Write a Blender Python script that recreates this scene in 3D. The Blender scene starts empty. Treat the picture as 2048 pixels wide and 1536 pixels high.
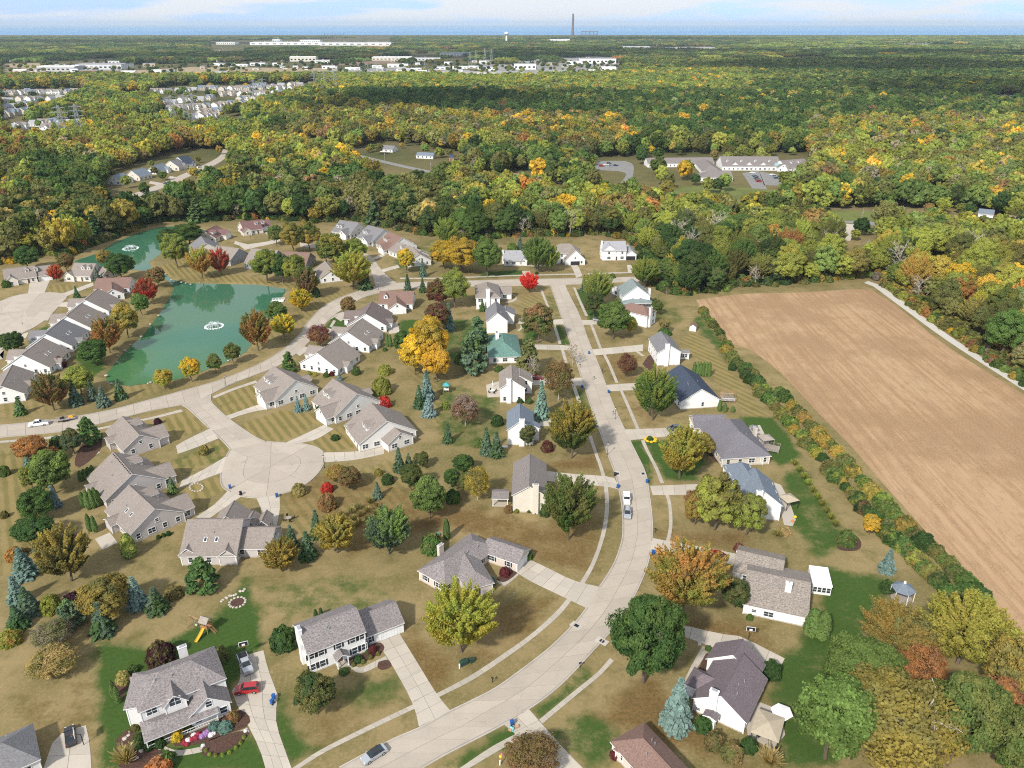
import bpy, bmesh, math, random
import numpy as np
from mathutils import Vector, Matrix, Euler
PI=math.pi; rad=math.radians
SC=bpy.context.scene
COL=SC.collection
# ------------------------------------------------------------------ camera, sky, sun, exposure
CAM_H=115.0
cam=bpy.data.cameras.new('camera'); cam.sensor_width=36; cam.lens=1550/2048*36; cam.clip_start=1; cam.clip_end=120000
co=bpy.data.objects.new('camera',cam); COL.objects.link(co); co.location=(0,0,CAM_H); co.rotation_euler=(rad(90-24.946),0,0); SC.camera=co
SUN_EL,SHADOW_AZ=40,58
wd=bpy.data.worlds.new('World'); SC.world=wd; wd.use_nodes=True
def build_world():
    nt=wd.node_tree; N=nt.nodes; K=nt.links; N.clear()
    out=N.new('ShaderNodeOutputWorld'); bg=N.new('ShaderNodeBackground'); bg.inputs[1].default_value=SKY_STRENGTH
    sky=N.new('ShaderNodeTexSky'); sky.sky_type='NISHITA'; sky.sun_disc=False; sky.sun_elevation=rad(SUN_EL)
    sky.sun_rotation=math.atan2(-math.cos(rad(SHADOW_AZ)),-math.sin(rad(SHADOW_AZ))); sky.air_density=1.0; sky.dust_density=.6; sky.ozone_density=2.5
    tc=N.new('ShaderNodeTexCoord'); sp=N.new('ShaderNodeSeparateXYZ'); K.new(tc.outputs['Generated'],sp.inputs[0])
    mx=N.new('ShaderNodeMath'); mx.operation='MAXIMUM'; mx.inputs[1].default_value=.30; K.new(sp.outputs[2],mx.inputs[0])
    cb=N.new('ShaderNodeCombineXYZ'); K.new(sp.outputs[0],cb.inputs[0]); K.new(sp.outputs[1],cb.inputs[1]); K.new(mx.outputs[0],cb.inputs[2]); K.new(cb.outputs[0],sky.inputs[0])
    # cloud deck seen in perspective
    ad=N.new('ShaderNodeMath'); ad.operation='ADD'; ad.inputs[1].default_value=.022; mz=N.new('ShaderNodeMath'); mz.operation='MAXIMUM'; mz.inputs[1].default_value=0.; K.new(sp.outputs[2],mz.inputs[0]); K.new(mz.outputs[0],ad.inputs[0])
    zk=N.new('ShaderNodeMath'); zk.operation='MULTIPLY'; zk.inputs[1].default_value=7.; K.new(mz.outputs[0],zk.inputs[0]); c2=N.new('ShaderNodeCombineXYZ'); K.new(sp.outputs[0],c2.inputs[0]); K.new(sp.outputs[1],c2.inputs[1]); K.new(zk.outputs[0],c2.inputs[2])
    no=N.new('ShaderNodeTexNoise'); no.inputs['Scale'].default_value=5.0; no.inputs['Detail'].default_value=7; no.inputs['Roughness'].default_value=.55; no.inputs['Distortion'].default_value=.3
    K.new(c2.outputs[0],no.inputs['Vector'])
    rp=N.new('ShaderNodeValToRGB'); rp.color_ramp.elements[0].position=.42; rp.color_ramp.elements[1].position=.53
    rp.color_ramp.elements[0].color=(.25,.25,.25,1); rp.color_ramp.elements[1].color=(.9,.9,.9,1); K.new(no.outputs[0],rp.inputs[0])
    mi=N.new('ShaderNodeMixRGB'); K.new(rp.outputs[0],mi.inputs[0]); K.new(sky.outputs[0],mi.inputs[1]); mi.inputs[2].default_value=CLOUD_COLOR
    hs=N.new('ShaderNodeHueSaturation'); hs.inputs['Saturation'].default_value=1.0; K.new(mi.outputs[0],hs.inputs['Color'])
    K.new(hs.outputs[0],bg.inputs[0]); K.new(bg.outputs[0],out.inputs[0])
SKY_STRENGTH=.15; CLOUD_COLOR=(3.2,3.2,3.16,1)
build_world()
sl=bpy.data.lights.new('sun','SUN'); sl.energy=2.6; sl.angle=rad(3.5); sl.color=(1,.95,.86)
so=bpy.data.objects.new('sun',sl); COL.objects.link(so)
_c=math.cos(rad(SUN_EL)); SUN_DIR=Vector((math.cos(rad(SHADOW_AZ))*_c,math.sin(rad(SHADOW_AZ))*_c,-math.sin(rad(SUN_EL))))
so.rotation_euler=SUN_DIR.to_track_quat('-Z','Y').to_euler(); so.location=(-200,-300,400)
vs=SC.view_settings; vs.view_transform='Standard'; vs.look='None'; vs.gamma=1; vs.use_curve_mapping=False; vs.exposure=0.98
SC.display_settings.display_device='sRGB'
cy=SC.cycles; cy.max_bounces=5; cy.diffuse_bounces=2; cy.glossy_bounces=2; cy.transmission_bounces=3; cy.transparent_max_bounces=4; cy.volume_bounces=0
cy.use_denoising=False; cy.denoiser='OPENIMAGEDENOISE'; cy.caustics_reflective=False; cy.caustics_refractive=False; cy.use_adaptive_sampling=True; cy.adaptive_threshold=.008
cy.sample_clamp_indirect=4; cy.pixel_filter_type='BLACKMAN_HARRIS'; cy.filter_width=1.1
# site plan, all values in metres: x to the right, y away from the viewpoint
L={}
L['main_road']=([(-29.4,92.1),(-21.5,97.6),(-15.5,101),(-11.3,104.2),(-3.9,108.9),(1.8,114.1),(7.7,120.1),(12.6,126.3),(16.1,131.7),(19.7,138.9),(23.4,145.8),(26.5,154.4),(27.8,160.5),(28.8,169.6),(29.1,177.7),(29.1,186.6),(28.3,196.9),(27.5,209.3),(26.5,224.5),(25.9,234.4),(24.8,254.1),(23.3,283.7),(21.6,312.8),(19.6,345.1),(18.6,360.3)],[(-15.4,92.1),(-11.9,94.6),(-1.5,101.2),(3.1,104.8),(7.2,108.2),(11.4,112.9),(16.5,119.5),(20,124.1),(24.2,130.3),(28.5,138.9),(32,147.6),(34.3,156.4),(35.8,165.1),(36.9,176.2),(37.6,186.6),(37,194.9),(35.5,209.3),(34.1,224.5),(33.4,234.4),(32.1,263.5),(30.5,289),(29.3,317.1),(26.4,349.5),(25.7,361.1)])
L['pond_road']=([(-169.9,214.5),(-161.5,216.2),(-147.3,219.6),(-133.7,225.6),(-125.3,231.8),(-112.3,242.7),(-103.3,251),(-94.8,263.5),(-89.2,278),(-86.5,296.2),(-86.6,308.5),(-84.2,330.3),(-76,347.3),(-65.6,358.7),(-54.7,364.3),(-23.2,367.5),(4.7,370),(32.8,371.6),(69.1,374.6)],[(-165.1,206.8),(-156.9,208.4),(-138.2,212.9),(-126,221),(-117.6,227),(-106.4,233.3),(-98.9,246.8),(-92.3,255.4),(-85.7,264.9),(-81.3,283.7),(-80.2,296.2),(-77.6,317.1),(-72.9,330.9),(-69.1,341.4),(-62.4,348.8),(-53.5,354.4),(-21,358.7),(12.8,360.3),(26.2,361.5),(50.7,365.1),(70.4,367.5)])
L['court_neck']=([(-110.7,231.4),(-105.8,227),(-95.3,214.8),(-87.9,206.2),(-83.8,201)],[(-102.9,238.3),(-100.3,232.2),(-90.8,220.6),(-79.6,209.3),(-74.7,205.5)])
L['court_circle']=[(-83.8,201),(-83.6,196.3),(-82.6,190.7),(-81.3,184.8),(-78.9,180.1),(-76,177.7),(-72.3,175.7),(-67.4,175),(-62.5,176.7),(-57.9,180.1),(-55.3,185.3),(-54.3,191.5),(-55,197.2),(-57.2,201),(-61.5,203.7),(-67.1,204.9),(-72.2,205.2),(-74.7,205.5)]
L['west_court']=([(-192.8,250.6),(-198.3,277.5),(-200.5,296.2),(-200.2,312.1),(-203.4,330.3),(-205.7,340.7)],[(-213.8,283.7),(-224.3,321),(-218.4,318.4),(-219.3,323.6),(-227.6,330.3),(-232.8,335.1)])
L['west_circle']=[(-205.7,340.7),(-208.6,345.8),(-215.1,348.8),(-225,348.8),(-231.3,344.3),(-233.6,336.5),(-236.6,330.3),(-225.4,312.1),(-223.9,320.3),(-214,314.6),(-206.1,306.1),(-201,295.7),(-199.5,310.9),(-203.4,330.3)]
L['north_court']=([(-65.2,356.4),(-68.2,369.2),(-72.1,383.6),(-75.4,397.3),(-82.4,412.8),(-88.1,419.9),(-93.5,425.1),(-108,427.3),(-120.8,433.7)],[(-54.8,361.1),(-59.6,369.2),(-65.1,381),(-70.1,393.6),(-76.6,410.8),(-85.7,422),(-94.2,431.6),(-109.7,434.8),(-122.5,440.4)])
L['farm_drive']=([(172,364.3),(174.2,359.5),(174.1,335.1),(174,288),(176.9,241.9),(177.9,216.5)],[(175.3,367.5),(177.6,363.5),(178.6,340),(177.6,295.1),(179.9,246.8),(181.2,221.7)])
L['county_road']=([(-266.3,928),(-215.3,858),(-176.8,800),(-126.4,734.9),(-62.6,664.4),(-17.9,643.7),(23.3,609.6),(47.9,576.8),(96.2,542.2),(158.5,515.6),(230.5,481.9),(280.7,459.1),(313.7,444.9)],[(-270,941),(-219,873),(-180,816),(-128.7,749.5),(-63.6,676.5),(-18.2,655.1),(23.7,620.9),(48.8,588),(97.9,553),(161.4,526.2),(234.5,491.3),(285.4,467.7),(318.9,453.1)])
L['left_street']=([(-276.6,540.5),(-274,567.8),(-269.2,609.6),(-267.1,666.8),(-266.2,712.7),(-270.7,755.5),(-284.7,804)],[(-284.9,553.8),(-282.6,580.5),(-278.2,624.1),(-277,684),(-276.5,726.4),(-280.6,767.8),(-292.1,810)])
L['highway']=([(-1297,2011),(-866,1992),(-588.5,2115),(-289.9,2159),(-30.7,2137)],[(-1329,2062),(-887,2041),(-600.5,2159),(-295.9,2205),(-31.4,2182)])
L['sidewalks']=[([(-37.4,92.1),(-33.5,95.7),(-27.3,100),(-18.3,105.8)],[(-36.1,92.1),(-32.7,95.1),(-26.6,99.2),(-17.7,104.9)]),([(-14.4,108.2),(-8.2,112.7),(-2.4,117.9),(3.7,123.8),(9.3,130.6),(12.9,136.2)],[(-13.8,107.4),(-7.6,111.6),(-1.8,116.8),(4.3,122.8),(10.1,129.6),(13.6,135.2)]),([(15.4,140.4),(18.3,146.7),(20.8,154),(23,162.7),(24.5,171.7),(25.2,180.9)],[(16.3,139.7),(19.1,146),(21.7,153.6),(24,162.2),(25.6,171.7),(26.3,180.9)]),([(25.1,186.1),(24.8,192.6),(24.1,200.7),(22.3,227),(20.9,247.2)],[(26.2,185.8),(25.8,192.6),(25.1,200.7),(23.5,227),(22.2,247.2)]),([(19.7,264.9),(19,278.5)],[(20.9,264.9),(20.2,278.5)]),([(18.4,284.8),(17.2,304.9),(15.9,324.9),(13.3,353.3)],[(19.6,284.8),(18.4,304.9),(17,324.9),(14.5,353.3)]),([(20.3,116.6),(17.1,112.7),(12.9,108.6),(5.5,101.3)],[(19.6,117.4),(16.5,113.4),(12.2,109.3),(4.9,102.2)]),([(4.1,99.7),(-2.1,95.7),(-7.2,92.1)],[(3.5,100.7),(-3,96.8),(-8.9,92.1)]),([(32.1,141.3),(35,147.1)],[(32.7,140.8),(35.6,146.5)]),([(37.2,154.4),(39.7,162.7),(41.1,171.7),(41.2,176.9)],[(38.3,154.4),(40.6,162.7),(42,171.7),(42.2,176.9)]),([(40.9,182.4),(40.6,190.7),(39.6,200.7),(39.2,206.5)],[(42,182.4),(41.6,190.7),(40.6,200.7),(40.3,206.5)]),([(38.8,213.9),(38.1,227),(37.2,242.3)],[(39.9,213.9),(39.2,227),(38.2,242.3)]),([(36.5,248.1),(35.6,264.9),(34.7,274.5)],[(37.6,248.1),(36.7,264.9),(35.9,274.5)]),([(34,280.1),(33.1,300.2),(32.6,310.3)],[(35.1,280.1),(34.3,300.2),(33.6,310.3)]),([(31.7,317.1),(30.2,340.7),(29.3,357.1)],[(33,317.1),(31.4,340.7),(30.5,357.1)]),([(-23.4,372.5),(4.8,375.9),(31.8,378)],[(-23.5,374.6),(4.8,378),(32,380.1)]),([(38.2,378.4),(61.3,381)],[(38.3,380.6),(61.6,383.2)]),([(-80.5,304.9),(-78.6,315.9),(-72,326.2)],[(-79.1,302.5),(-77.4,314),(-71.2,324.2)]),([(-155.5,206.2),(-140.5,209.3),(-129.3,214.8),(-116.5,221.7),(-108.8,227.4)],[(-154.8,204.9),(-139.8,208),(-128.7,213.5),(-115.9,220.3),(-107.5,225.9)]),([(-100.8,235.6),(-95.9,242.3),(-89.9,248.5)],[(-101.8,237.1),(-96.9,243.9),(-91,250.2)]),([(-55.6,370.8),(-30.8,370.8)],[(-55.9,372.9),(-30.9,372.9)])]
L['driveways']=[
([(-27.6,121.6),(-23,114.2),(-18.5,105.8),(-16.8,100.6)],[(-23.3,124.1),(-18.4,115.5),(-14.2,108.2),(-11.3,104.2)],2,'colonial'),
([(3.8,149.1),(8.8,145.2),(13.8,141.3),(19.7,138.9)],[(-.2,145.1),(4.3,140.8),(10.4,136.2),(16.4,131.7)],2,'ranch'),
([(-53.3,108.9),(-52.5,111.6),(-53.6,114.8),(-55,117.4)],[(-44.1,107.7),(-46.3,111.6),(-48.1,114.8),(-50.3,119.5)],3,'apron'),
([(-53.3,108.9),(-50.4,104.4),(-47,100),(-44,95.7),(-41.8,91.7)],[(-44.1,107.7),(-43.3,103.3),(-42,100),(-39.6,95.7),(-37.3,91.7)],3,'long'),
([(-79.7,91.7),(-81.1,97.8),(-80.3,99.7)],[(-71.4,91.7),(-74.2,96.8),(-77,101)],2,'corner'),
([(9.5,188.8),(17.7,187.1),(25.4,186.1),(28.6,185)],[(9.3,183.5),(17.4,181.9),(25.2,180.7),(29.5,178.9)],2,'chimney'),
([(9,221),(13.8,221)],[(8.8,215.8),(13.5,215.8)],2,'bluegrey'),
([(21.8,220.6),(26.3,224.1)],[(21.5,216.5),(26.7,216.5)],2,'bluegrey'),
([(6.8,251.9),(17.1,251.9),(24.9,252.7)],[(6.7,246),(16.8,246.4),(25.2,245.6)],2,'brown'),
([(9.1,284.2),(18.9,283.7),(23.2,282.7)],[(8.9,279.1),(19,278.5),(23.7,278)],2,'green'),
([(2.8,314),(6,314.6)],[(2.7,307.3),(5.9,307.9)],1,'grey'),
([(16.9,312.1),(21.7,313.4)],[(17.5,306.7),(21.9,306.7)],1,'grey'),
([(37.8,180.9),(51.1,181.9)],[(37.8,176.4),(49.9,176.4)],2,'slate'),
([(34.6,157.2),(38.7,155.8),(47.8,153),(53.6,150.9)],[(32.6,151.6),(37.8,150.9),(45.7,149),(52,146.7)],2,'tan'),
([(34.7,127.2),(39.4,125.5),(43.2,124.1),(47,123.5),(54.5,117.2)],[(33.9,124.1),(38.1,121.9),(42.1,119.5),(45.8,118.2),(52.8,114.8)],2,'plum'),
([(34.8,213.5),(48,214.5),(52.9,215.8)],[(35.4,206.5),(48.6,209.3),(52.8,211.2)],2,'greyhip'),
([(33,246.4),(46.1,248.5)],[(33.4,241.1),(45.7,242.7)],2,'navy'),
([(31.1,279.1),(51.8,284.2)],[(31.7,273),(50.7,277.5)],2,'greyr'),
([(28.9,312.1),(40.6,312.1)],[(29.9,306.1),(40.3,307.3)],2,'brownr'),
([(35.4,375.9),(34.8,390.8),(33.8,397.3)],[(32.1,372.5),(31.4,386.3),(30.6,397.3)],2,'top2'),
([(62.1,381.9),(62.5,395.4)],[(59.1,381.9),(60.4,395.4)],1,'top3'),
([(10,372.5),(9.2,384.5)],[(6,372.5),(5.1,384.5)],1,'top1'),
([(3.1,104.7),(5.6,101),(9.3,95.7),(12.4,91.7)],[(-1.5,101.2),(1.6,97.8),(5.2,91.7),(5.6,90.8)],2,'brownbottom'),
([(-100.9,203.1),(-99.3,206.8),(-94.6,214.2)],[(-98.5,198.3),(-95.2,201.3),(-89.7,207.7)],2,'court1'),
([(-91.7,184),(-88.3,188.5),(-82.9,198.6)],[(-90.9,179.9),(-86.5,183.5),(-81.9,188)],2,'court2'),
([(-81.3,166),(-78.4,172.1),(-77.2,178.4)],[(-77.8,164.9),(-74.8,171.2),(-72.5,175.7)],2,'court3'),
([(-68.5,175.2),(-65.4,169.3),(-63.4,162.2)],[(-62.5,176.4),(-60.5,169.3),(-59.2,161)],2,'court4'),
([(-77.3,228.8),(-85.4,225.2),(-90.3,220.6)],[(-80.7,234.4),(-86.5,228.8),(-92.4,222.7)],2,'court7'),
([(-59.4,216.5),(-64,210.6),(-69.1,204.3)],[(-55.7,213.9),(-60,206.8),(-66.2,204.3)],2,'court6'),
([(-38.1,202.8),(-46.5,199.8),(-55.7,199.2)],[(-37.7,198.3),(-45.6,194.9),(-54,193.5)],2,'court5'),
([(-83.6,283.7),(-85,277.5)],[(-78.4,280.1),(-80.9,272.5)],1,'pond1'),
([(-77.6,303.1),(-79.4,295.7)],[(-73.7,300.2),(-75.9,291.8)],1,'pond2'),
([(-73.7,323.6),(-76.4,315.2)],[(-70.7,319.7),(-72.8,310.3)],1,'pond3'),
([(-238.3,369.2),(-226.3,345.8)],[(-228.4,369.2),(-219.4,347.3)],1,'west8'),
([(-205.4,365.1),(-211.2,348)],[(-202.4,360.3),(-207.2,343.6)],1,'west7'),
([(-205.5,335.1),(-200.8,335.8)],[(-204.4,329.6),(-198.9,328.9)],1,'west5'),
([(-202.9,317.1),(-200.6,318.4)],[(-201.6,311.5),(-198.1,311.5)],1,'west4'),
([(-200,295.7),(-198.6,297.9)],[(-198.2,290.1),(-196,291.2)],1,'west3'),
([(-200.8,278.5),(-197.3,278.5)],[(-194.7,267.7),(-192.4,269.6)],1,'west2'),
([(-76.1,407.8),(-70.6,417.9)],[(-75.8,403),(-69.3,412.8)],1,'north9'),
([(-68.8,385.4),(-60.1,395.4)],[(-66.6,381),(-58.2,390.8)],1,'north11'),
([(-150.5,465.2),(-140.3,447.2),(-150.7,438.2),(-155,433.7)],[(-146,467.7),(-135.3,444.9),(-145.5,430.5),(-149.5,425.1)],1,'north7'),
([(-161.5,444.9),(-150,435.9)],[(-159.9,438.2),(-148.3,428.3)],1,'north1'),
([(72.7,543.8),(84.8,617.8),(96.2,674.1),(71.9,686.5)],[(81.3,540.5),(93.5,617.8),(108.6,726.4),(76.6,734.9)],1,'parking west'),
([(184.6,548.8),(198.7,617.8),(212.4,681.5)],[(175.7,552.1),(186.9,617.8),(195.1,671.7)],1,'parking lane'),
([(231.9,634.8),(224.4,662.1),(211.7,679)],[(225.6,613.6),(213.1,613.6),(197.9,617.8)],1,'parking bay'),
([(211.2,488.6),(190.7,449.6)],[(217.5,484.5),(197.1,444.9)],1,'cottage'),
([(276.7,471.5),(300.5,498.2),(304,520.1)],[(281,465.2),(299.8,487.2),(307.4,520.1)],1,'cottage2'),
([(297.4,569.5),(317.5,588),(327.2,601.5)],[(295.1,557.3),(315.4,575),(330.3,601.5)],1,'cottage3'),
([(-284.4,657.4),(-264.7,643.7)],[(-281.5,645.9),(-261.7,632.6)],1,'leftdev'),
([(-291.5,634.8),(-272.2,622)],[(-287.8,624.1),(-269.2,609.6)],1,'leftdev'),
([(-281.4,699.3),(-270.7,694.2)],[(-276.9,681.5),(-267.3,676.5)],1,'leftdev')]
L['walks']=[([(-32.1,115.9),(-29.9,114.8),(-27.7,116.2),(-25.3,117.9)],[(-32.8,115.8),(-29.9,113.3),(-27,114.7),(-24.7,116.7)]),([(-60.6,95.7),(-58.4,94.5),(-54.3,95.2),(-50.5,96.8),(-46.9,99.4)],[(-61.4,96.8),(-58.7,95.7),(-54.9,96.3),(-51.1,98),(-47.7,100.5)]),([(1.6,143.1),(-1.6,139.2),(-2.9,139.9)],[(.5,144.3),(-2.2,141.3),(-3.6,141.3)]),([(38.8,120.7),(35.1,114.8),(33.2,111.4)],[(39.9,119.5),(36.1,114.2),(34,110.9)]),([(47.4,148.6),(47.1,144.9),(45.7,141.3)],[(46.7,148.6),(46.3,144.5),(45.1,141.3)]),([(-2.7,333.7),(1.4,337.2),(2.3,342.9),(.2,347.3)],[(-3.2,335.8),(.5,339.3),(1.4,343.6),(-.5,347.3)]),([(2.9,298.5),(4.2,301.9),(4.2,306.1)],[(2.1,299.6),(3.5,302.5),(3.4,306.1)]),([(48.2,279.1),(50.7,272.5)],[(46.9,279.1),(49.5,272.1)]),([(-75,310.9),(-75.1,303.1)],[(-76.4,312.1),(-76.4,304.3)]),([(-3.2,396.3),(11.5,392.6),(19.9,394.5)],[(-3.2,398.2),(11.5,394.5),(20,396.3)])]
L['pond']=[(-234.9,404.9),(-230.2,418.9),(-230.9,444.9),(-227.9,465.2),(-220.6,480.5),(-214.1,483.2),(-190.4,474),(-185.3,464),(-192.5,454.3),(-194.3,425.1),(-193.9,403),(-187,389.9),(-182.7,389),(-176,380.1),(-168.9,371.6),(-159,365.9),(-141.7,364.3),(-124.6,363.5),(-107.9,356.4),(-106.9,342.2),(-107.6,323.6),(-103.9,306.1),(-103.2,278),(-106.4,269.6),(-112.7,260.3),(-119.1,252.7),(-127,249.7),(-134.9,246.8),(-144.4,250.6),(-147.5,257.1),(-150.2,276.5),(-151.1,298.5),(-154.7,321),(-158.8,342.2),(-162.7,357.9),(-168.9,367.5),(-179.6,380.1),(-187,386.3),(-194,388.1),(-214.6,394.5),(-231.4,399.2)]
L['field']=[(84.4,338.6),(109.2,347.3),(135.8,349.5),(168.2,354.8),(171.4,347.3),(172.4,326.2),(171,282.1),(174.8,238.3),(176.9,203.7),(108.6,104.4),(102.8,118.2),(103.6,129.8),(103.5,148.6),(103.2,162.7),(102.2,184),(101.7,203.7),(99.8,223.4),(97.4,257.1),(92.5,278.5),(88,283.7),(83.3,306.1)]
L['lush']=[
([(-84.6,120.9),(-73.3,119.5),(-63.2,128.2),(-60.3,141.3),(-54.9,129.8),(-50.5,119.5),(-55.1,118.2),(-53.1,112.9),(-55.7,106.8),(-64.1,97.8),(-71.1,95.7)],1),
([(-72,96.8),(-61,96.8),(-44.9,98.9),(-40.7,91.7),(-70,91.7)],.9),
([(-44.6,106.8),(-43.5,106.8),(-38.7,98.9),(-34.8,95.7),(-38.8,92.7),(-42.4,100)],.9),
([(-3,98.9),(2.4,102.2),(3,99.7),(-8,92.1),(-12.3,92.1)],.75),
([(4.2,104.4),(14.3,114.2),(16.2,112.9),(5.6,102.2)],.7),
([(5.4,98.9),(13.5,104.4),(18.6,101),(19.7,95.7),(13.3,92.1)],.55),
([(73.1,221.7),(83.9,221.7),(84.7,197.7),(77,192.1),(75.2,200.7)],1),
([(40,205.2),(46.7,207.4),(51.4,200.7),(56.1,194.9),(50.8,184),(42.5,184)],.85),
([(35.5,206.2),(39,206.8),(40.3,189.3),(38,181.9),(37.4,186.6)],.9),
([(20.1,242.3),(24.5,243.1),(26.1,223.4),(22,223.4)],.6),
([(17.4,304.9),(20.6,306.1),(22.9,283.7),(19.3,283.7)],.8),
([(5.4,303.1),(12.7,303.1),(9.1,283.7),(4.1,283.7)],.7),
([(30,353.3),(35.4,354.8),(40.9,312.1),(33.1,309.1)],.9),
([(14.4,349.5),(19.1,349.5),(22.1,309.1),(19.2,307.3)],.35),
([(-15,381.9),(5.4,386.3),(6,375.9),(-17.2,372.5)],.9),
([(-29.7,312.1),(-13.7,312.1),(-10.2,268.7),(-25.3,268.7)],.55),
([(-25.6,250.6),(-4,234.4),(-3.7,206.8),(-18.4,200.7),(-24.9,223.4)],.45),
([(82.7,192.1),(83,156.4),(72.8,148.6),(69.7,164.9),(77.5,189.3)],.6),
([(73.3,146.7),(86.2,141.3),(66.8,115.5),(49.5,104.4),(50.6,114.2),(65.5,128.2)],.75),
([(50.6,114.2),(62.4,119.5),(55.9,92.1),(45.7,92.1)],.7),
([(-78.9,315.2),(-73.9,324.9),(-66.7,312.1),(-69.7,303.1),(-77.4,300.2)],.8),
([(-47.9,312.1),(-39.4,312.1),(-38.9,289),(-45.2,283.7)],.9),
([(-165.9,271.1),(-160,278.5),(-149,259.4),(-151.9,250.6)],.8),
([(-195.7,291.8),(-195.4,306.1),(-191.2,300.2),(-189.2,283.7)],.9),
([(-201.9,569.5),(-166.7,560.7),(-153.9,597.6),(-183.5,686.5)],.4),
([(124.2,588),(192.7,597.6),(177.8,535.7),(112.4,535.7)],.45),
([(-294.8,597.6),(-295.4,674.1),(-270.7,712.7),(-257.1,686.5),(-260.1,560.7)],.8),
([(60.9,152.4),(64,150.5),(55.2,144.9),(48.7,146.7)],.4),
([(-101.7,200.7),(-86.4,203.7),(-81,192.1),(-92.2,184)],.3),
([(-65.4,404.9),(-48,447.2),(-37.8,395.4),(-56.5,377.6)],.35),
([(-55.8,139.6),(-37.3,143.1),(-24.6,134.6),(-34.7,129.8),(-49.3,128.2)],.35),
([(-32.7,109.2),(-21.8,112.9),(-19.1,106.8),(-29.5,102.2)],.4),
([(76.1,312.1),(81.8,318.4),(87.1,259.4),(81.6,259.4)],.6),
([(49.5,338.6),(69.1,345.8),(74,312.1),(64.4,306.1)],.35)]
L['leaf']=[
([(-50.1,169.3),(-16.5,174),(7.1,162.7),(23.4,174),(19.1,143.1),(4.3,148.6),(-15.5,160.5),(-38.7,150.5)],.75),
([(8,192.1),(25.3,199.2),(25.7,189.3),(10.8,189.3)],.8),
([(-21.3,125.3),(-10.3,115.5),(-14.5,108),(-21.2,115.5)],.9),
([(-39.7,106.8),(-19.1,106.8),(-35.3,95.7)],.55),
([(-2.6,134.6),(10.7,136.2),(3.7,122.4),(-6.3,115.5),(-9.5,119.5)],.7),
([(33.3,160.5),(57.1,160.5),(62.2,152.4),(39.6,154.4)],.7),
([(13.3,102.2),(26.9,112.9),(34.2,102.2),(40.5,92.1),(24.4,97.8)],.9),
([(29.8,131.3),(52.3,126.7),(54.3,119.5),(38.7,122.4)],.75),
([(30.3,278.5),(49,273.5),(45.5,250.6),(37.9,246.4)],.6),
([(36.9,238.3),(48.9,219.9),(42,216.5)],.6),
([(-65.9,189.3),(-46,189.3),(-21.8,174),(-39,152.4),(-60.5,169.3)],.5),
([(-96,106.8),(-80.2,112.9),(-69.3,92.1),(-87.2,92.1)],.35),
([(176.7,312.1),(182.2,250.6),(234.9,338.6),(191.9,369.2)],.7)]
L['mown']=[([(-100.9,234.4),(-89.7,250.6),(-81.5,234.4),(-90.8,221.7)],1),([(-85.9,216.5),(-76.1,227),(-60.6,223.4),(-65.3,210),(-71.7,205.2),(-80.8,210)],1),([(-63,206.8),(-52.8,216.5),(-42.7,203.7),(-55.3,199.2)],1),([(-112.6,219.9),(-106.5,227),(-96.1,214.8),(-102.6,206.8)],1),([(-99.7,192.1),(-88.9,206.8),(-83.6,200.7),(-84.8,194.9),(-95.4,186.6)],1),([(-90.3,178.9),(-82,186.6),(-78,178.9),(-83.5,171.7)],1),([(-61.8,174),(-53.3,184),(-24.4,200.7),(-23.5,164.9),(-52.1,156.4)],.7),([(-177.2,242.3),(-144.6,246.4),(-106.6,264),(-89.2,306.1),(-73.7,361.1),(-92.7,338.6),(-104.1,273.5),(-123.6,238.3),(-163.8,219.9)],.6),([(-186.3,386.3),(-159.2,369.2),(-112.5,361.1),(-88.1,338.6),(-102.8,361.1),(-146.2,381.9),(-178,404.9)],1),([(75.7,300.2),(81.1,250.6),(83.6,213.2),(76.1,219.9),(67.3,289)],.8),([(-21.9,206.8),(-43.5,278.5),(-26.5,312.1),(-20.9,234.4)],.6),([(-152.3,200.7),(-134.4,200.7),(-110.8,143.1),(-117.7,143.1)],.8),([(3.7,345.8),(20.1,345.8),(18.4,312.1),(3.4,312.1)],.7),([(124.2,597.6),(196.5,597.6),(175.5,527.8),(110.9,527.8)],.9),([(-224.1,361.1),(-204.7,361.1),(-203.7,331.6),(-218.2,345.8)],.8),([(-280.6,740.7),(-261.9,726.4),(-248.6,674.1),(-270.1,686.5)],.9)]
L['beds']=[[(-54.2,95.7),(-53.5,97.8),(-49.6,99.4),(-47.2,99.7),(-47.3,98),(-49.7,95.7),(-51.9,94.5),(-53.3,94.5)],[(-60,97.6),(-58.3,98.9),(-56.2,100.5),(-53.4,102.7),(-50.3,104.4),(-47.9,102.7),(-47.8,100.8),(-51.2,98.9),(-54.9,97),(-59.2,96.6)],[(-70.1,97.8),(-68.6,100.5),(-65.9,97.8),(-61.5,95.7),(-59.8,93.7),(-61.7,92.1),(-66.8,92.1)],[(-33.3,117.1),(-29.4,120.7),(-27,121.6),(-25.9,119.5),(-28.3,117.1),(-32,115.2)],[(-26.5,116.3),(-24.8,116.8),(-23.8,115.2),(-25.4,114.2),(-26.5,115)],[(-3.6,141.3),(-1.6,144.9),(-.2,145.2),(1.2,143.8),(-1.6,140.6)],[(34.6,110.4),(38.8,118.2),(39.6,117.4),(35.5,110.1)],[(79.2,155.4),(83.4,160.5),(85.5,156.4),(83.4,152.4),(79,152.4)],[(-127,211.6),(-122.5,200.7),(-123.4,190.7),(-127,194.9),(-130,206.8)],[(48.6,264.9),(52.8,273.5),(53.1,264),(50.4,258.5)],[(57.4,199.2),(61.9,200.7),(64.4,193.5),(59.9,192.6)],[(-76.6,110.4),(-75.4,114.2),(-74.2,112.9),(-73,106.8),(-74,106.3)]]
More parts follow.
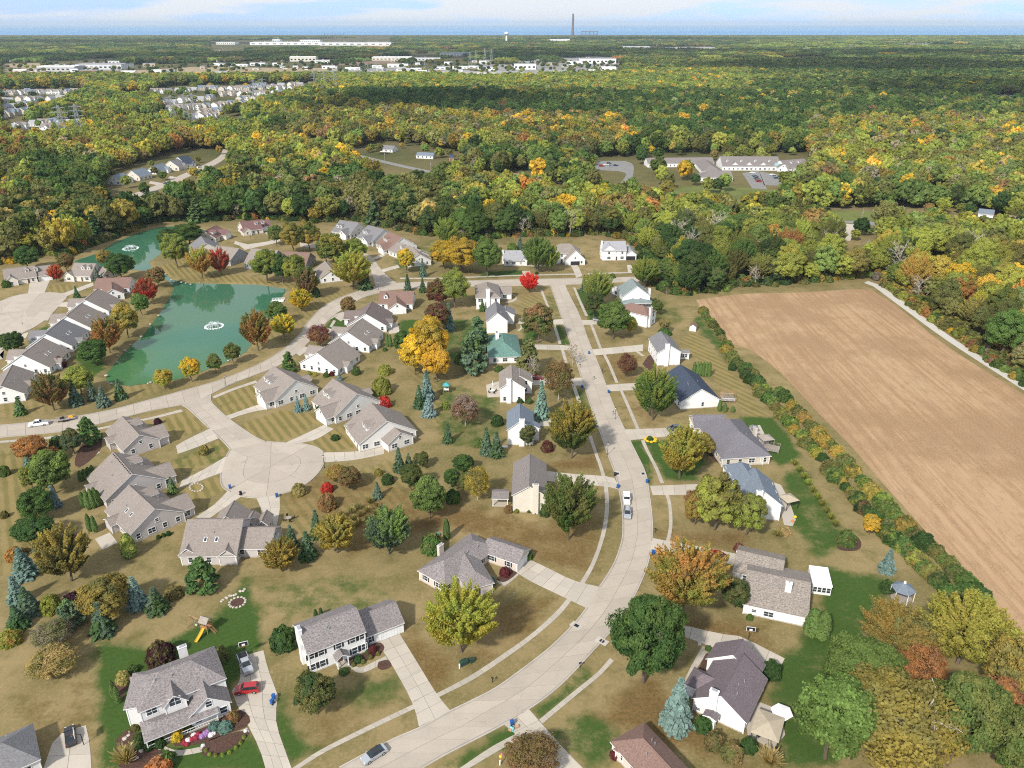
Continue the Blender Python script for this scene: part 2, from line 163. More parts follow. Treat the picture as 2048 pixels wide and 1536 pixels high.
L['patios']=[[(-9.1,246.4),(-4.3,249.7),(-3.6,237.1),(-8.3,236.4)],[(74.4,214.8),(78.3,216.5),(77.5,200.7),(74.8,199.2)],[(72.4,182.7),(73.9,181.4),(73.7,174),(72.5,164.9),(70.8,162.2),(68.8,162.7)],[(42.7,103.3),(46.3,106.2),(49.5,104.4),(48.7,98.9),(45.5,95.7),(42,98.9)],[(-102.6,156.8),(-100.2,159.5),(-96.4,155.4),(-98.6,152.4)],[(-127.7,199.2),(-126.2,203.7),(-121.8,199.2),(-123.3,194.9)],[(-52.4,306.1),(-48.6,309.1),(-46,297.3),(-50.2,295.7)],[(38.1,121.9),(38.9,122.4),(38.6,120.9),(37.9,120.7)],[(69.4,144.9),(70.8,144.5),(69.7,141.3),(68.3,141.7)]]
L['houses']=[
('c1','taupe villa with brown shingle gable roof at the corner of pond road and cul-de-sac','taupe','brown',[('gg',-114,204.69,2.294,16.14,5.47,2.8,6.25),('gg',-107.87,205.2,.723,6.67,3.7,2.75,5.41),('gg',-118.56,203.1,.723,5.2,2.3,2.6,3.87)],{'garage': [(1,'B',0,4.9)],'dormers': [(0,'R',1.5300000000000002,.62),(0,'R',3.9299999999999997,.62)],'door': [(0,'R',.9299999999999997)]}),
('c2','taupe villa with a row of dark vents along its ridge by the cul-de-sac','taupe','brown',[('gg',-104.8,180.2,2.305,15.66,8.05,2.8,7.87),('gg',-97.88,181.82,.734,9.25,3.7,2.75,5.41),('gg',-111.42,177.01,.734,5.2,2.3,2.6,3.87)],{'garage': [(1,'B',0,4.9)],'dormers': [(0,'R',1.7700000000000005,.62),(0,'R',4.17,.62)],'door': [(0,'R',1.17)]}),
('c3','taupe villa with twin roof skylights and a column arborvitae at its back corner','taupe','brown',[('gg',-93.15,164.67,2.376,15.66,7.07,2.8,7.25),('gg',-86.7,166.43,.805,8.27,3.7,2.75,5.41),('gg',-98.85,161.73,.805,5.2,2.3,2.6,3.87)],{'garage': [(1,'B',0,4.9)],'dormers': [(0,'R',1.7700000000000005,.62),(0,'R',4.17,.62)],'door': [(0,'R',1.17)]}),
('c4','taupe villa with two back gables and two skylights at the foot of the cul-de-sac','taupe','brown',[('gg',-70.8,154.06,.015,13.41,7.85,2.8,7.75),('gg',-61.52,153.88,-.021,9.77,4.78,2.7,5.57),('gg',-75.81,150.54,-1.517,7.35,2.24,2.75,4.54),('gg',-66.48,149.4,-1.507,6.28,2.33,2.72,4.58),('gg',-69.91,161.27,1.586,7,4.2,2.75,6.11),('gg',-64.91,161.15,1.586,5,1.6,2.6,4.04),('gg',-61.71,161.2,1.586,5,1.6,2.62,4.06)],{'garage': [(1,'B',0,4.9)]}),
('c7','pale villa with paired dormers facing the street junction','pale','brown',[('gg',-77.03,239.04,2.296,15.78,8.16,2.8,7.94),('gg',-79.41,232.26,3.867,9.36,3.7,2.75,5.41),('gg',-73,245.29,3.867,5.2,2.3,2.6,3.87)],{'garage': [(1,'B',0,4.9)],'dormers': [(0,'L',1.7100000000000009,.62),(0,'L',4.11,.62)],'door': [(0,'L',1.1100000000000003)]}),
('c6','pale villa with two blue spruces beside its garage,between two similar villas','pale','brown',[('gg',-54.36,228,2.294,15.52,8.67,2.8,8.27),('gg',-57.04,221.16,3.865,9.87,3.7,2.75,5.41),('gg',-50.03,234.68,3.865,5.2,2.3,2.6,3.87)],{'garage': [(1,'B',0,4.9)],'dormers': [(0,'L',1.8400000000000007,.62),(0,'L',4.24,.62)],'door': [(0,'L',1.2400000000000002)]}),
('c5','pale grey villa with garage gable facing the curved driveway beside the cul-de-sac','pale','brown',[('gg',-40.3,209.4,-1.073,14.04,9.33,2.8,8.4),('gg',-35.99,205.68,-.946,10.5,4.54,2.75,5.56),('gg',-48.3,209.04,.498,4,2.2,2.7,4.46)],{'garage': [(1,'R',1,4.9)],'dormers': [(0,'R',1.2,.6),(0,'R',3.6,.6)],'door': [(0,'R',5)]}),
('d1','white villa with wide gable wall and foundation shrubs inside the pond road bend','white','brown',[('gg',-67.15,263.55,1.201,15.3,8.42,2.8,8.11),('gg',-71.95,268.9,2.772,9.62,3.7,2.75,5.41),('gg',-61.04,258.77,2.772,5.2,2.3,2.6,3.87)],{'garage': [(1,'B',0,4.9)],'dormers': [(0,'L',-1.9500000000000002,.62),(0,'L',-4.35,.62)],'door': [(0,'L',-1.3499999999999996)]}),
('d2','white villa with two skylights,second along the inside of the pond road bend','white','brown',[('gg',-61.35,284.44,1.377,15.98,8.52,2.8,8.17),('gg',-67,289.21,2.948,9.72,3.7,2.75,5.41),('gg',-54.34,281.12,2.948,5.2,2.3,2.6,3.87)],{'garage': [(1,'B',0,4.9)],'dormers': [(0,'L',-1.6100000000000003,.62),(0,'L',-4.01,.62)],'door': [(0,'L',-1.0099999999999998)]}),
('d3','white villa with dark brown roof and a furnished back patio by pond road','white','dkbrown',[('gg',-59.42,305.46,1.552,15.71,8.4,2.8,8.09),('gg',-65.75,309.03,3.123,9.6,3.7,2.75,5.41),('gg',-52.06,303.28,3.123,5.2,2.3,2.6,3.87)],{'garage': [(1,'B',0,4.9)],'dormers': [(0,'L',-1.745,.62),(0,'L',-4.145,.62)],'door': [(0,'L',-1.1449999999999996)]}),
('d4','white villa with red-brown cross-gabled roof near the pond road bend','white','redbrown',[('gg',-50.81,325,1.741,12.28,4.12,2.7,5.38),('gg',-51.47,331.35,0,15.41,6.46,2.8,6.68)],{'dormers': [(1,'R',-4.5,.6)],'garage': [(0,'A',0,4.6)]}),
('w1','villa with grey-brown roof at the south end of the row west of the pond','white','brown',[('gg',-171.77,240.28,1.926,18.95,6.09,2.8,6.64),('gg',-178.45,243.21,3.497,7.29,3.7,2.75,5.41),('gg',-166.85,241.65,3.497,5.2,2.3,2.6,3.87)],{'garage': [(1,'B',0,4.9)],'dormers': [(0,'L',-.1250000000000009,.62),(0,'L',-2.5250000000000004,.62)],'door': [(0,'L',.47499999999999964)]}),
('w2','villa with brown roof,two skylights and a purple maple by its corner,west of pond','white','brown',[('gg',-175.01,262.62,1.641,16.59,8.48,2.8,8.14),('gg',-181.71,266.05,3.212,9.68,3.7,2.75,5.41),('gg',-167.44,261.54,3.212,5.2,2.3,2.6,3.87)],{'garage': [(1,'B',0,4.9)],'dormers': [(0,'L',-1.3050000000000006,.62),(0,'L',-3.705,.62)],'door': [(0,'L',-.7050000000000001)]}),
('w3','villa with darker grey roof and two skylights in the row west of the pond','white','grey',[('gg',-177.98,282.84,1.685,16.63,8.6,2.8,8.22),('gg',-184.88,285.99,3.256,9.8,3.7,2.75,5.41),('gg',-170.25,282.13,3.256,5.2,2.3,2.6,3.87)],{'garage': [(1,'B',0,4.9)],'dormers': [(0,'L',-1.285000000000001,.62),(0,'L',-3.6850000000000005,.62)],'door': [(0,'L',-.6850000000000005)]}),
('w4','villa with plain grey-brown roof in the row west of the pond','white','brown',[('gg',-180.03,301.99,1.664,16.41,8.77,2.8,8.33),('gg',-186.94,305.17,3.235,9.97,3.7,2.75,5.41),('gg',-172.14,301.03,3.235,5.2,2.3,2.6,3.87)],{'garage': [(1,'B',0,4.9)],'dormers': [(0,'L',-1.3950000000000005,.62),(0,'L',-3.795,.62)],'door': [(0,'L',-.7949999999999999)]}),
('w5','villa next to the red-brown roofed one in the row west of the pond','white','brown',[('gg',-182.88,322.22,1.691,15.78,8.67,2.8,8.26),('gg',-189.79,324.9,3.262,9.87,3.7,2.75,5.41),('gg',-175.02,321.14,3.262,5.2,2.3,2.6,3.87)],{'garage': [(1,'B',0,4.9)],'dormers': [(0,'L',-1.7100000000000009,.62),(0,'L',-4.11,.62)],'door': [(0,'L',-1.1100000000000003)]}),
('w6','cream villa with red-brown cross gables between the pond and the west cul-de-sac','white','redbrown',[('gg',-184.54,343.21,2.025,12.57,4.67,2.7,5.6),('gg',-187.89,352.71,.151,15.82,6.32,2.75,6.22),('gg',-192.76,355.2,2.065,12.62,3.09,2.7,4.62)],{'garage': [(2,'A',0,4.2)]}),
('w7','cream cottage with two white dormers beside the upper pond','cream','brown',[('gg',-211.14,372.87,-.117,11.37,6.73,2.8,7.51),('gg',-216.89,368.51,-1.688,5.5,3,2.7,4.95),('gg',-204.16,374.5,-.449,10.07,4.15,2.7,5.19)],{'dormers': [(0,'R',.5,.5),(0,'R',3.6,.5)],'door': [(0,'R',1)]}),
('w8','cream cottage with front porch,two dormers and attached garage on the west cul-de-sac','cream','brown',[('gg',-241.2,367.6,.521,13.76,6.63,2.8,6.91),('gg',-232.58,373.26,.489,6.52,6.23,2.7,6.12),('gg',-242.18,361.27,-1.05,6,2.9,2.72,5.04)],{'dormers': [(0,'R',3.2,.5),(0,'R',7,.5)],'garage': [(1,'R',.5,4.6)],'door': [(0,'R',3)]}),
('n1','cream villa with dark red roof on the spit north of the pond','cream','red',[('gg',-175.98,448.42,1.451,15.34,6.28,2.8,6.76),('gg',-170.29,451.03,-.12,7.48,3.7,2.75,5.41),('gg',-181.49,446.84,-.12,5.2,2.3,2.6,3.87)],{'garage': [(1,'B',0,4.9)],'dormers': [(0,'R',-1.9300000000000006,.62),(0,'R',-4.33,.62)],'door': [(0,'R',-1.33)]}),
('n2','cream villa with grey roof behind the orange maple north of the pond','cream','grey',[('gg',-168.82,417.81,2.061,17.91,8.33,2.8,7.8)],{}),
('n3','grey-sided villa with tan roof behind the red trees north of the pond','greywall','tan',[('gg',-150.77,403.26,2.73,15.22,7.91,2.8,7.55)],{}),
('n4','villa with pale grey-brown roof partly hidden by green trees north of the pond','greywall','brown',[('gg',-128.92,395.51,-.225,15.45,9.25,2.8,8.35)],{}),
('n5','grey-sided villa with red-brown roof half hidden by trees north of the pond','greywall','redbrown',[('gg',-111.97,394.31,-.131,14.84,7.46,2.8,7.28)],{}),
('n6','white villa with tan roof beside the big yellow-green tree','white','tan',[('gg',-90.85,372.57,1.992,16.3,6.25,2.8,6.55)],{}),
('n7','cream cottage with dark red roof,two dormers and front porch below the woods','cream','red',[('gg',-158.65,465.75,.598,11.62,7.07,2.8,7.04),('gg',-152.08,473.91,.441,6.27,5.57,2.7,5.76),('gg',-159.31,459.25,-.973,6,2.8,2.72,4.96)],{'dormers': [(0,'R',3,.5),(0,'R',7,.5)],'garage': [(1,'R',0,4.6)],'door': [(0,'R',2.5)]}),
('n8','pale villa with grey roof,farthest along the lane below the woods','pale','grey',[('gg',-97.02,459.67,-.529,14.8,8.4,2.8,8.09),('gg',-97.66,452.63,-2.1,9.6,3.7,2.75,5.41),('gg',-95.44,467.32,-2.1,5.2,2.3,2.6,3.87)],{'garage': [(1,'B',0,4.9)],'dormers': [(0,'R',-2.2,.62),(0,'R',-4.6,.62)],'door': [(0,'R',-1.5999999999999996)]}),
('n9','pale villa with grey roof,second along the lane below the woods','pale','grey',[('gg',-78.54,443.7,-.773,15.26,8.92,2.8,8.42),('gg',-80.88,436.68,-2.344,10.12,3.7,2.75,5.41),('gg',-74.63,450.95,-2.344,5.2,2.3,2.6,3.87)],{'garage': [(1,'B',0,4.9)],'dormers': [(0,'R',-1.9700000000000006,.62),(0,'R',-4.37,.62)],'door': [(0,'R',-1.37)]}),
('n10','pale villa with red-brown roof along the lane below the woods','pale','redbrown',[('gg',-64.8,426.71,-.974,16.37,8.91,2.8,8.42),('gg',-68.18,419.84,-2.545,10.11,3.7,2.75,5.41),('gg',-59.22,432.57,-2.545,5.2,2.3,2.6,3.87)],{'garage': [(1,'B',0,4.9)],'dormers': [(0,'R',-1.415,.62),(0,'R',-3.8149999999999995,.62)],'door': [(0,'R',-.8149999999999995)]}),
('n11','pale villa with brown roof behind a small yellow-green tree at the lane mouth','pale','brown',[('gg',-55.28,409.52,-.856,21.9,6.66,2.8,6.46),('gg',-50.51,399.71,-1.235,14.7,6.48,2.75,6.64)],{'dormers': [(0,'R',-3,.5)],'garage': [(1,'B',0,4.6)]}),
('t1','white ranch house with pale grey roof and chimney behind a green lawn strip','white','ltgrey',[('gg',.79,399.64,.036,11.06,6.47,2.8,6.68),('gg',5.66,398.89,-1.51,10.71,2.27,2.7,4.29)],{'chimney': [(0,'A',1.2)],'garage': [(1,'B',0,4.5)]}),
('t2','white two-storey house with hipped tan roof and dark garage door at the junction','white','tan',[('hh',28.22,403.72,0,16.26,5.61,5.3,9.23),('gg',32.45,400.84,-1.467,12.66,5.52,2.9,8.14),('gg',23.22,399.52,-1.571,4,2.2,5.2,7.18)],{'garage': [(1,'B',0,4.9)],'door': [(0,'R',-2)],'opengarage': True}),  # dark garage door: shaded open garage, painted dark onto a closed door
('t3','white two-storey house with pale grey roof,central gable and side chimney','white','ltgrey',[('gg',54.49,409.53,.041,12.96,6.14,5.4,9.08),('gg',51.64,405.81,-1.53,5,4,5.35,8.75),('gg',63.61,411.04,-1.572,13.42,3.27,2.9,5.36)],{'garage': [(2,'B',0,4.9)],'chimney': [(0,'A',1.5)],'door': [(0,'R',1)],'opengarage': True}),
('h9','white two-storey house with hipped brown roof and end chimney facing the junction','white','brown',[('hh',-11.12,334.72,1.63,18.59,5.6,5.4,8.87),('gg',-3.23,342.71,0,6.45,3.88,2.8,5.13)],{'chimney': [(0,'A',0)],'win': {(0,'x'): 1}}),
('h8','white two-storey house with steep grey gable and plain side wall','white','grey',[('gg',-6.39,303.19,1.617,14.58,4.58,5.3,9.2),('gg',-2.43,310.26,1.55,7.61,3.78,4.2,6.09)],{'win': {(0,'A'): [(-.2,.7,.7,.6)]}}),
('h7','white ranch house with patterned green hipped roof and small chimney','white','green',[('hh',-3.35,275.93,-1.499,21.98,6.3,2.8,6.27)],{'chimney': [(0,'A',-3,'r')],'win': {(0,'A'): 1}}),
('h6','white two-storey house with tan roof,central chimney and furnished back patio','white','tan',[('gg',-.01,238.89,1.597,13.32,4.46,5.2,8.32),('gg',2.74,242.56,1.561,7.15,4.4,4.4,6.82)],{'chimney': [(0,'A',-1.2)],'win': {(0,'A'): [(2.2,1.4,.9,1.4),(-2.6,1.4,.9,1.4)]}}),
('h5','white two-storey house with blue-grey roof and broad end chimney','white','bluegrey',[('gg',2.5,209.19,1.574,11.99,4.15,5.3,8.41),('gg',5.44,207.53,1.55,3.24,3.15,4.4,5.98)],{'chimney': [(0,'A',.4)],'win': {(0,'A'): [(4,4.4,1,1.1),(3.6,1.5,.7,.7)]}}),
('h4','cream two-storey house with grey-brown roof and tall white end chimney','cream','taupe',[('gg',4.67,176.1,1.54,16.49,4.58,5.3,8.14),('gg',-3.03,172.84,3.111,4.5,2.4,2.7,3.54)],{'chimney': [(0,'A',1.6)],'porch': [1],'win': {(0,'A'): []}}),
('h3','cream ranch house with mottled grey hipped roof on the inside of the road curve','pinkcream','mottle',[('hh',-12.34,145.72,.894,18.44,4.4,2.7,5.12),('hh',-9.84,142.52,-1.169,14.99,3.38,2.75,4.61),('gg',-1.46,148.8,-.505,9.94,3.35,2.72,4.4)],{'garage': [(2,'B',0,4.9)],'chimney': [(0,'L',1.5)],'win': {(1,'B'): [(-1.5,1.3,2.2,1.5)]},'shutter': True}),
('h2','white colonial house with black shutters,portico and white double garage door','white','mottle',[('gg',-36.55,119.86,.544,12,4.82,5.4,8.05),('gg',-27.91,125.9,.54,8.38,4.25,2.75,5.09),('gg',-33.6,115.57,-1.027,2.6,1.5,2.6,3.65)],{'garage': [(1,'R',1.4,4.9)],'chimney': [(0,'A',.5)],'door': [(0,'R',.3)],'porch': [2],'shutter': True,'win': {(0,'R'): [(-5.2,1.5,1.1,1.5),(-3.2,1.5,1.1,1.5),(3.4,1.5,1.1,1.5),(5.4,1.5,1.1,1.5),(-5.2,4.3,1.1,1.4),(-3.2,4.3,1.1,1.4),(.3,4.3,1.1,1.4),(3.2,4.3,1.1,1.4),(5.2,4.3,1.1,1.4)],(1,'R'): [(-3.6,1.5,1.1,1.5)]}}),
('h1','two-storey house with arched dormer window,wrap porch and side garage gable','offwhite','mottle',[('hh',-61.69,106.93,.557,15.22,4.87,5.4,8.32),('gg',-60.84,102.76,-1.073,3.91,2.2,5,7.2),('gg',-55.42,103.64,-1.047,4.59,3.78,3,6.02),('hg',-67.27,104.54,.236,4.91,4.4,5.3,7.94),('hg',-59.47,100.53,.557,12.5,2.6,2.6,3.69)],{'chimney': [(0,'L',-2)],'porch': [4],'win': {(2,'B'): [(-2.2,1.6,1.2,1.4),(2.2,1.6,1.2,1.4),(0,4.2,1,1.2)],(1,'B'): [(0,5.5,1.9,1.7)]},'garage': [(2,'L',1,4.9)]}),
('h0','house with dark grey hipped roof beside a black car','offwhite','grey',[('hh',-87.34,91.09,.632,13.67,4.6,3,5.76)],{'win': {}}),
('r1','white house with grey-green roof,wrap-around porch roof and rear patio','white','greengrey',[('gg',55.04,335.7,1.645,12.17,6.6,4.6,9.55),('gg',51.22,346.61,.638,7.68,3.26,2.9,4.85),('hg',55.56,328.72,1.645,5,7,2.6,4)],{'chimney': [(0,'R',-3)],'win': {(0,'A'): [(-1.5,3.2,1,1),(2,3.2,1,1)]},'porch': [2]}),
('r2','white two-storey house with hipped brown roof and tall white chimney','white','redbrown',[('hh',52.76,309.59,-.664,14.44,4.11,5.4,7.86)],{'chimney': [(0,'B',-1.5)],'win': {(0,'R'): [(-1,1.5,1,1.2)]}}),
('r3','white two-storey house with grey roof,chimney and small rear sunroom','white','grey',[('gg',57.43,270.53,1.642,14.69,4.6,5.3,8.15),('gg',64.8,270.54,0,4.34,1.73,2.7,3.31)],{'chimney': [(0,'A',-1)],'win': {(0,'A'): [],(1,'R'): [(-1.2,1.5,.8,1.3),(-.2,1.5,.8,1.3),(.8,1.5,.8,1.3)]}}),
('r4','white ranch house with dark navy roof and rear pergola deck','white','navy',[('gg',60.22,237.94,1.72,20.46,6.99,2.9,7.23),('gg',53.07,238.38,3.291,6,3.6,2.8,5.5),('gg',52.06,241.77,3.291,5,2.6,2.75,4.83)],{'win': {(0,'A'): [(1,1.5,.8,1.4)]},'garage': [(1,'B',0,4.9)]}),
('r5','beige ranch house with grey hipped roof,chimney and gazebo deck','beige','purplegrey',[('hh',65.64,202.77,-1.455,22.83,7.45,2.8,7.42),('hh',68.01,198.41,-1.566,13.01,4.4,2.75,5.17),('gg',60.77,213.3,0,10.21,4.24,2.75,5.29)],{'chimney': [(0,'L',1)],'garage': [(2,'A',0,4.9)],'win': {(0,'A'): 1}}),
('r6','white two-storey house with blue-grey roof and tall chimney behind a broad olive tree','white','bluegrey',[('gg',63.9,170.63,1.502,12.22,4.96,4.6,8.57),('hh',62.2,177.55,-1.504,14.25,3.8,4.6,7.64),('gg',57.48,172.07,3.073,5,3.2,3.2,5.76)],{'chimney': [(0,'A',-1.4)],'win': {(0,'A'): [(-3.8,3.4,1.1,1.2)]},'garage': [(2,'B',0,4.9)]}),
('r7','white ranch house with broad tan roof,leaning roof chimney and white sunroom','white','tan',[('gg',58.02,135.19,-.334,13.35,7.89,2.8,5.95),('gg',56.72,143.75,-.391,10.57,5.4,2.75,5.02)],{'chimney': [(0,'R',3.5,'r')],'garage': [(1,'A',0,4.9)],'win': {(0,'R'): [(-4.2,1.4,.9,.7),(-1.2,1.3,1.9,1.2)]}}),
('r8','white house with plum-brown roof,tall chimney and canopied rear patio','white','plum',[('gg',40.5,106.57,.987,12.35,5.17,3.1,6.72),('gg',43.28,113.33,.956,5.3,5.09,3,6.82),('gh',36.11,108.27,2.558,6,2.6,3,4.82),('gg',35.48,100.42,.987,1.6,1.3,3.2,3.59)],{'chimney': [(0,'A',-1.2)],'win': {(0,'A'): [(-3.8,1,.8,.6)]},'garage': [(1,'R',0,4.9)]}),
('r9','house with red-brown hipped roof half out of view behind a yellow shrub','pinkcream','redbrown',[('hh',24.29,90.51,-1.014,15.65,3.9,2.8,5.14),('hh',21.38,93.17,-.664,7.04,2.22,2.7,4.03)],{'win': {}}),
('l0','white house with slate roof at the near end of the distant curved street','white','bluegrey',[('gg',-310.82,624.73,1.396,13.21,6.33,3.2,7.31),('gg',-304.39,626.64,-.175,5,2.6,3,5.08)],{'small': True}),
('l1','cream house with broad slate roof and blank end gable on the distant curved street','cream','bluegrey',[('gg',-303.75,643.57,1.232,14.14,7.26,3.2,7.92)],{'small': True}),
('l2','white house with two end windows and slate roof on the distant curved street','white','bluegrey',[('gg',-299.21,671.23,1.4,14.8,6.11,3.2,7.17),('gg',-292.79,673.17,-.171,5,2.6,3,5.08)],{'small': True}),
('l3','cream house with grey roof between the slate and navy roofs on the distant street','cream','grey',[('gg',-292.46,689.48,1.368,12.47,7.81,3.2,8.28),('gg',-285.98,691.21,-.203,5,2.6,3,5.08)],{'small': True}),
('l4','white house with navy roof and front gable at the far end of the curved street','white','navy',[('gg',-290.01,703.69,1.071,11.32,9.03,3.2,9.07),('gg',-283.31,703.45,-.5,5,2.6,3,5.08)],{'small': True}),
('l5','cream house with navy roof across the distant curved street','cream','navy',[('gg',-254.83,553.65,.825,9.79,6.49,3.2,7.42)],{'small': True}),
('l6','white house with grey roof below the distant curved street','white','grey',[('gg',-240.97,569,2.956,10.33,8.22,3.2,8.55)],{'small': True}),
('l7','dark navy roofed house half hidden by yellow trees on the distant street','white','navy',[('gg',-238.13,641.23,.576,8.67,6.75,3.2,7.59)],{'small': True}),
('l8','navy roofed house lowest along the distant curved street','white','navy',[('gg',-262.66,530.99,-2.683,7.45,4.46,3.2,6.1)],{'small': True}),
('m0','white bungalow with grey roof and end chimney on the wooded road','white','grey',[('gg',-122.11,793.35,-.38,14.95,5.54,2.8,5.85)],{'small': True}),
('m1','white two-storey farmhouse with navy roof on the wooded road','white','navy',[('gg',-123.3,687.85,2.78,7.63,5.09,5.2,8)],{'small': True}),
('m2','long white bungalow with slate roof and two-car garage on the wooded road','white','bluegrey',[('gg',-80.88,751.65,-.274,17.27,4.48,2.8,5.26)],{'small': True}),
('m3','white bungalow with grey pyramid roof among the trees','white','grey',[('hh',-77.15,641.45,-1.189,18.32,5.4,2.8,5.77)],{'small': True}),
('m4','brown roofed house with skylight among the trees','white','brown',[('gg',-96.5,619.94,-2.077,12.58,7.18,2.8,6.75)],{'small': True}),
('m5','brick house with navy roof beside the wooded road','brick','navy',[('gg',-55.67,738.67,0,4.16,4.47,2.8,5.26)],{'small': True}),
('m6','brown roofed house with chimney hidden in the trees beyond the field','cream','brown',[('gg',119.34,406.63,0,9.63,3.32,4,5.82)],{'small': True}),
('m7','white house with slate roof hidden in the trees by the field corner','white','bluegrey',[('gg',163.8,408.59,-.224,4.59,3.07,3.2,4.89)],{'small': True}),
('m8','pale blue roofed house along the county road at the right','white','bluegrey',[('gg',253.56,514.08,-.415,11.46,4.25,2.8,5.14)],{'small': True}),
('m9','house with dark slate roof beyond the parked trucks at the right','white','bluegrey',[('gg',309.47,505.87,-.516,9.11,4.48,2.8,5.27)],{'small': True}),
('m10','white cottage seen between the trees by the county road','white','bluegrey',[('gg',254.75,451.86,-1.732,17.31,4.22,2.8,5.12)],{'small': True}),
('m11','grey roofed house at the right edge of the woods','white','grey',[('gg',268.87,402.45,0,7.96,3.6,2.8,4.78)],{'small': True}),
('m12','red brick house beside the county road poles','brick','red',[('gg',35.36,563.02,-.419,13.42,4.11,2.8,5.06)],{'small': True}),
('m13','white building in the trees right of the care home','white','ltgrey',[('gg',287.17,594.2,-.4,10.34,4.92,2.8,5.5)],{'small': True}),
('m14','long low building with rust red roof by the wooded road','white','redbrown',[('gg',4.97,635.34,-.554,17.39,5.51,2.8,5.83)],{'small': True}),
('m15','small brown roofed house at the wooded road bend','white','brown',[('gg',-192.54,825,-.623,12.74,4.53,2.8,5.29)],{'small': True}),
('care','long care home with grey-brown roofs,white gables and a blue-green entrance canopy','white','taupe',[('gg',206.36,695.53,-.028,50.14,12.97,3.6,10.08),('gg',148.45,708.06,.071,59.97,7.44,3.4,7.12),('hh',167.81,682.03,-1.638,47.78,8,3.5,7.5),('hg',164.07,640.65,0,25.83,8.86,3.3,7.29),('gg',242.33,689.89,.42,26.65,9.83,3.4,8.32),('gg',192.23,690.92,-1.599,13,4,3.5,7.1),('gg',204.22,690.59,-1.599,13,4,3.5,7.1),('gg',216.22,690.25,-1.599,13,4,3.5,7.1),('gg',232.1,685.81,-1.599,16,5,3.5,6.5)],{'dormers': [(0,'R',-20,.55),(0,'R',-8,.55),(0,'R',4,.55),(0,'R',16,.55),(4,'R',-4,.5),(4,'R',4,.5)],'small': True})]
L['far_houses']=[(-889,1439,1.26,3),(-886,1462,.12,0),(-877,1472,1.58,1),(-878,1499,-.3,3),(-856,1470,.29,3),(-848,1484,-.09,1),(-829,1485,.19,1),(-814,1482,.15,1),(-796.4,1483,-.34,3),(-791.9,1496,-.05,0),(-771.8,1492,-.06,2),(-823,1321,1.56,1),(-809,1321,.13,2),(-799.6,1339,1.53,0),(-785.3,1339,1.54,1),(-777.5,1351,1.52,2),(-761.4,1359,1.45,2),(-750.3,1369,-.09,2),(-751.1,1216,1.28,2),(-744.8,1222,.32,2),(-738.4,1238,-.13,3),(-733,1243,-.1,3),(-688.1,1096,.09,2),(-685.9,1113,1.53,3),(-686,1128,.12,3),(-683.6,1145,1.51,3),(-587.9,1003,-.21,2),(-578.4,1004,-.04,1),(-568.5,1008,-.3,3),(-558.2,1009,1.36,2),(-546.2,1011,-.24,2),(-536.2,1016,-.06,2),(-600.3,954,-.01,2),(-597.7,966,-.1,2),(-591.5,973,1.53,1),(-546.2,954,-.06,1),(-534.7,966,-.07,3),(-521.4,977,1.47,3),(-513.5,906,-.13,0),(-501.7,911,1.45,1),(-488.7,919,.15,1),(-476.6,921,-.05,1),(-506.6,1030,1.56,3),(-494.8,1039,.17,2),(-483.6,1042,-.09,0),(-467.7,1047,.01,2),(-457,1052,-.06,2),(-443.2,1051,1.54,2),(-439,1063,1.59,1),(-427.9,1068,-.1,0),(-422.8,1078,1.41,2),(-412.1,1082,1.55,1),(-405.4,1094,1.54,1),(-540.5,1279,-.2,3),(-533,1289,-.2,2),(-528.5,1315,1.54,1),(-516.9,1325,1.42,2),(-510.3,1346,-.08,2),(-498.1,1361,-.26,3),(-490.8,1182,-.15,1),(-484.1,1194,-.17,0),(-475,1205,1.29,0),(-466.6,1213,.12,1),(-457.5,1219,1.6,3),(-444.2,1228,1.54,1),(-435.8,1241,-.06,0),(-427.2,1251,-.16,3),(-417.4,1264,1.63,3),(-425.8,1118,1.6,0),(-422.5,1133,.09,0),(-412.9,1145,.15,3),(-404.9,1155,.28,0),(-395.6,1174,-.14,3),(-388.2,1184,1.66,0),(-648.7,1501,.05,0),(-638,1505,.07,1),(-632.3,1523,1.4,2),(-615.6,1531,-.11,2),(-608.5,1539,1.34,1),(-598,1552,-.1,2),(-588.4,1570,.36,3),(-576.3,1582,.05,0),(-560,1559,0,3),(-544.7,1552,1.71,0),(-532.4,1568,1.44,1),(-516.5,1567,.32,0),(-502,1568,.14,3),(-494.1,1578,-.07,2),(-477.5,1581,-.16,3),(-463.1,1586,.03,1),(-450.7,1590,-.14,1),(-441.6,1599,1.62,2),(-427.3,1598,1.53,2),(-412.2,1608,.3,0),(-520.7,1443,1.47,2),(-506.1,1440,-.15,0),(-493.2,1452,-.26,0),(-475.3,1446,1.67,1),(-464,1448,-.21,1),(-448.4,1456,.31,1),(-432.7,1453,-.15,1),(-420.5,1459,1.47,1),(-407.8,1462,.04,3),(-390.1,1464,1.44,3),(-379.3,1469,1.42,0),(-442.1,1339,1.45,3),(-434.5,1346,0,0),(-421.7,1347,1.51,0),(-406.3,1353,.15,3),(-400.8,1368,-.11,0),(-385.7,1368,1.27,1),(-641.3,1364,-.2,3),(-635.1,1396,.12,2),(-621.7,1417,.27,1),(-271.6,1122,-.1,2),(-258.6,1138,1.49,0),(-241.7,1154,.18,3),(-421.6,930,.34,2),(-411.1,948,-.24,0),(-506.2,1638,.27,3),(-493.8,1643,.07,3),(-475.7,1647,1.59,2),(-462.8,1663,-.2,2),(-444.8,1670,1.26,0),(-428.6,1675,-.22,2),(-403.9,1673,.26,1),(-391.1,1684,-.1,1),(-858,1608,1.43,1),(-835,1605,1.46,2),(-822,1626,1.38,3),(-802,1630,.26,3),(-784.4,1649,1.63,1),(-763.5,1661,1.32,2)]
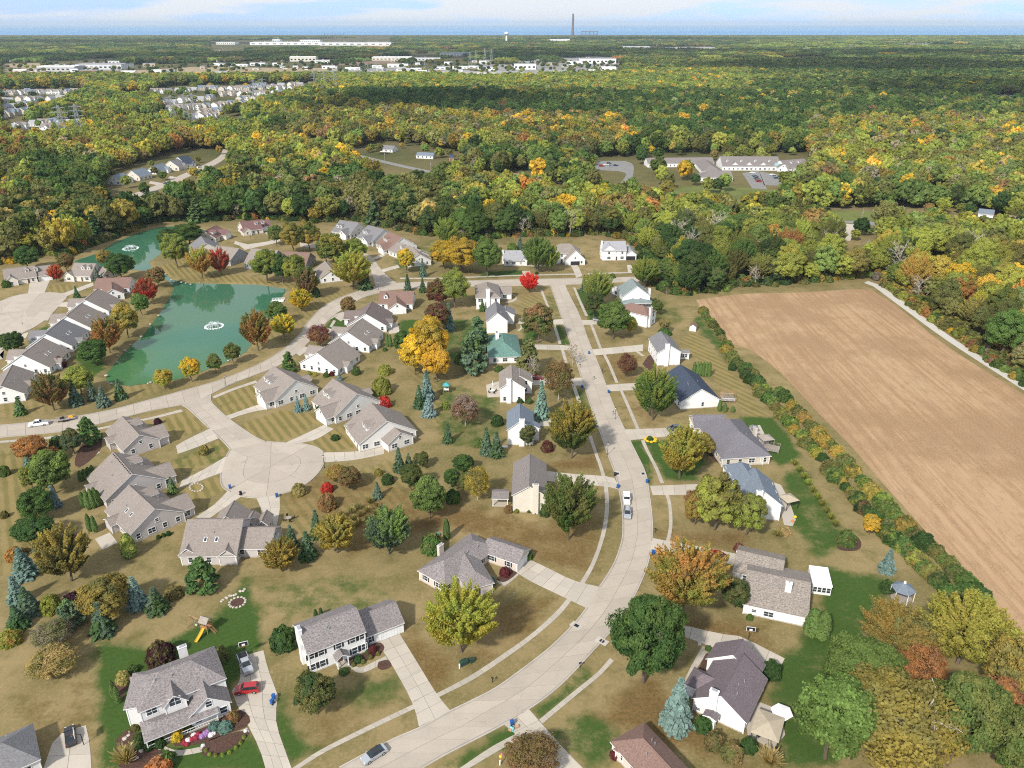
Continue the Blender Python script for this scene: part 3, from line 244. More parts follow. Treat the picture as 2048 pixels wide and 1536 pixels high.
L['sheds']=[
(-1204,2235,99.1,60,12,'grey'),
(-1139,2343,126.8,80,13,'ltgrey'),
(-1045,2127,101.5,25,7,'brick'),
(-413.1,2916,133.7,80,10,'cream'),
(-291.4,2896,89.1,40,8,'ltgrey'),
(-220.7,3317,116.2,120,10,'ltgrey'),
(-329.3,2423,59.1,25,8,'white'),
(35.8,2313,60.7,20,14,'white'),
(272.7,2687,114.1,60,14,'white'),
(192.5,2584,45.8,50,9,'white'),
(-41.9,2072,147.8,40,6,'cream'),
(61.6,2021,36.2,20,5,'cream'),
(-1339,5064,412.9,150,14,'white'),
(-902,4949,409.3,150,16,'white'),
(-1730,5149,114.8,80,12,'white'),
(-1533,5536,48.8,60,22,'white'),
(-1314,5546,130.1,80,18,'white'),
(-1250,3590,74,60,8,'tanwall'),
(-697.6,2814,86.8,30,14,'cream'),
(-768.5,2543,45.3,30,7,'white'),
(-708.1,2538,30.2,20,7,'white'),
(-806,2475,51.6,15,5,'white'),
(624,4313,152.2,60,9,'white'),
(852,4067,239.3,60,10,'white'),
(622.8,2746,107.3,40,6,'ltgrey'),
(721.7,2711,91.5,40,6,'ltgrey'),
(511.4,2739,43.9,25,7,'white'),
(256.3,2241,42.7,25,9,'white'),
(115.4,2125,38,20,6,'cream'),
(2319,4894,193.1,40,8,'white'),
(2511,4780,197.3,30,6,'white'),
(805,1360,36.8,30,6,'bluegrey'),
(-124.9,6737,99.1,30,12,'white'),
(329.1,5836,137.1,60,15,'white'),
(-608.5,2698,48.2,15,8,'white'),
(-191.6,2313,41.4,20,7,'white'),
(-435.1,2283,40.9,10,5,'white'),
(598.5,1370,9.9,12,5,'white'),
(-643.3,2361,21.1,10,5,'white'),
(-145,2336,41.8,14,6,'white'),
(-74.4,2310,41.4,14,6,'white'),
(102.1,1871,22.4,12,5,'cream'),
(135.4,1790,21.5,12,5,'brick'),
(189.7,1906,22.9,12,5,'white'),
(-276.8,2204,29,12,4,'cream'),
(-269.5,2215,24,20,4.9,'white'),
(-92.9,2669,23,12,7.6,'white'),
(-198.3,2610,25,20,6.7,'white'),
(-954,2764,36,16,4.4,'ltgrey'),
(278.9,2705,23,12,5.3,'grey'),
(-169.4,1987,35,17,6,'white'),
(-386.8,2399,27,16,5.5,'white'),
(-122.5,2739,17,19,5,'cream'),
(156.2,2429,20,13,5.3,'cream'),
(-226,2095,25,10,7.3,'ltgrey'),
(-949,2806,30,11,4.8,'grey'),
(-699.8,2288,17,18,4.1,'cream'),
(-256.1,2247,31,16,5.5,'cream'),
(-513.9,2349,37,16,7.8,'white'),
(-298.1,2289,17,19,4.9,'grey'),
(-893,2540,32,14,5,'white'),
(-287.3,2561,15,14,6.2,'white'),
(-854,2488,32,20,6.6,'white'),
(57.4,2327,25,14,6.7,'ltgrey'),
(206.2,2650,20,20,5.1,'grey'),
(-107.2,2376,33,19,6.1,'white'),
(-52.9,2177,15,21,5.7,'white'),
(-607.8,2353,14,17,6.9,'cream'),
(31.5,2400,27,21,7.2,'grey'),
(-170.4,1985,29,15,4.6,'tanwall'),
(-22.9,2033,33,21,7.6,'grey'),
(-523.3,2018,33,19,4.8,'cream'),
(212.4,2181,26,17,4.5,'grey'),
(-142.7,2188,27,11,5.4,'white'),
(-62.1,2672,14,14,6.8,'tanwall'),
(-72.4,2013,22,10,6,'ltgrey'),
(-331.6,2769,27,15,7.5,'white'),
(287.3,2828,21,13,4.8,'ltgrey'),
(-490.8,2316,16,21,5.3,'grey'),
(-292.4,2243,34,13,5.8,'white'),
(122.8,2582,26,19,5.6,'tanwall'),
(-393.2,2774,15,17,5.2,'tanwall'),
(-737.4,2119,35,18,4.7,'ltgrey'),
(-564.3,2293,19,11,7.2,'cream'),
(-351,2227,19,20,7.2,'grey'),
(-536.1,2690,29,20,6.4,'ltgrey'),
(-347.9,2234,19,15,5.5,'ltgrey'),
(210,2092,17,19,7.3,'white'),
(-854,2315,13,20,7.5,'tanwall'),
(-1146,2190,20,12,7.5,'white'),
(-903,2123,26,11,7.2,'white'),
(-1260,2201,20,12,4.7,'cream'),
(-1267,2673,36,14,6,'white'),
(-1156,2312,29,20,6,'tanwall'),
(-1305,2423,34,20,7.6,'white'),
(-1071,2477,36,16,7.4,'tanwall'),
(-1253,2131,33,17,7.9,'cream'),
(-905,2134,15,11,4.4,'white'),
(-878,2135,36,10,6.7,'grey'),
(-950,2068,37,19,7.8,'white')]
L['far_fields']=[([(-1603,2623),(-1524,2691),(-1085,2093),(-1237,2011)],'tan'),([(-1033,2229),(-939,2439),(-547.2,2383),(-432.6,2229),(-571.4,2052),(-935,2011)],'tan'),([(-649.4,2837),(-471.6,3000),(-359.6,2691),(-573,2497)],'brown'),([(922,3000),(1166,3183),(1114,2762),(850,2657)],'tan'),([(-719.1,2052),(-376.2,2383),(-114.6,2278),(-103.4,2052),(-493.4,1936)],'grey'),([(-111.2,2917),(421.5,3282),(376.4,2278),(242.4,1865),(-75.2,1954)],'grey'),([(-405.9,1058),(-367.9,1082),(-320.9,955),(-385.8,955)],'lawn'),([(-1303,4198),(-719.7,4989),(-631.5,4560),(-1166,3750)],'tan'),([(680.9,3750),(926,3750),(879,3560),(646.8,3560)],'tan'),([(-1829,3000),(-1772,3089),(-1630,2837),(-1687,2762)],'grey'),([(231.9,477.9),(256.8,477.9),(216.9,395.4),(193.3,395.4)],'straw'),([(211.7,395.4),(227,397.3),(214.1,369.2),(199.7,367.5)],'brown'),([(87.4,607.5),(162.3,613.6),(198.4,597.6),(177.2,527.8),(78.5,540.5)],'lawn'),([(209.5,527.8),(260.4,520.1),(247.3,491.3),(198.8,498.2)],'lawn')]
L['trees']=[
('plume',-10.1,119.1,6.7,15.6,'yl','yg','yellow-green maple in front of the cream ranch house'),
('maple',25.3,111.1,6.9,19.6,'dg','g','dark green and green broadleaf tree on the verge across from the ranch driveway'),
('plume',36.7,129.8,7.8,17.3,'yg','o','yellow-green and orange maple in front of the broad tan roofed house'),
('maple',48.2,132,3,7.5,'dg','ol','dark green and olive broadleaf tree trimmed round beside the tan roofed house'),
('spruce',29.6,101,3.3,11.2,'bl','bl','blue-green spruce beside the plum roofed house'),
('maple',65.2,107.8,6.9,11.9,'g','lg','green and light green broadleaf tree upper of two behind the plum roofed house'),
('maple',54,94.1,6.2,16.9,'g','lg','green and light green broadleaf tree lower of two behind the plum roofed house'),
('plume',75.3,116.7,6.7,12.7,'go','ol','golden and olive maple beside the small hexagonal gazebo'),
('plume',88.3,116,8.2,14.9,'yg','go','yellow-green and golden maple at the field edge of the grove'),
('sparse',77.1,109.5,4.3,9.8,'o','ru','orange and rust-brown thin-leaved tree in the middle of the grove'),
('sparse',65,93.8,9.7,16.4,'go','ol','golden and olive thin-leaved tree with pale bare limbs in the grove'),
('maple',75.9,94.1,6.3,17.8,'g','ol','green and olive broadleaf tree in the grove behind the pale limbed tree'),
('maple',84,98.4,4.7,13.3,'o','ru','orange and rust-brown broadleaf tree in the grove'),
('maple',92.5,108.1,4.4,12.5,'ol','go','olive and golden broadleaf tree at the outer corner of the grove'),
('maple',83.6,90.4,4.9,14,'g','ol','green and olive broadleaf tree at the outer corner of the grove'),
('shrub',100.1,123,3.1,5.3,'ol','go','olive and golden shrub on the field edge beside the grove'),
('shrub',102,136.2,3.4,3.8,'g','dg','green and dark green shrub at the field edge above the grove'),
('arb',62,123.8,1.8,6.9,'g','g','green arborvitae by the white sunroom'),
('arb',63.8,123,1.7,7,'g','g','green arborvitae by the white sunroom'),
('shrub',35.4,96.6,2,3.5,'ol','ru','olive and rust-brown shrub under the tall chimney of the plum roofed house'),
('shrub',38.1,94.6,2.2,2.9,'ol','ru','olive and rust-brown shrub under the tall chimney of the plum roofed house'),
('shrub',34.4,100.3,1.9,3.3,'dg','g','dark green and green shrub between the blue spruce and the white gable wall'),
('shrub',41.4,96,1.6,2.7,'dg','dg','dark green shrub at the patio corner of the plum roofed house'),
('shrub',36.9,96,.7,1.2,'yg','yg','yellow-green shrub between two round shrubs at the white gable wall'),
('grass',44.1,92.8,2.5,2.9,'st','ol','straw-coloured and olive ornamental grass clump beside the canopied patio'),
('shrub',50.4,112.9,2.2,3.9,'dg','dg','dark green shrub at the garage corner of the plum roofed house'),
('shrub',39.7,119.6,.71,1.2,'g','g','green shrub beside the front walk of the plum roofed house'),
('shrub',35.7,113.4,.63,1.1,'yg','yg','yellow-green shrub beside the front walk of the plum roofed house'),
('shrub',34.8,112,.63,1.1,'yg','yg','yellow-green shrub beside the front walk of the plum roofed house'),
('sparse',3.5,91.8,4.7,5.7,'ru','ol','rust-brown and olive thin-leaved tree beside the driveway with the blue bin'),
('shrub',22.7,98.3,1.2,2,'y','y','bright yellow shrub against the red-brown hipped roof'),
('shrub',17.9,94.4,1.1,1.9,'dr','dr','dark red shrub at the front of the red-brown roofed house'),
('maple',-35.8,103.4,3.6,9.2,'ol','dg','olive and dark green broadleaf tree on the lawn in front of the colonial house'),
('shrub',-46.5,120.9,3,5.3,'dg','g','dark green and green shrub at the chimney end of the colonial house'),
('shrub',-28.1,119,1,1.7,'dr','dr','dark red shrub beside the portico bed of the colonial house'),
('shrub',-32.8,113.5,1.1,1.2,'g','g','green shrub under the front windows of the colonial house'),
('shrub',-30.6,116.7,1.1,1.2,'dg','dg','dark green shrub under the front windows of the colonial house'),
('shrub',-31.3,115.3,.54,.9,'ol','ol','olive shrub in the front bed of the colonial house'),
('shrub',-29.5,116.1,.54,.9,'ol','ol','olive shrub in the front bed of the colonial house'),
('shrub',-28.2,117.3,.55,1,'ol','ol','olive shrub in the front bed of the colonial house'),
('shrub',-26.9,118.3,.5,.9,'ol','ol','olive shrub in the front bed of the colonial house'),
('shrub',-29.1,118.7,.5,.9,'g','g','green shrub in the front bed of the colonial house'),
('arb',-41.8,128.9,.48,2.3,'dg','dg','dark green arborvitae behind the colonial house'),
('arb',-40.8,129.4,.48,2.3,'dg','dg','dark green arborvitae behind the colonial house'),
('shrub',-69.7,116.6,3.1,5.3,'pu','ol','purple and olive shrub behind the arched dormer house'),
('shrub',-58.4,117,2.1,3.6,'ol','g','olive and green shrub at the garage corner of the arched dormer house'),
('shrub',-74.8,111.3,1.5,2.7,'st','yg','straw-coloured and yellow-green shrub behind the arched dormer house'),
('shrub',-74.3,113.6,1.5,1.6,'g','dg','green and dark green shrub behind the arched dormer house'),
('arb',-74.8,107.4,.61,4.2,'g','g','green arborvitae in the bed behind the arched dormer house'),
('arb',-73.4,106.1,.6,4.2,'g','g','green arborvitae in the bed behind the arched dormer house'),
('grass',-66,92.9,2.5,4,'st','ol','straw-coloured and olive ornamental grass clump in the stone bed by the porch'),
('shrub',-58.9,93.3,1.5,2.7,'g','g','green shrub at the front bed of the arched dormer house'),
('shrub',-63.5,96.3,1.1,1.8,'dg','dg','dark green shrub clipped round beside the porch steps'),
('shrub',-61.8,96.7,1.1,2,'dg','dg','dark green shrub clipped round beside the porch steps'),
('shrub',-66,97.9,1.1,1.7,'dg','ol','dark green and olive shrub beside the porch corner'),
('shrub',-67.9,100.4,1.1,1.2,'ol','ol','olive shrub beside the porch corner'),
('shrub',-65.3,96.4,1,1.2,'g','dg','green and dark green shrub beside the porch corner'),
('shrub',-59.3,98,1.1,2,'y','yg','bright yellow and yellow-green shrub at the porch steps'),
('shrub',-59.4,99.8,.9,1.2,'y','yg','bright yellow and yellow-green shrub at the porch steps'),
('shrub',-58,100,.99,1.6,'g','g','green shrub beside the porch rail'),
('shrub',-50.7,102.2,1.3,2.2,'ru','ol','rust-brown and olive shrub clipped round at the garage gable'),
('shrub',-53.5,100.3,1.3,1.5,'bl','bl','blue-green shrub spreading low under the garage gable'),
('shrub',-51.5,100.2,1.5,1.7,'bl','bl','blue-green shrub spreading low under the garage gable'),
('shrub',-53.3,95.5,.39,.7,'yg','g','yellow-green and green shrub in the kidney shaped bed'),
('shrub',-52.4,94.7,.39,.7,'yg','g','yellow-green and green shrub in the kidney shaped bed'),
('shrub',-51.3,94.5,.39,.7,'yg','g','yellow-green and green shrub in the kidney shaped bed'),
('shrub',-50.1,94.6,.39,.7,'yg','g','yellow-green and green shrub in the kidney shaped bed'),
('shrub',-49.1,95.1,.39,.7,'yg','g','yellow-green and green shrub in the kidney shaped bed'),
('shrub',-48.3,96.1,.39,.7,'yg','g','yellow-green and green shrub in the kidney shaped bed'),
('shrub',-47.8,97.1,.4,.7,'yg','g','yellow-green and green shrub in the kidney shaped bed'),
('shrub',-47.6,98.3,.4,.7,'yg','g','yellow-green and green shrub in the kidney shaped bed'),
('shrub',-59.8,91.3,2.6,2.9,'o','ru','orange and rust-brown shrub at the stone bed below the porch'),
('spruce',-111.5,142.8,3.1,7.7,'bl','sg','blue-green and grey-green spruce in the back lawn row west of the skylight villa'),
('spruce',-108,133.7,2.3,7.1,'bl','bl','blue-green spruce in the back lawn row below the larger blue spruce'),
('spruce',-103.7,130.4,2.8,6.9,'sg','dg','grey-green and dark green spruce in the back lawn row beside the purple tree'),
('spruce',-103.5,126.1,2.4,5.8,'dg','sg','dark green and grey-green spruce in the back lawn row lowest of the spruces'),
('maple',-123.2,177.4,5.2,12.6,'g','lg','green and light green broadleaf tree behind the middle taupe villa'),
('maple',-120.3,164.7,3.9,8.4,'g','dg','green and dark green broadleaf tree upper of the round pair in the back lawn'),
('maple',-115.8,155.1,4.5,7,'g','dg','green and dark green broadleaf tree lower of the round pair in the back lawn'),
('plume',-100.2,140.9,5.5,14,'ol','go','olive and golden maple on the lawn behind the skylight villa'),
('spruce',-119.7,170.9,1.8,6.5,'bl','bl','blue-green spruce in the lawn beside the round green pair'),
('spruce',-113.8,152.7,1.8,5.3,'sg','sg','grey-green spruce beside the olive maple in the back lawn'),
('maple',-138.4,193.5,4.4,7.9,'ru','o','rust-brown and orange broadleaf tree behind the corner villa by the sidewalk'),
('maple',-133.7,194.1,3.2,4.3,'ru','o','rust-brown and orange broadleaf tree behind the corner villa by the sidewalk'),
('spruce',-137.3,190.2,2,4.8,'sg','bl','grey-green and blue-green spruce beside the rust coloured trees'),
('maple',-130.4,179,2.4,6.9,'ol','yg','olive and yellow-green broadleaf tree beside the rust coloured trees'),
('shrub',-135.7,202.2,2.5,4.4,'g','sg','green and grey-green shrub near the sidewalk behind the corner villa'),
('maple',-128.7,198.3,2.9,8.3,'sg','ol','grey-green and olive broadleaf tree near the corner villa patio'),
('pine',-127.6,205.2,3.6,8.3,'g','dg','green and dark green pine near the corner villa by pond road'),
('shrub',-142.5,186.8,1.8,3.2,'g','ol','green and olive shrub alone on the western lawn'),
('shrub',-130.4,166.2,1.2,2,'ol','g','olive and green shrub alone on the western lawn'),
('shrub',-117.9,149.8,2.5,2.8,'o','g','orange and green shrub above the blue spruces'),
('maple',-86,129,5,9.7,'go','ol','golden and olive broadleaf tree above the play set lawn'),
('spruce',-81.3,132.6,2.5,7.9,'bl','bl','blue-green spruce right of the golden tree above the play set'),
('spruce',-84.9,124.5,2.9,7.8,'dg','sg','dark green and grey-green spruce in front of the golden tree above the play set'),
('spruce',-76.6,131.2,2.7,6.2,'dg','sg','dark green and grey-green spruce alone above the play set lawn'),
('shrub',-94.8,132,2.6,4.5,'pu','pu','purple shrub in the western tree row'),
('shrub',-99.5,131.4,2.5,4.3,'yg','ol','yellow-green and olive shrub in the western tree row'),
('pine',-92.9,127,3.2,6.1,'sg','g','grey-green and green pine in the western tree row'),
('sparse',-92.9,120.4,3.8,5.8,'gy','ol','bare grey and olive thin-leaved tree at the south end of the western tree row'),
('shrub',-102.9,121.9,2.7,3,'yg','o','yellow-green and orange shrub at the west edge of the meadow'),
('sparse',-89.1,113.3,4.5,5.3,'ol','st','olive and straw-coloured thin-leaved tree alone in the dry meadow'),
('pine',-69.1,138.4,4.1,8,'dg','g','dark green and green pine behind the villa with two back gables'),
('shrub',-75,136,2.3,2.6,'ol','ru','olive and rust-brown shrub beside the dark pine'),
('plume',-53.1,144.3,3.9,8.2,'go','ol','golden and olive maple at the garage of the villa with two back gables'),
('plume',-41.9,151.3,4.5,9.9,'go','ol','golden and olive maple beside the small spruces'),
('spruce',-53.2,153.5,1.9,6.5,'dg','sg','dark green and grey-green spruce between two golden trees'),
('spruce',-48.4,149.5,2.4,7.5,'dg','sg','dark green and grey-green spruce between two golden trees'),
('spruce',-48,157.6,2,8.1,'dg','sg','dark green and grey-green spruce between two golden trees'),
('arb',-119.4,183.5,.69,3.2,'g','g','green arborvitae behind the middle taupe villa'),
('arb',-118.8,184.5,.69,3.2,'g','g','green arborvitae behind the middle taupe villa'),
('arb',-118.2,185.6,.7,3.2,'g','g','green arborvitae behind the middle taupe villa'),
('arb',-117.6,186.6,.7,3.2,'g','g','green arborvitae behind the middle taupe villa'),
('arb',-112.2,170.7,.85,4.6,'g','g','green arborvitae in the tight clump behind the middle taupe villa'),
('arb',-110.4,169.7,.84,5.9,'g','g','green arborvitae in the tight clump behind the middle taupe villa'),
('arb',-109.5,170.2,.85,5.9,'g','g','green arborvitae in the tight clump behind the middle taupe villa'),
('arb',-108.8,170.9,.85,5.9,'g','g','green arborvitae in the tight clump behind the middle taupe villa'),
('arb',-108.5,171.6,.85,4.6,'g','g','green arborvitae in the tight clump behind the middle taupe villa'),
('arb',-105.3,160.1,.75,5.1,'g','g','green arborvitae in a pair behind the skylight villa'),
('arb',-103.8,159.7,.74,4.8,'g','g','green arborvitae in a pair behind the skylight villa'),
('arb',-90.8,149.9,1.8,6.5,'g','yg','green and yellow-green arborvitae at the back corner of the skylight villa'),
('shrub',-87,157.1,.62,1.1,'dg','dg','dark green shrub along the gable wall of the skylight villa'),
('shrub',-86.1,157.9,.62,1.1,'dg','dg','dark green shrub along the gable wall of the skylight villa'),
('shrub',-85.1,158.5,.74,1.3,'dg','dg','dark green shrub along the gable wall of the skylight villa'),
('spruce',-91.6,177.5,1.5,5.1,'g','sg','green and grey-green spruce at the garage of the middle taupe villa'),
('shrub',-112.1,217.3,1.3,2.3,'pu','pu','purple shrub at the front of the corner villa'),
('shrub',-90.7,198.8,1.8,2.8,'ol','go','olive and golden shrub on the lawn of the corner villa'),
('maple',-21.1,165.4,4.3,12.2,'g','lg','green and light green broadleaf tree alone on the lawn west of the chimney house'),
('plume',-29.3,150.7,5.2,12.3,'sg','lg','grey-green and light green maple alone on the open lawn'),
('shrub',-15.7,173.6,2.2,3.9,'g','dg','green and dark green shrub in the clump behind the chimney house'),
('maple',-16.2,179.4,2.2,6.1,'dg','g','dark green and green broadleaf tree in the clump behind the chimney house'),
('maple',-13.6,188.2,3,5.3,'dg','g','dark green and green broadleaf tree in the clump behind the chimney house'),
('sparse',-9.2,174,3.4,9.7,'go','ol','golden and olive thin-leaved tree with visible trunk behind the chimney house'),
('maple',-12.1,177.4,2.1,6,'ol','g','olive and green broadleaf tree in the clump behind the chimney house'),
('maple',-27.3,178.6,3,8,'dg','ol','dark green and olive broadleaf tree on the back lawn'),
('spruce',-31.9,188.9,2,7.6,'dg','sg','dark green and grey-green spruce behind the curved driveway villa'),
('spruce',-29.4,190.8,1.4,4.7,'dg','sg','dark green and grey-green spruce behind the curved driveway villa'),
('maple',-25.7,190.6,2.1,4.6,'dg','ol','dark green and olive broadleaf tree on the back lawn'),
('shrub',-34.3,182.6,1.9,3.2,'dg','g','dark green and green shrub on the back lawn'),
('spruce',-35.9,175.1,1.5,5,'sg','sg','grey-green spruce alone by the grass clumps'),
('shrub',-37.5,186.9,1.3,2.2,'go','ol','golden and olive shrub on the back lawn'),
('maple',-44.2,179.6,3.1,6.1,'ru','ol','rust-brown and olive broadleaf tree on the back lawn'),
('maple',-48.4,182.7,2.7,5.1,'ru','go','rust-brown and golden broadleaf tree on the back lawn'),
('shrub',-50,178.3,1.8,3,'r','dr','bright red and dark red shrub on the cul-de-sac lawn'),
('shrub',-48.3,170.6,2.7,4.7,'ru','ol','rust-brown and olive shrub on the cul-de-sac lawn'),
('shrub',-57.4,177.1,2.2,3.5,'st','ol','straw-coloured and olive shrub at the cul-de-sac kerb'),
('maple',4.6,203,2.4,6.8,'dg','ol','dark green and olive broadleaf tree against the blue-grey roofed house'),
('plume',17.3,195.9,6.4,17.6,'g','go','green and golden maple in front of the blue-grey roofed house'),
('spruce',-7.5,198.4,2.3,9,'sg','dg','grey-green and dark green spruce behind the blue-grey roofed house'),
('spruce',-4.5,197.4,2.5,8,'dg','sg','dark green and grey-green spruce behind the blue-grey roofed house'),
('shrub',-10.2,203.2,1.8,3.1,'lg','g','light green and green shrub behind the blue-grey roofed house'),
('shrub',-4.6,216.9,2.2,3.8,'dg','dg','dark green shrub behind the blue-grey roofed house'),
('spruce',-19.4,205.3,1.8,6.7,'dg','sg','dark green and grey-green spruce alone on the striped back lawn'),
('shrub',10.4,200.6,2.1,3.6,'dr','ol','dark red and olive shrub at the front of the blue-grey roofed house'),
('plume',13.9,156.8,6.3,17.1,'g','ol','green and olive maple in front of the tall chimney house'),
('shrub',1.2,168.3,.78,1.3,'yg','g','yellow-green and green shrub at the chimney wall of the cream house'),
('shrub',4.4,168.4,.58,1,'g','g','green shrub at the chimney wall of the cream house'),
('shrub',6.1,167.9,.58,1,'g','g','green shrub at the chimney wall of the cream house'),
('shrub',-.9,168.6,1.3,2.2,'ru','ol','rust-brown and olive shrub at the chimney wall of the cream house'),
('shrub',8.5,167.1,1.5,2.7,'dg','g','dark green and green shrub at the chimney wall of the cream house'),
('shrub',10.8,178.2,1.1,1.9,'dr','dr','dark red shrub at the front of the tall chimney house'),
('arb',14.4,182,.96,3,'g','g','green arborvitae at the front of the tall chimney house'),
('arb',-16,156.8,.92,6,'g','dg','green and dark green arborvitae behind the cream ranch house'),
('shrub',-19.2,152.4,3,5.2,'g','ol','green and olive shrub behind the cream ranch house'),
('shrub',-1.6,143.2,1.4,2.4,'dr','dr','dark red shrub in the porch bed of the cream ranch house'),
('shrub',-4.6,140.1,1.1,2,'bl','bl','blue-green shrub in the porch bed of the cream ranch house'),
('shrub',3.8,149.4,1.4,2.5,'g','g','green shrub at the garage of the cream ranch house'),
('oak',50.6,160.5,5.6,16,'yg','ol','yellow-green and olive spreading tree in front of the slate roofed house'),
('oak',58,158.4,4,11.4,'yg','ol','yellow-green and olive spreading tree in front of the slate roofed house'),
('maple',46.2,162.9,3.3,9.2,'go','ru','golden and rust-brown broadleaf tree in front of the slate roofed house'),
('plume',46.8,185,5.4,15.2,'go','yg','golden and yellow-green maple on the bright lawn beside the grey hipped roof'),
('maple',55.7,197,3.3,7.3,'go','ol','golden and olive broadleaf tree near the parked grey van'),
('plume',45,219.8,6.3,17.8,'g','yg','green and yellow-green maple in front of the navy roofed house'),
('shrub',81.4,155,2.5,4.4,'g','ol','green and olive shrub in the oval bed on the back lawn'),
('maple',88.5,158.4,2,5.8,'y','go','bright yellow and golden broadleaf tree on the field hedge'),
('spruce',86.7,144.5,2.1,6.1,'bl','sg','blue-green and grey-green spruce beside the field hedge'),
('shrub',83.7,137.7,1.8,3.1,'dg','g','dark green and green shrub beside the hexagonal gazebo'),
('sparse',41.1,253.2,3.6,8.7,'ru','dr','rust-brown and dark red thin-leaved tree in a stone ringed bed'),
('maple',40.5,290.2,6.4,15.5,'g','lg','green and light green broadleaf tree in front of the hipped brown roof'),
('maple',48.2,294.7,2.6,7.5,'go','yg','golden and yellow-green broadleaf tree in front of the hipped brown roof'),
('plume',38.1,331,6.5,15.5,'lg','yg','light green and yellow-green maple at the corner junction lawn'),
('maple',35.1,315.5,3.9,10.9,'ol','dg','olive and dark green broadleaf tree at the corner junction lawn'),
('spruce',34,351.5,2,8.1,'sg','dg','grey-green and dark green spruce at the corner junction lawn'),
('plume',63.3,357,6.4,13.9,'lg','yg','light green and yellow-green maple behind the grey-green roof'),
('plume',8,349.3,4.2,9.4,'r','r','bright red maple at the road junction'),
('maple',10.4,285.9,6.1,15.1,'g','ru','green and rust-brown broadleaf tree on the lawn by the grey gabled house'),
('pine',5.9,256.1,4.8,13.6,'ol','dg','olive and dark green pine beside the green hipped roof'),
('bare',7.8,251.7,2.8,8,'gy','gy','bare grey leafless tree beside the green hipped roof'),
('sparse',15.6,234.3,5,14.1,'ol','ru','olive and rust-brown thin-leaved tree in front of the tan roofed house with patio'),
('bare',22.5,264,3.3,8.2,'gy','ru','bare grey and rust-brown leafless tree leaning over the road'),
('spruce',9.4,221.1,2.9,13.2,'bl','sg','blue-green and grey-green spruce beside the tan roofed house with patio'),
('pine',-13.2,277.7,5.2,14.1,'sg','g','grey-green and green pine behind the green hipped roof'),
('pine',-14.2,257.5,5.8,15.3,'sg','g','grey-green and green pine behind the green hipped roof'),
('shrub',-19,266.4,2.8,4.9,'lg','g','light green and green shrub behind the green hipped roof'),
('maple',-30.1,259.2,7.2,20.1,'y','go','bright yellow and golden broadleaf tree largest of the yellow group behind the green roof'),
('maple',-35,255.1,5.2,14.7,'go','y','golden and bright yellow broadleaf tree in the yellow group behind the green roof'),
('maple',-26.6,249,4.9,13.8,'y','go','bright yellow and golden broadleaf tree in the yellow group behind the green roof'),
('spruce',-28.5,234.5,3,10.9,'bl','sg','blue-green and grey-green spruce below the yellow trees'),
('spruce',-26.8,222.9,2.7,7.6,'bl','bl','blue-green spruce below the yellow trees'),
('spruce',-30.5,228.9,2.3,8.1,'dg','sg','dark green and grey-green spruce below the yellow trees'),
('sparse',-14.7,216,4.5,10.3,'ru','gy','rust-brown and bare grey thin-leaved tree on the lawn behind the tan roofed house with patio'),
('shrub',-21.7,228.1,1.6,2.8,'yg','g','yellow-green and green shrub on the lawn behind the tan roofed house with patio'),
('shrub',-45.9,256.5,2.9,3.8,'yg','ol','yellow-green and olive shrub on the lawn inside the pond road bend'),
('shrub',-44.8,240.3,3.8,6.5,'yg','ol','yellow-green and olive shrub on the lawn inside the pond road bend'),
('shrub',-42.2,229.6,2.5,4.3,'r','dr','bright red and dark red shrub between two pale villas'),
('maple',-32.8,326.2,4.6,13.1,'dr','ol','dark red and olive broadleaf tree behind the hipped brown roof house'),
('maple',-30.3,293.5,4.8,13.7,'ol','dr','olive and dark red broadleaf tree behind the hipped brown roof house'),
('maple',-25.5,327.2,6.4,17.2,'lg','yg','light green and yellow-green broadleaf tree behind the hipped brown roof house'),
('spruce',-26.1,301.1,2.7,11.4,'bl','sg','blue-green and grey-green spruce behind the hipped brown roof house'),
('spruce',-13,323.4,1.5,5.6,'g','g','green spruce at the chimney of the hipped brown roof house'),
('maple',-24.9,381.5,10.1,17.5,'y','go','bright yellow and golden broadleaf tree by the cross street below the woods'),
('maple',-34.8,387.9,7.2,14.5,'yg','y','yellow-green and bright yellow broadleaf tree by the cross street below the woods'),
('plume',-36.7,429.4,7,16.9,'yg','lg','yellow-green and light green maple alone below the woods'),
('maple',-12.2,375.2,7.2,18.9,'g','lg','green and light green broadleaf tree left of the white ranch house'),
('plume',12.8,381.5,7.6,18.2,'lg','g','light green and green maple right of the white ranch house'),
('plume',18.5,383.1,5.6,14.3,'lg','yg','light green and yellow-green maple right of the white ranch house'),
('spruce',4.5,426.8,2,8.6,'sg','sg','grey-green spruce behind the white ranch house'),
('shrub',.3,424.6,3.1,5.3,'lg','g','light green and green shrub behind the white ranch house'),
('plume',-75.7,354.1,9.2,18.1,'go','yg','golden and yellow-green maple at the mouth of the lane by pond road'),
('maple',-83,398.5,6.8,12.8,'g','yg','green and yellow-green broadleaf tree beside the lane'),
('spruce',-70,354.4,3.8,14.3,'dg','sg','dark green and grey-green spruce beside the big golden tree at the lane mouth'),
('maple',-92.8,390.2,6.2,17.5,'g','go','green and golden broadleaf tree beside the lane'),
('maple',-53.5,381.3,4.3,12.2,'yg','y','yellow-green and bright yellow broadleaf tree in front of the villa at the lane mouth'),
('spruce',-44.6,374.8,2.1,9.5,'sg','sg','grey-green spruce at the lane mouth villa'),
('spruce',-49.3,351.5,2.2,8.6,'sg','dg','grey-green and dark green spruce between lane and cross street'),
('spruce',-42.1,350.1,2,7.1,'dg','sg','dark green and grey-green spruce between lane and cross street'),
('maple',-172.9,389.4,6.7,17.8,'yg','lg','yellow-green and light green broadleaf tree on the spit between the ponds'),
('maple',-183.6,433.3,7.9,12.7,'dg','g','dark green and green broadleaf tree on the spit between the ponds'),
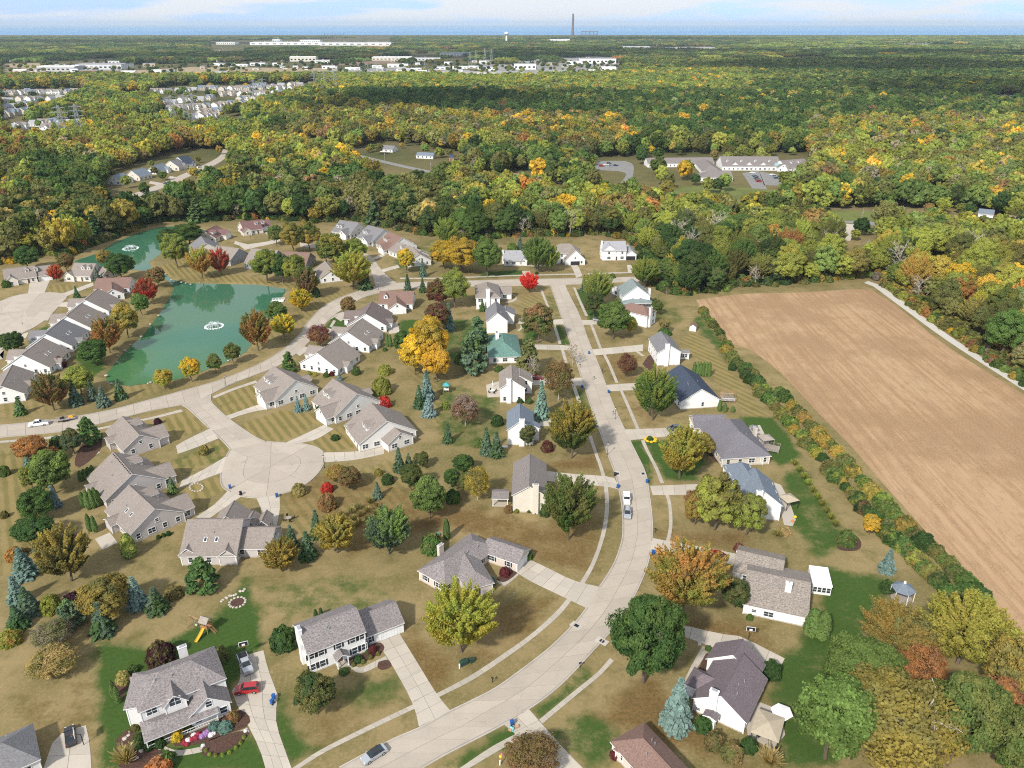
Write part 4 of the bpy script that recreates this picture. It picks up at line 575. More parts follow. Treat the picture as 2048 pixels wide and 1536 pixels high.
('maple',-190.4,422,5,12.5,'g','dg','green and dark green broadleaf tree on the spit between the ponds'),
('plume',-153.8,371.8,6.4,15.5,'o','yg','orange and yellow-green maple on the north pond bank'),
('plume',-146.6,377.4,4.8,13.5,'ru','r','rust-brown and bright red maple on the north pond bank'),
('maple',-119.5,364.3,6.8,16.3,'g','yg','green and yellow-green broadleaf tree on the north pond bank'),
('maple',-112,364.4,5.1,14.3,'dg','g','dark green and green broadleaf tree on the north pond bank'),
('maple',-103.7,358.8,5.3,14.9,'yg','g','yellow-green and green broadleaf tree on the north pond bank'),
('plume',-94.2,341,5.3,14.9,'ru','g','rust-brown and green maple on the north pond bank'),
('spruce',-99.2,345.7,2,8.9,'bl','bl','blue-green spruce on the north pond bank'),
('shrub',-91.9,343.7,3.2,5.6,'g','sg','green and grey-green shrub on the north pond bank'),
('plume',-92.9,323.5,4.8,9.9,'y','yg','bright yellow and yellow-green maple beside the white pond raft'),
('plume',-98.1,277.9,5.6,15.6,'o','g','orange and green maple on the east pond bank'),
('maple',-98.7,307.1,4.4,9.8,'lg','g','light green and green broadleaf tree on the east pond bank'),
('plume',-91.7,291.2,4.6,9.5,'yg','y','yellow-green and bright yellow maple on the east pond bank'),
('maple',-134.6,434.7,4,11.3,'ol','g','olive and green broadleaf tree by the lane below the woods'),
('maple',-120.2,418.9,6.6,16.5,'go','g','golden and green broadleaf tree by the lane below the woods'),
('maple',-112.5,423.2,6.4,16.1,'go','g','golden and green broadleaf tree by the lane below the woods'),
('maple',-96.9,395.6,5.2,14.8,'g','ol','green and olive broadleaf tree by the lane below the woods'),
('maple',-120.5,243.4,3,6.8,'yg','go','yellow-green and golden broadleaf tree on the south pond bank'),
('maple',-113.1,249.1,3.3,9.1,'yg','y','yellow-green and bright yellow broadleaf tree on the south pond bank'),
('maple',-107.4,256.6,2.6,7.4,'g','ol','green and olive broadleaf tree on the south pond bank'),
('maple',-103.7,265.2,2.9,8.1,'g','ol','green and olive broadleaf tree on the south pond bank'),
('sparse',-75.2,281.8,4.5,8.8,'ru','dr','rust-brown and dark red thin-leaved tree by the road in front of the wide gabled villa'),
('maple',-70.1,315.4,3.2,9.1,'ol','ru','olive and rust-brown broadleaf tree on the pond road bend'),
('pine',-80.9,257.7,2.9,8,'g','dg','green and dark green pine by the road near the wide gabled villa'),
('maple',-192.4,369.3,6.6,13.1,'g','dg','green and dark green broadleaf tree on the bank between the ponds'),
('maple',-209.9,389.6,3.7,9.2,'ol','go','olive and golden broadleaf tree on the bank between the ponds'),
('maple',-226.6,382.4,4.1,9.9,'ru','ol','rust-brown and olive broadleaf tree above the west cul-de-sac'),
('plume',-223,365.7,3.3,8.5,'r','o','bright red and orange maple at the garage of the porch cottage'),
('maple',-248.5,386.7,6.1,12,'g','dg','green and dark green broadleaf tree behind the porch cottage'),
('shrub',-243,357.9,2.3,4,'g','g','green shrub in front of the porch cottage'),
('spruce',-203.7,367.3,1.8,7.2,'sg','sg','grey-green spruce in front of the dormer cottage'),
('spruce',-199.9,339.9,1.8,6.2,'dg','sg','dark green and grey-green spruce beside the west cul-de-sac'),
('plume',-164,332.4,4.9,11.7,'r','ru','bright red and rust-brown maple on the west pond bank'),
('maple',-170.3,357.8,4.3,9.3,'ol','ru','olive and rust-brown broadleaf tree on the west pond bank'),
('maple',-160.6,318,3.5,9.6,'lg','g','light green and green broadleaf tree on the west pond bank'),
('maple',-154.9,291.3,5.2,14.2,'ol','go','olive and golden broadleaf tree on the west pond bank'),
('plume',-154.7,275.6,5.1,14,'o','g','orange and green maple on the west pond bank'),
('maple',-154.3,263.9,5,9.2,'g','dg','green and dark green broadleaf tree on the west pond bank'),
('shrub',-166.9,262.2,2.6,4.5,'dr','dr','dark red shrub at the corner of a west row villa'),
('maple',-147.1,238.5,4.9,10.3,'yg','lg','yellow-green and light green broadleaf tree at the south end of the west row'),
('plume',-150.1,226.8,5.2,12.6,'ru','g','rust-brown and green maple at the south end of the west row'),
('maple',-191.2,274.8,4.2,8.2,'g','dg','green and dark green broadleaf tree in front of the west row'),
('spruce',-159.3,223.9,2.2,6.2,'g','sg','green and grey-green spruce on the lawn above pond road'),
('spruce',-144.8,230.8,2.6,8.2,'sg','dg','grey-green and dark green spruce on the lawn above pond road'),
('spruce',-140.9,234.4,2,7.9,'sg','dg','grey-green and dark green spruce on the lawn above pond road'),
('spruce',-135.3,230.1,2.6,6.8,'sg','bl','grey-green and blue-green spruce on the lawn above pond road'),
('spruce',-132.1,235.3,2.3,7.6,'dg','sg','dark green and grey-green spruce on the lawn above pond road'),
('spruce',-69.8,225.9,1.4,5.6,'bl','bl','blue-green spruce in the pair beside a pale villa garage'),
('spruce',-67.3,227,1.4,5.8,'bl','bl','blue-green spruce in the pair beside a pale villa garage'),
('shrub',-62.2,224.3,1.9,3.4,'g','dg','green and dark green shrub beside a pale villa garage'),
('spruce',-61.2,249.8,1.2,3.8,'bl','bl','blue-green spruce at the corner of the wide gabled villa'),
('shrub',-73.2,255.2,.99,1.7,'yg','g','yellow-green and green shrub along the wide gable wall'),
('shrub',-70.8,254.3,.99,1.7,'yg','go','yellow-green and golden shrub along the wide gable wall'),
('shrub',-66.7,253.5,1.2,2,'g','g','green shrub along the wide gable wall'),
('shrub',-64.8,254.6,1.1,1.9,'dr','dr','dark red shrub along the wide gable wall'),
('shrub',-56.3,255.8,1.8,3.1,'g','g','green shrub behind the wide gabled villa'),
('shrub',-49.2,277.7,.97,1.7,'g','g','green shrub behind the second pond road villa'),
('arb',-48.9,282.1,.78,5.4,'g','g','green arborvitae behind the second pond road villa'),
('arb',-47.6,281.6,.78,5.4,'g','g','green arborvitae behind the second pond road villa'),
('maple',-41.6,273.3,3.4,9.7,'dg','g','dark green and green broadleaf tree behind the second pond road villa'),
('shrub',-50.8,213.7,1.5,2.6,'g','yg','green and yellow-green shrub on the driveway bed of the middle pale villa'),
('shrub',-53.9,207.3,1.5,1.8,'dg','g','dark green and green shrub in the centre of the court lawn'),
('shrub',65.8,193.7,1.4,2.5,'dg','g','dark green and green shrub at the wall of the grey hipped roof house'),
('shrub',61.3,195.3,.87,1.5,'yg','y','yellow-green and bright yellow shrub at the wall of the grey hipped roof house'),
('shrub',56.9,200.1,1,1.8,'dr','ru','dark red and rust-brown shrub at the front of the grey hipped roof house'),
('shrub',41.9,206.4,1.1,1.8,'dg','g','dark green and green shrub in the ring of yellow mums'),
('shrub',53.5,135,1.1,1.7,'yg','y','yellow-green and bright yellow shrub along the low wall of the broad tan roofed house'),
('shrub',53.9,149,.83,1.4,'dr','dr','dark red shrub at the garage of the broad tan roofed house'),
('shrub',54.5,152.3,1.3,2.3,'dr','ru','dark red and rust-brown shrub behind the parked red car'),
('shrub',50.6,128.6,.85,1.4,'g','g','green shrub along the low wall of the broad tan roofed house'),
('shrub',67.8,159.2,1.7,1.9,'st','ol','straw-coloured and olive shrub at the patio of the slate roofed house'),
('shrub',61.8,215.1,1.3,2.2,'g','g','green shrub at the front of the grey hipped roof house'),
('arb',67.8,226.2,.73,4,'g','g','green arborvitae by the pergola deck'),
('arb',69.3,225.5,.73,3.3,'g','g','green arborvitae by the pergola deck'),
('arb',72,225.6,.73,2.1,'g','g','green arborvitae by the pergola deck'),
('arb',65.3,253.9,.81,5.5,'g','g','green arborvitae in the clipped hedge behind the navy roof'),
('arb',66.5,254.1,.81,5.6,'g','g','green arborvitae in the clipped hedge behind the navy roof'),
('arb',67.5,254.1,.81,5.6,'g','g','green arborvitae in the clipped hedge behind the navy roof'),
('arb',68.6,253.8,.81,5.6,'g','g','green arborvitae in the clipped hedge behind the navy roof'),
('arb',69.6,253.8,.81,5.6,'g','g','green arborvitae in the clipped hedge behind the navy roof'),
('arb',70.7,253.8,.81,5.6,'g','g','green arborvitae in the clipped hedge behind the navy roof'),
('shrub',80.6,259.7,1.6,2.9,'dg','g','dark green and green shrub where lawn meets field'),
('shrub',50,372.6,1.7,2.7,'g','yg','green and yellow-green shrub beside the cross street walk'),
('shrub',12.4,378.5,1,1.8,'dg','g','dark green and green shrub on the lawn beside the cross street'),
('shrub',1,233.7,.84,1.5,'g','g','green shrub at the wall of the tan roofed house with patio'),
('shrub',2.7,232.5,1.3,1.8,'dg','g','dark green and green shrub at the wall of the tan roofed house with patio'),
('shrub',5.7,232.5,1.5,1.7,'g','g','green shrub at the wall of the tan roofed house with patio'),
('shrub',-4.7,258.6,2,2.2,'g','g','green shrub below the green hipped roof'),
('maple',63,318.5,2.4,6.7,'g','ol','green and olive broadleaf tree on the lawn by the rear patio'),
('shrub',62.2,294.8,3,3.4,'g','dg','green and dark green shrub behind the hipped brown roof'),
('maple',62,296.9,2.2,6.4,'ol','st','olive and straw-coloured broadleaf tree behind the hipped brown roof'),
('grass',65.6,158,1.7,1.9,'st','g','straw-coloured and green ornamental grass clump at the patio of the slate roofed house'),
('grass',-43.5,165.7,1.3,2,'ol','st','olive and straw-coloured ornamental grass clump in the grass bed behind the cul-de-sac'),
('grass',-41.5,167.5,1.2,2,'ol','st','olive and straw-coloured ornamental grass clump in the grass bed behind the cul-de-sac'),
('grass',-40.1,169.3,1.3,2,'ol','st','olive and straw-coloured ornamental grass clump in the grass bed behind the cul-de-sac'),
('grass',-42.5,163.1,1.2,2,'ol','st','olive and straw-coloured ornamental grass clump in the grass bed behind the cul-de-sac'),
('grass',-40.4,164.6,1.4,1.7,'ol','st','olive and straw-coloured ornamental grass clump in the grass bed behind the cul-de-sac'),
('grass',-39.1,166.3,1.1,1.9,'ol','st','olive and straw-coloured ornamental grass clump in the grass bed behind the cul-de-sac'),
('grass',-37.3,168.1,1.4,1.8,'ol','st','olive and straw-coloured ornamental grass clump in the grass bed behind the cul-de-sac'),
('grass',-35.4,170.5,1,1.6,'ol','st','olive and straw-coloured ornamental grass clump in the grass bed behind the cul-de-sac'),
('grass',-40.3,161.6,1.5,1.7,'ol','st','olive and straw-coloured ornamental grass clump in the grass bed behind the cul-de-sac'),
('grass',-38.5,162.7,1.3,1.9,'ol','st','olive and straw-coloured ornamental grass clump in the grass bed behind the cul-de-sac'),
('grass',-37,164.7,.96,1.6,'ol','st','olive and straw-coloured ornamental grass clump in the grass bed behind the cul-de-sac'),
('grass',-35.5,166.9,1,1.6,'ol','st','olive and straw-coloured ornamental grass clump in the grass bed behind the cul-de-sac'),
('grass',-34.3,169,1.1,1.8,'ol','st','olive and straw-coloured ornamental grass clump in the grass bed behind the cul-de-sac'),
('grass',-37.5,172.1,1.3,2.1,'ol','st','olive and straw-coloured ornamental grass clump in the grass bed behind the cul-de-sac'),
('shrub',83.7,321,2.6,3.5,'ol','yg','olive hedge shrub tinged yellow-green lawn side behind the rear patio'),
('shrub',83.5,315.7,2,3.1,'lg','g','small light green hedge shrub tinged green lawn side behind the rear patio'),
('shrub',83.7,312.7,1.7,2.7,'g','ru','small green hedge shrub tinged rust-brown lawn side behind the rear patio'),
('shrub',84.1,308.5,2.5,2.5,'g','yg','green hedge shrub tinged yellow-green lawn side behind the rear patio'),
('shrub',84.1,303.7,2.5,3.3,'ol','dg','olive hedge shrub tinged dark green lawn side behind the rear patio'),
('shrub',84.7,298.5,1.8,2.2,'ol','g','small olive hedge shrub tinged green lawn side behind the grey house with sunroom'),
('shrub',84.7,294.3,2.1,3.1,'dg','ol','small dark green hedge shrub tinged olive lawn side behind the grey house with sunroom'),
('shrub',84.2,289.7,2.1,2.4,'ol','ru','small olive hedge shrub tinged rust-brown lawn side behind the grey house with sunroom'),
('shrub',84.1,281.2,2.7,3.5,'g','yg','green hedge shrub tinged yellow-green lawn side behind the grey house with sunroom'),
('shrub',82.9,276.8,2.7,3.3,'go','ru','golden hedge shrub tinged rust-brown lawn side behind the grey house with sunroom'),
('shrub',83.6,271.1,1.8,2.7,'go','ru','small golden hedge shrub tinged rust-brown lawn side behind the garden shed'),
('shrub',82.9,268.1,2.9,4.5,'ol','g','olive hedge shrub tinged green lawn side behind the garden shed'),
('shrub',83.5,265.5,1.9,2.8,'g','ol','small green hedge shrub tinged olive lawn side behind the garden shed'),
('shrub',83.8,261.6,2.3,3.6,'g','ol','green hedge shrub tinged olive lawn side behind the garden shed'),
('shrub',85.2,258.7,2.3,2.6,'dg','yg','dark green hedge shrub tinged yellow-green lawn side behind the garden shed'),
('shrub',83.9,252.5,2.8,4.3,'dg','ol','dark green hedge shrub tinged olive lawn side behind the navy roof'),
('shrub',85.1,257.1,3,4.4,'g','dg','green hedge shrub tinged dark green field side behind the navy roof'),
('shrub',84.2,251.8,1.7,2.7,'ol','ol','small olive hedge shrub lawn side behind the navy roof'),
('shrub',86.1,256.6,2.2,2.7,'lg','dg','small light green hedge shrub tinged dark green field side behind the navy roof'),
('shrub',84.1,248.5,2.6,3.7,'dg','dg','dark green hedge shrub lawn side behind the navy roof'),
('shrub',86,252.3,2.8,4.3,'ol','ol','olive hedge shrub field side behind the navy roof'),
('shrub',85.2,247,1.6,1.7,'g','ol','small green hedge shrub tinged olive lawn side behind the navy roof'),
('shrub',86.5,251.2,1.8,2,'lg','ol','small light green hedge shrub tinged olive field side behind the navy roof'),
('shrub',85.1,242.8,2.2,3,'ol','yg','small olive hedge shrub tinged yellow-green lawn side behind the navy roof'),
('shrub',86.2,245.9,2.9,4.4,'g','dg','green hedge shrub tinged dark green field side behind the navy roof'),
('shrub',84.7,237.8,2.8,3.9,'ol','g','olive hedge shrub tinged green lawn side behind the navy roof'),
('shrub',86.4,242.3,2.6,3.4,'g','g','green hedge shrub field side behind the navy roof'),
('shrub',86.7,237.3,1.6,1.7,'ol','yg','small olive hedge shrub tinged yellow-green lawn side behind the navy roof'),
('shrub',86.4,239.7,2.9,3.9,'g','yg','green hedge shrub tinged yellow-green field side behind the navy roof'),
('shrub',86.1,233.2,2.9,4.1,'g','dg','green hedge shrub tinged dark green lawn side behind the pergola deck'),
('shrub',91.1,237.8,2.6,3.8,'lg','g','light green hedge shrub tinged green field side behind the pergola deck'),
('shrub',86.7,231,2.5,3.2,'g','yg','green hedge shrub tinged yellow-green lawn side behind the pergola deck'),
('shrub',91.7,234.6,3,4.1,'g','dg','green hedge shrub tinged dark green field side behind the pergola deck'),
('shrub',86.7,227.6,2.3,2.5,'ol','ru','small olive hedge shrub tinged rust-brown lawn side behind the pergola deck'),
('shrub',92.8,231.5,1.6,2.5,'g','dg','small green hedge shrub tinged dark green field side behind the pergola deck'),
('shrub',87.5,224.5,2.3,2.5,'ol','yg','small olive hedge shrub tinged yellow-green lawn side behind the pergola deck'),
('shrub',92.1,227.5,2.5,3.7,'go','yg','golden hedge shrub tinged yellow-green field side behind the pergola deck'),
('shrub',86.8,221.7,2.8,3.3,'ol','yg','olive hedge shrub tinged yellow-green lawn side behind the pergola deck'),
('shrub',93,225.8,2.2,2.8,'dg','ol','small dark green hedge shrub tinged olive field side behind the pergola deck'),
('shrub',86.9,218.6,2,3,'g','yg','small green hedge shrub tinged yellow-green lawn side behind the pergola deck'),
('shrub',93.1,222.8,2.8,3,'ol','ol','olive hedge shrub field side behind the pergola deck'),
('shrub',87.7,215.6,2.8,3.9,'g','yg','green hedge shrub tinged yellow-green lawn side behind the pergola deck'),
('shrub',93.1,219.9,2.5,3.3,'go','ru','golden hedge shrub tinged rust-brown field side behind the pergola deck'),
('shrub',88.3,214.7,1.7,2.5,'g','yg','small green hedge shrub tinged yellow-green lawn side behind the grey hipped roof'),
('shrub',93.5,219,2.5,2.6,'go','ru','golden hedge shrub tinged rust-brown field side behind the grey hipped roof'),
('shrub',87.6,212,2.3,2.7,'go','yg','small golden hedge shrub tinged yellow-green lawn side behind the grey hipped roof'),
('shrub',93.3,216.1,1.9,2.5,'ol','g','small olive hedge shrub tinged green field side behind the grey hipped roof'),
('shrub',88.8,208.4,2.5,3,'g','yg','green hedge shrub tinged yellow-green lawn side behind the grey hipped roof'),
('shrub',93.3,211.2,2.8,4.2,'ol','g','olive hedge shrub tinged green field side behind the grey hipped roof'),
('shrub',88.5,206.3,1.6,2.3,'go','yg','small golden hedge shrub tinged yellow-green lawn side behind the grey hipped roof'),
('shrub',93.9,209.2,3,3.9,'go','ol','golden hedge shrub tinged olive field side behind the grey hipped roof'),
('shrub',88.4,203.1,2.9,3.2,'ol','dg','olive hedge shrub tinged dark green lawn side behind the grey hipped roof'),
('shrub',94.5,206.6,2.2,3.2,'g','dg','small green hedge shrub tinged dark green field side behind the grey hipped roof'),
('shrub',89.5,201,2.3,2.8,'ol','dg','small olive hedge shrub tinged dark green lawn side behind the grey hipped roof'),
('shrub',93.6,203.6,3,4.4,'go','yg','golden hedge shrub tinged yellow-green field side behind the grey hipped roof'),
('shrub',89.2,199.7,1.9,2.6,'g','yg','small green hedge shrub tinged yellow-green lawn side behind the grey hipped roof'),
('shrub',94.4,203,2.7,3.4,'ol','g','olive hedge shrub tinged green field side behind the grey hipped roof'),
('shrub',89.5,197.2,2.3,3.1,'go','yg','small golden hedge shrub tinged yellow-green lawn side behind the slate roofed house'),
('shrub',95.8,201.4,1.7,2.5,'g','dg','small green hedge shrub tinged dark green field side behind the slate roofed house'),
('shrub',90.2,195,2.1,2.4,'dg','dg','small dark green hedge shrub lawn side behind the slate roofed house'),
('shrub',95.5,197.9,2.4,3.5,'go','yg','small golden hedge shrub tinged yellow-green field side behind the slate roofed house'),
('shrub',90.5,190.4,2.3,3.1,'g','ol','small green hedge shrub tinged olive lawn side behind the slate roofed house'),
('shrub',96.2,194.3,2.4,2.8,'lg','yg','light green hedge shrub tinged yellow-green field side behind the slate roofed house'),
('shrub',89.5,188.1,2.9,4.2,'ol','dg','olive hedge shrub tinged dark green lawn side behind the slate roofed house'),
('shrub',95.5,191.6,2.9,4.2,'ol','ol','olive hedge shrub field side behind the slate roofed house'),
('shrub',89.9,186.2,2.4,3.3,'lg','g','light green hedge shrub tinged green lawn side behind the slate roofed house'),
('shrub',95.2,189.5,2.5,3.6,'g','ru','green hedge shrub tinged rust-brown field side behind the slate roofed house'),
('shrub',90.1,183.9,3,3.4,'g','yg','green hedge shrub tinged yellow-green lawn side behind the slate roofed house'),
('shrub',95.9,187.2,2.9,3.5,'go','dg','golden hedge shrub tinged dark green field side behind the slate roofed house'),
('shrub',90.8,182.1,1.7,2.4,'go','dg','small golden hedge shrub tinged dark green lawn side behind the slate roofed house'),
('shrub',96.5,185.9,1.7,1.9,'g','yg','small green hedge shrub tinged yellow-green field side behind the slate roofed house'),
('shrub',90.8,179.3,1.7,2.3,'dg','g','small dark green hedge shrub tinged green lawn side behind the oval bed'),
('shrub',96.8,183,2.1,2.3,'lg','dg','small light green hedge shrub tinged dark green field side behind the oval bed'),
('shrub',91.5,177.4,1.8,2.1,'ol','yg','small olive hedge shrub tinged yellow-green lawn side behind the oval bed'),
('shrub',96.7,180.2,2.4,3.2,'g','yg','small green hedge shrub tinged yellow-green field side behind the oval bed'),
('shrub',91.1,175.2,1.8,2.6,'ol','ru','small olive hedge shrub tinged rust-brown lawn side behind the oval bed'),
('shrub',97.2,178.2,2.4,3.4,'lg','ru','small light green hedge shrub tinged rust-brown field side behind the oval bed'),
('shrub',91.5,173,2.6,3.7,'dg','yg','dark green hedge shrub tinged yellow-green lawn side behind the oval bed'),
('shrub',96.4,176.2,2.9,4.1,'go','ol','golden hedge shrub tinged olive field side behind the oval bed'),
('shrub',92.2,172.1,1.9,2.1,'ol','dg','small olive hedge shrub tinged dark green lawn side behind the oval bed'),
('shrub',97.2,174.9,2.8,3.1,'go','yg','golden hedge shrub tinged yellow-green field side behind the oval bed'),
('shrub',91.2,168.7,2.5,3.5,'dg','ru','dark green hedge shrub tinged rust-brown lawn side behind the oval bed'),
('shrub',97.5,171.7,2.9,4,'g','yg','green hedge shrub tinged yellow-green field side behind the oval bed'),
('shrub',92.2,166.4,2.2,3.1,'dg','g','small dark green hedge shrub tinged green lawn side behind the oval bed'),
('shrub',98,170,1.6,2.2,'lg','ru','small light green hedge shrub tinged rust-brown field side behind the oval bed'),
('shrub',92,165.2,1.9,2.6,'dg','ol','small dark green hedge shrub tinged olive lawn side behind the yellow field tree'),
('shrub',97.2,167.7,3,4.2,'g','ol','green hedge shrub tinged olive field side behind the yellow field tree'),
('shrub',92.1,162.9,2.7,3.7,'g','dg','green hedge shrub tinged dark green lawn side behind the yellow field tree'),
('shrub',98.3,166.5,2.3,3.1,'g','yg','small green hedge shrub tinged yellow-green field side behind the yellow field tree'),
('shrub',93,161.3,1.9,2.4,'ol','yg','small olive hedge shrub tinged yellow-green lawn side behind the yellow field tree'),
('shrub',98.4,164.6,1.9,2.4,'lg','g','small light green hedge shrub tinged green field side behind the yellow field tree'),
('shrub',93.1,160.1,2.8,3.7,'ol','dg','olive hedge shrub tinged dark green lawn side behind the yellow field tree'),
('shrub',98.9,164,1.9,2.3,'ol','yg','small olive hedge shrub tinged yellow-green field side behind the yellow field tree'),
('shrub',92.7,158.5,2.6,3.5,'g','ol','green hedge shrub tinged olive lawn side behind the yellow field tree'),
('shrub',98.7,161.4,2.9,3.9,'go','dg','golden hedge shrub tinged dark green field side behind the yellow field tree'),
('shrub',92.9,156.5,2.6,3.4,'ol','yg','olive hedge shrub tinged yellow-green lawn side behind the yellow field tree'),
('shrub',99.4,160.5,1.6,1.7,'ol','ru','small olive hedge shrub tinged rust-brown field side behind the yellow field tree'),
('shrub',93.3,155,2.9,3.8,'dg','yg','dark green hedge shrub tinged yellow-green lawn side behind the yellow field tree'),
('shrub',99,158.6,1.8,2.4,'lg','dg','small light green hedge shrub tinged dark green field side behind the yellow field tree'),
('shrub',94.4,153.1,2.8,3.6,'g','g','green hedge shrub lawn side behind the blue field spruce'),
('shrub',99.8,156.7,2.8,2.9,'g','ru','green hedge shrub tinged rust-brown field side behind the blue field spruce'),
('shrub',93.9,152.7,2.2,2.8,'ol','yg','small olive hedge shrub tinged yellow-green lawn side behind the blue field spruce'),
('shrub',100,155.6,2.5,3.2,'lg','ru','light green hedge shrub tinged rust-brown field side behind the blue field spruce'),
('shrub',94.7,151.5,2.3,2.9,'lg','ru','small light green hedge shrub tinged rust-brown lawn side behind the blue field spruce'),
('shrub',99.8,154.1,3.1,4,'dg','dg','dark green hedge shrub field side behind the blue field spruce'),
('shrub',94.9,150.2,2.3,3,'g','dg','small green hedge shrub tinged dark green lawn side behind the blue field spruce'),
('shrub',100.6,153.3,2.3,2.9,'lg','yg','small light green hedge shrub tinged yellow-green field side behind the blue field spruce'),
('shrub',95.1,148.7,2.5,3.2,'ol','yg','olive hedge shrub tinged yellow-green lawn side behind the blue field spruce'),
('shrub',100.7,152.3,2.1,2.2,'dg','ru','small dark green hedge shrub tinged rust-brown field side behind the blue field spruce'),
('shrub',95.1,147.6,2.7,3.4,'ol','yg','olive hedge shrub tinged yellow-green lawn side behind the blue field spruce'),
('shrub',101.2,150.7,2.5,3.1,'ol','g','olive hedge shrub tinged green field side behind the blue field spruce'),
('shrub',95.5,146.7,2.6,2.7,'go','ol','golden hedge shrub tinged olive lawn side behind the blue field spruce'),
('shrub',101.8,149.8,1.7,2.2,'g','ol','small green hedge shrub tinged olive field side behind the blue field spruce'),
('shrub',95.5,144.5,2.6,3.1,'lg','dg','light green hedge shrub tinged dark green lawn side behind the hexagonal gazebo'),
('shrub',101.7,147.9,2,2.2,'lg','ol','small light green hedge shrub tinged olive field side behind the hexagonal gazebo'),
('shrub',95.9,143.3,2.6,3.2,'ol','yg','olive hedge shrub tinged yellow-green lawn side behind the hexagonal gazebo'),
('shrub',102.2,146.5,2.3,2.9,'lg','ol','small light green hedge shrub tinged olive field side behind the hexagonal gazebo'),
('shrub',96.1,141.8,2,2.4,'ol','ru','small olive hedge shrub tinged rust-brown lawn side behind the hexagonal gazebo'),
('shrub',101.9,144.6,2.2,2.7,'ol','yg','small olive hedge shrub tinged yellow-green field side behind the hexagonal gazebo'),
('shrub',96.6,140.2,2.5,3,'dg','ol','dark green hedge shrub tinged olive lawn side behind the hexagonal gazebo'),
('shrub',101.8,143.1,2.6,3.2,'ol','g','olive hedge shrub tinged green field side behind the hexagonal gazebo'),
('shrub',96.2,139.7,2,2.3,'g','g','small green hedge shrub lawn side behind the hexagonal gazebo'),
('shrub',102.6,142.5,2,2.5,'ol','ol','small olive hedge shrub field side behind the hexagonal gazebo'),
('shrub',96.8,137.5,2.1,2.5,'dg','yg','small dark green hedge shrub tinged yellow-green lawn side behind the hexagonal gazebo'),
('shrub',102.6,140,2.7,3.2,'g','g','green hedge shrub field side behind the hexagonal gazebo'),
('shrub',97,135.6,2.8,3.2,'g','dg','green hedge shrub tinged dark green lawn side behind the hexagonal gazebo'),
('shrub',102.3,138.6,2.2,2.5,'dg','yg','small dark green hedge shrub tinged yellow-green field side behind the hexagonal gazebo'),
('shrub',97.3,135,2.1,2.4,'go','ol','small golden hedge shrub tinged olive lawn side behind the grove'),
('shrub',102.6,137.8,2.2,2.6,'ol','g','small olive hedge shrub tinged green field side behind the grove'),
('shrub',97.3,134.1,2.5,2.8,'g','yg','green hedge shrub tinged yellow-green lawn side behind the grove'),
('shrub',103.1,137.4,1.7,1.8,'ol','ru','small olive hedge shrub tinged rust-brown field side behind the grove'),
('shrub',97.1,133.3,2.7,3.1,'ol','ol','olive hedge shrub lawn side behind the grove'),
('shrub',102.7,136.2,2.7,3.1,'g','yg','green hedge shrub tinged yellow-green field side behind the grove'),
('shrub',97.3,132.3,3,3.4,'ol','dg','olive hedge shrub tinged dark green lawn side behind the grove'),
('shrub',102.7,135,3.1,3.6,'dg','dg','dark green hedge shrub field side behind the grove'),
('shrub',96.9,131.7,2.4,2.5,'go','yg','small golden hedge shrub tinged yellow-green lawn side behind the grove'),
('shrub',103,134.3,2.7,3,'go','ol','golden hedge shrub tinged olive field side behind the grove'),
('shrub',97,131.1,2.2,2.5,'lg','ru','small light green hedge shrub tinged rust-brown lawn side behind the grove'),
('shrub',103.2,134.1,1.8,2,'go','yg','small golden hedge shrub tinged yellow-green field side behind the grove'),
('shrub',97.2,130.6,1.7,1.9,'ol','g','small olive hedge shrub tinged green lawn side behind the grove'),
('shrub',102.5,133,2.8,3.2,'lg','yg','light green hedge shrub tinged yellow-green field side behind the grove'),
('grass',80.9,191.5,1.4,2.3,'yg','ol','yellow-green and olive ornamental grass clump in the row along the field hedge'),
('grass',81,187.8,1.4,2.3,'yg','ol','yellow-green and olive ornamental grass clump in the row along the field hedge'),
('grass',81,184.2,1.4,2.3,'yg','ol','yellow-green and olive ornamental grass clump in the row along the field hedge'),
('grass',81.1,180.8,1.4,2.2,'yg','ol','yellow-green and olive ornamental grass clump in the row along the field hedge'),
('grass',81.1,177.4,1.3,2.2,'yg','ol','yellow-green and olive ornamental grass clump in the row along the field hedge'),
('grass',81.2,174.1,1.3,2.2,'yg','ol','yellow-green and olive ornamental grass clump in the row along the field hedge'),
('grass',81.2,171,1.3,2.1,'yg','ol','yellow-green and olive ornamental grass clump in the row along the field hedge'),
('grass',81.3,167.9,1.3,2.1,'yg','ol','yellow-green and olive ornamental grass clump in the row along the field hedge'),
('grass',81.3,164.9,1.3,2.1,'yg','ol','yellow-green and olive ornamental grass clump in the row along the field hedge'),
('grass',81.4,161.9,1.3,2.1,'yg','ol','yellow-green and olive ornamental grass clump in the row along the field hedge')]
L['forest_edge']=[(-490,381.9),(-314.9,386.3),(-268.9,395.4),(-262.9,412.8),(-242.3,409.8),(-244.7,425.1),(-235.5,456.7),(-230.1,489.9),(-193,492.6),(-178.8,498.2),(-149,495.4),(-118.9,489.9),(-104.3,496.8),(-75.9,477.9),(-48.9,456.7),(-35.7,459.1),(-24.4,442.7),(-7.1,451.9),(10.7,454.3),(28.5,454.3),(49.8,459.1),(63.9,451.9),(75.3,430.5),(74.9,381.9),(73.3,349.5),(87.8,345.8),(109.5,357.1),(130,361.1),(153,364.3),(175.4,372.5),(183.2,369.2),(183.2,340),(182.7,303.1),(184.3,250.6),(189.7,200.7)]
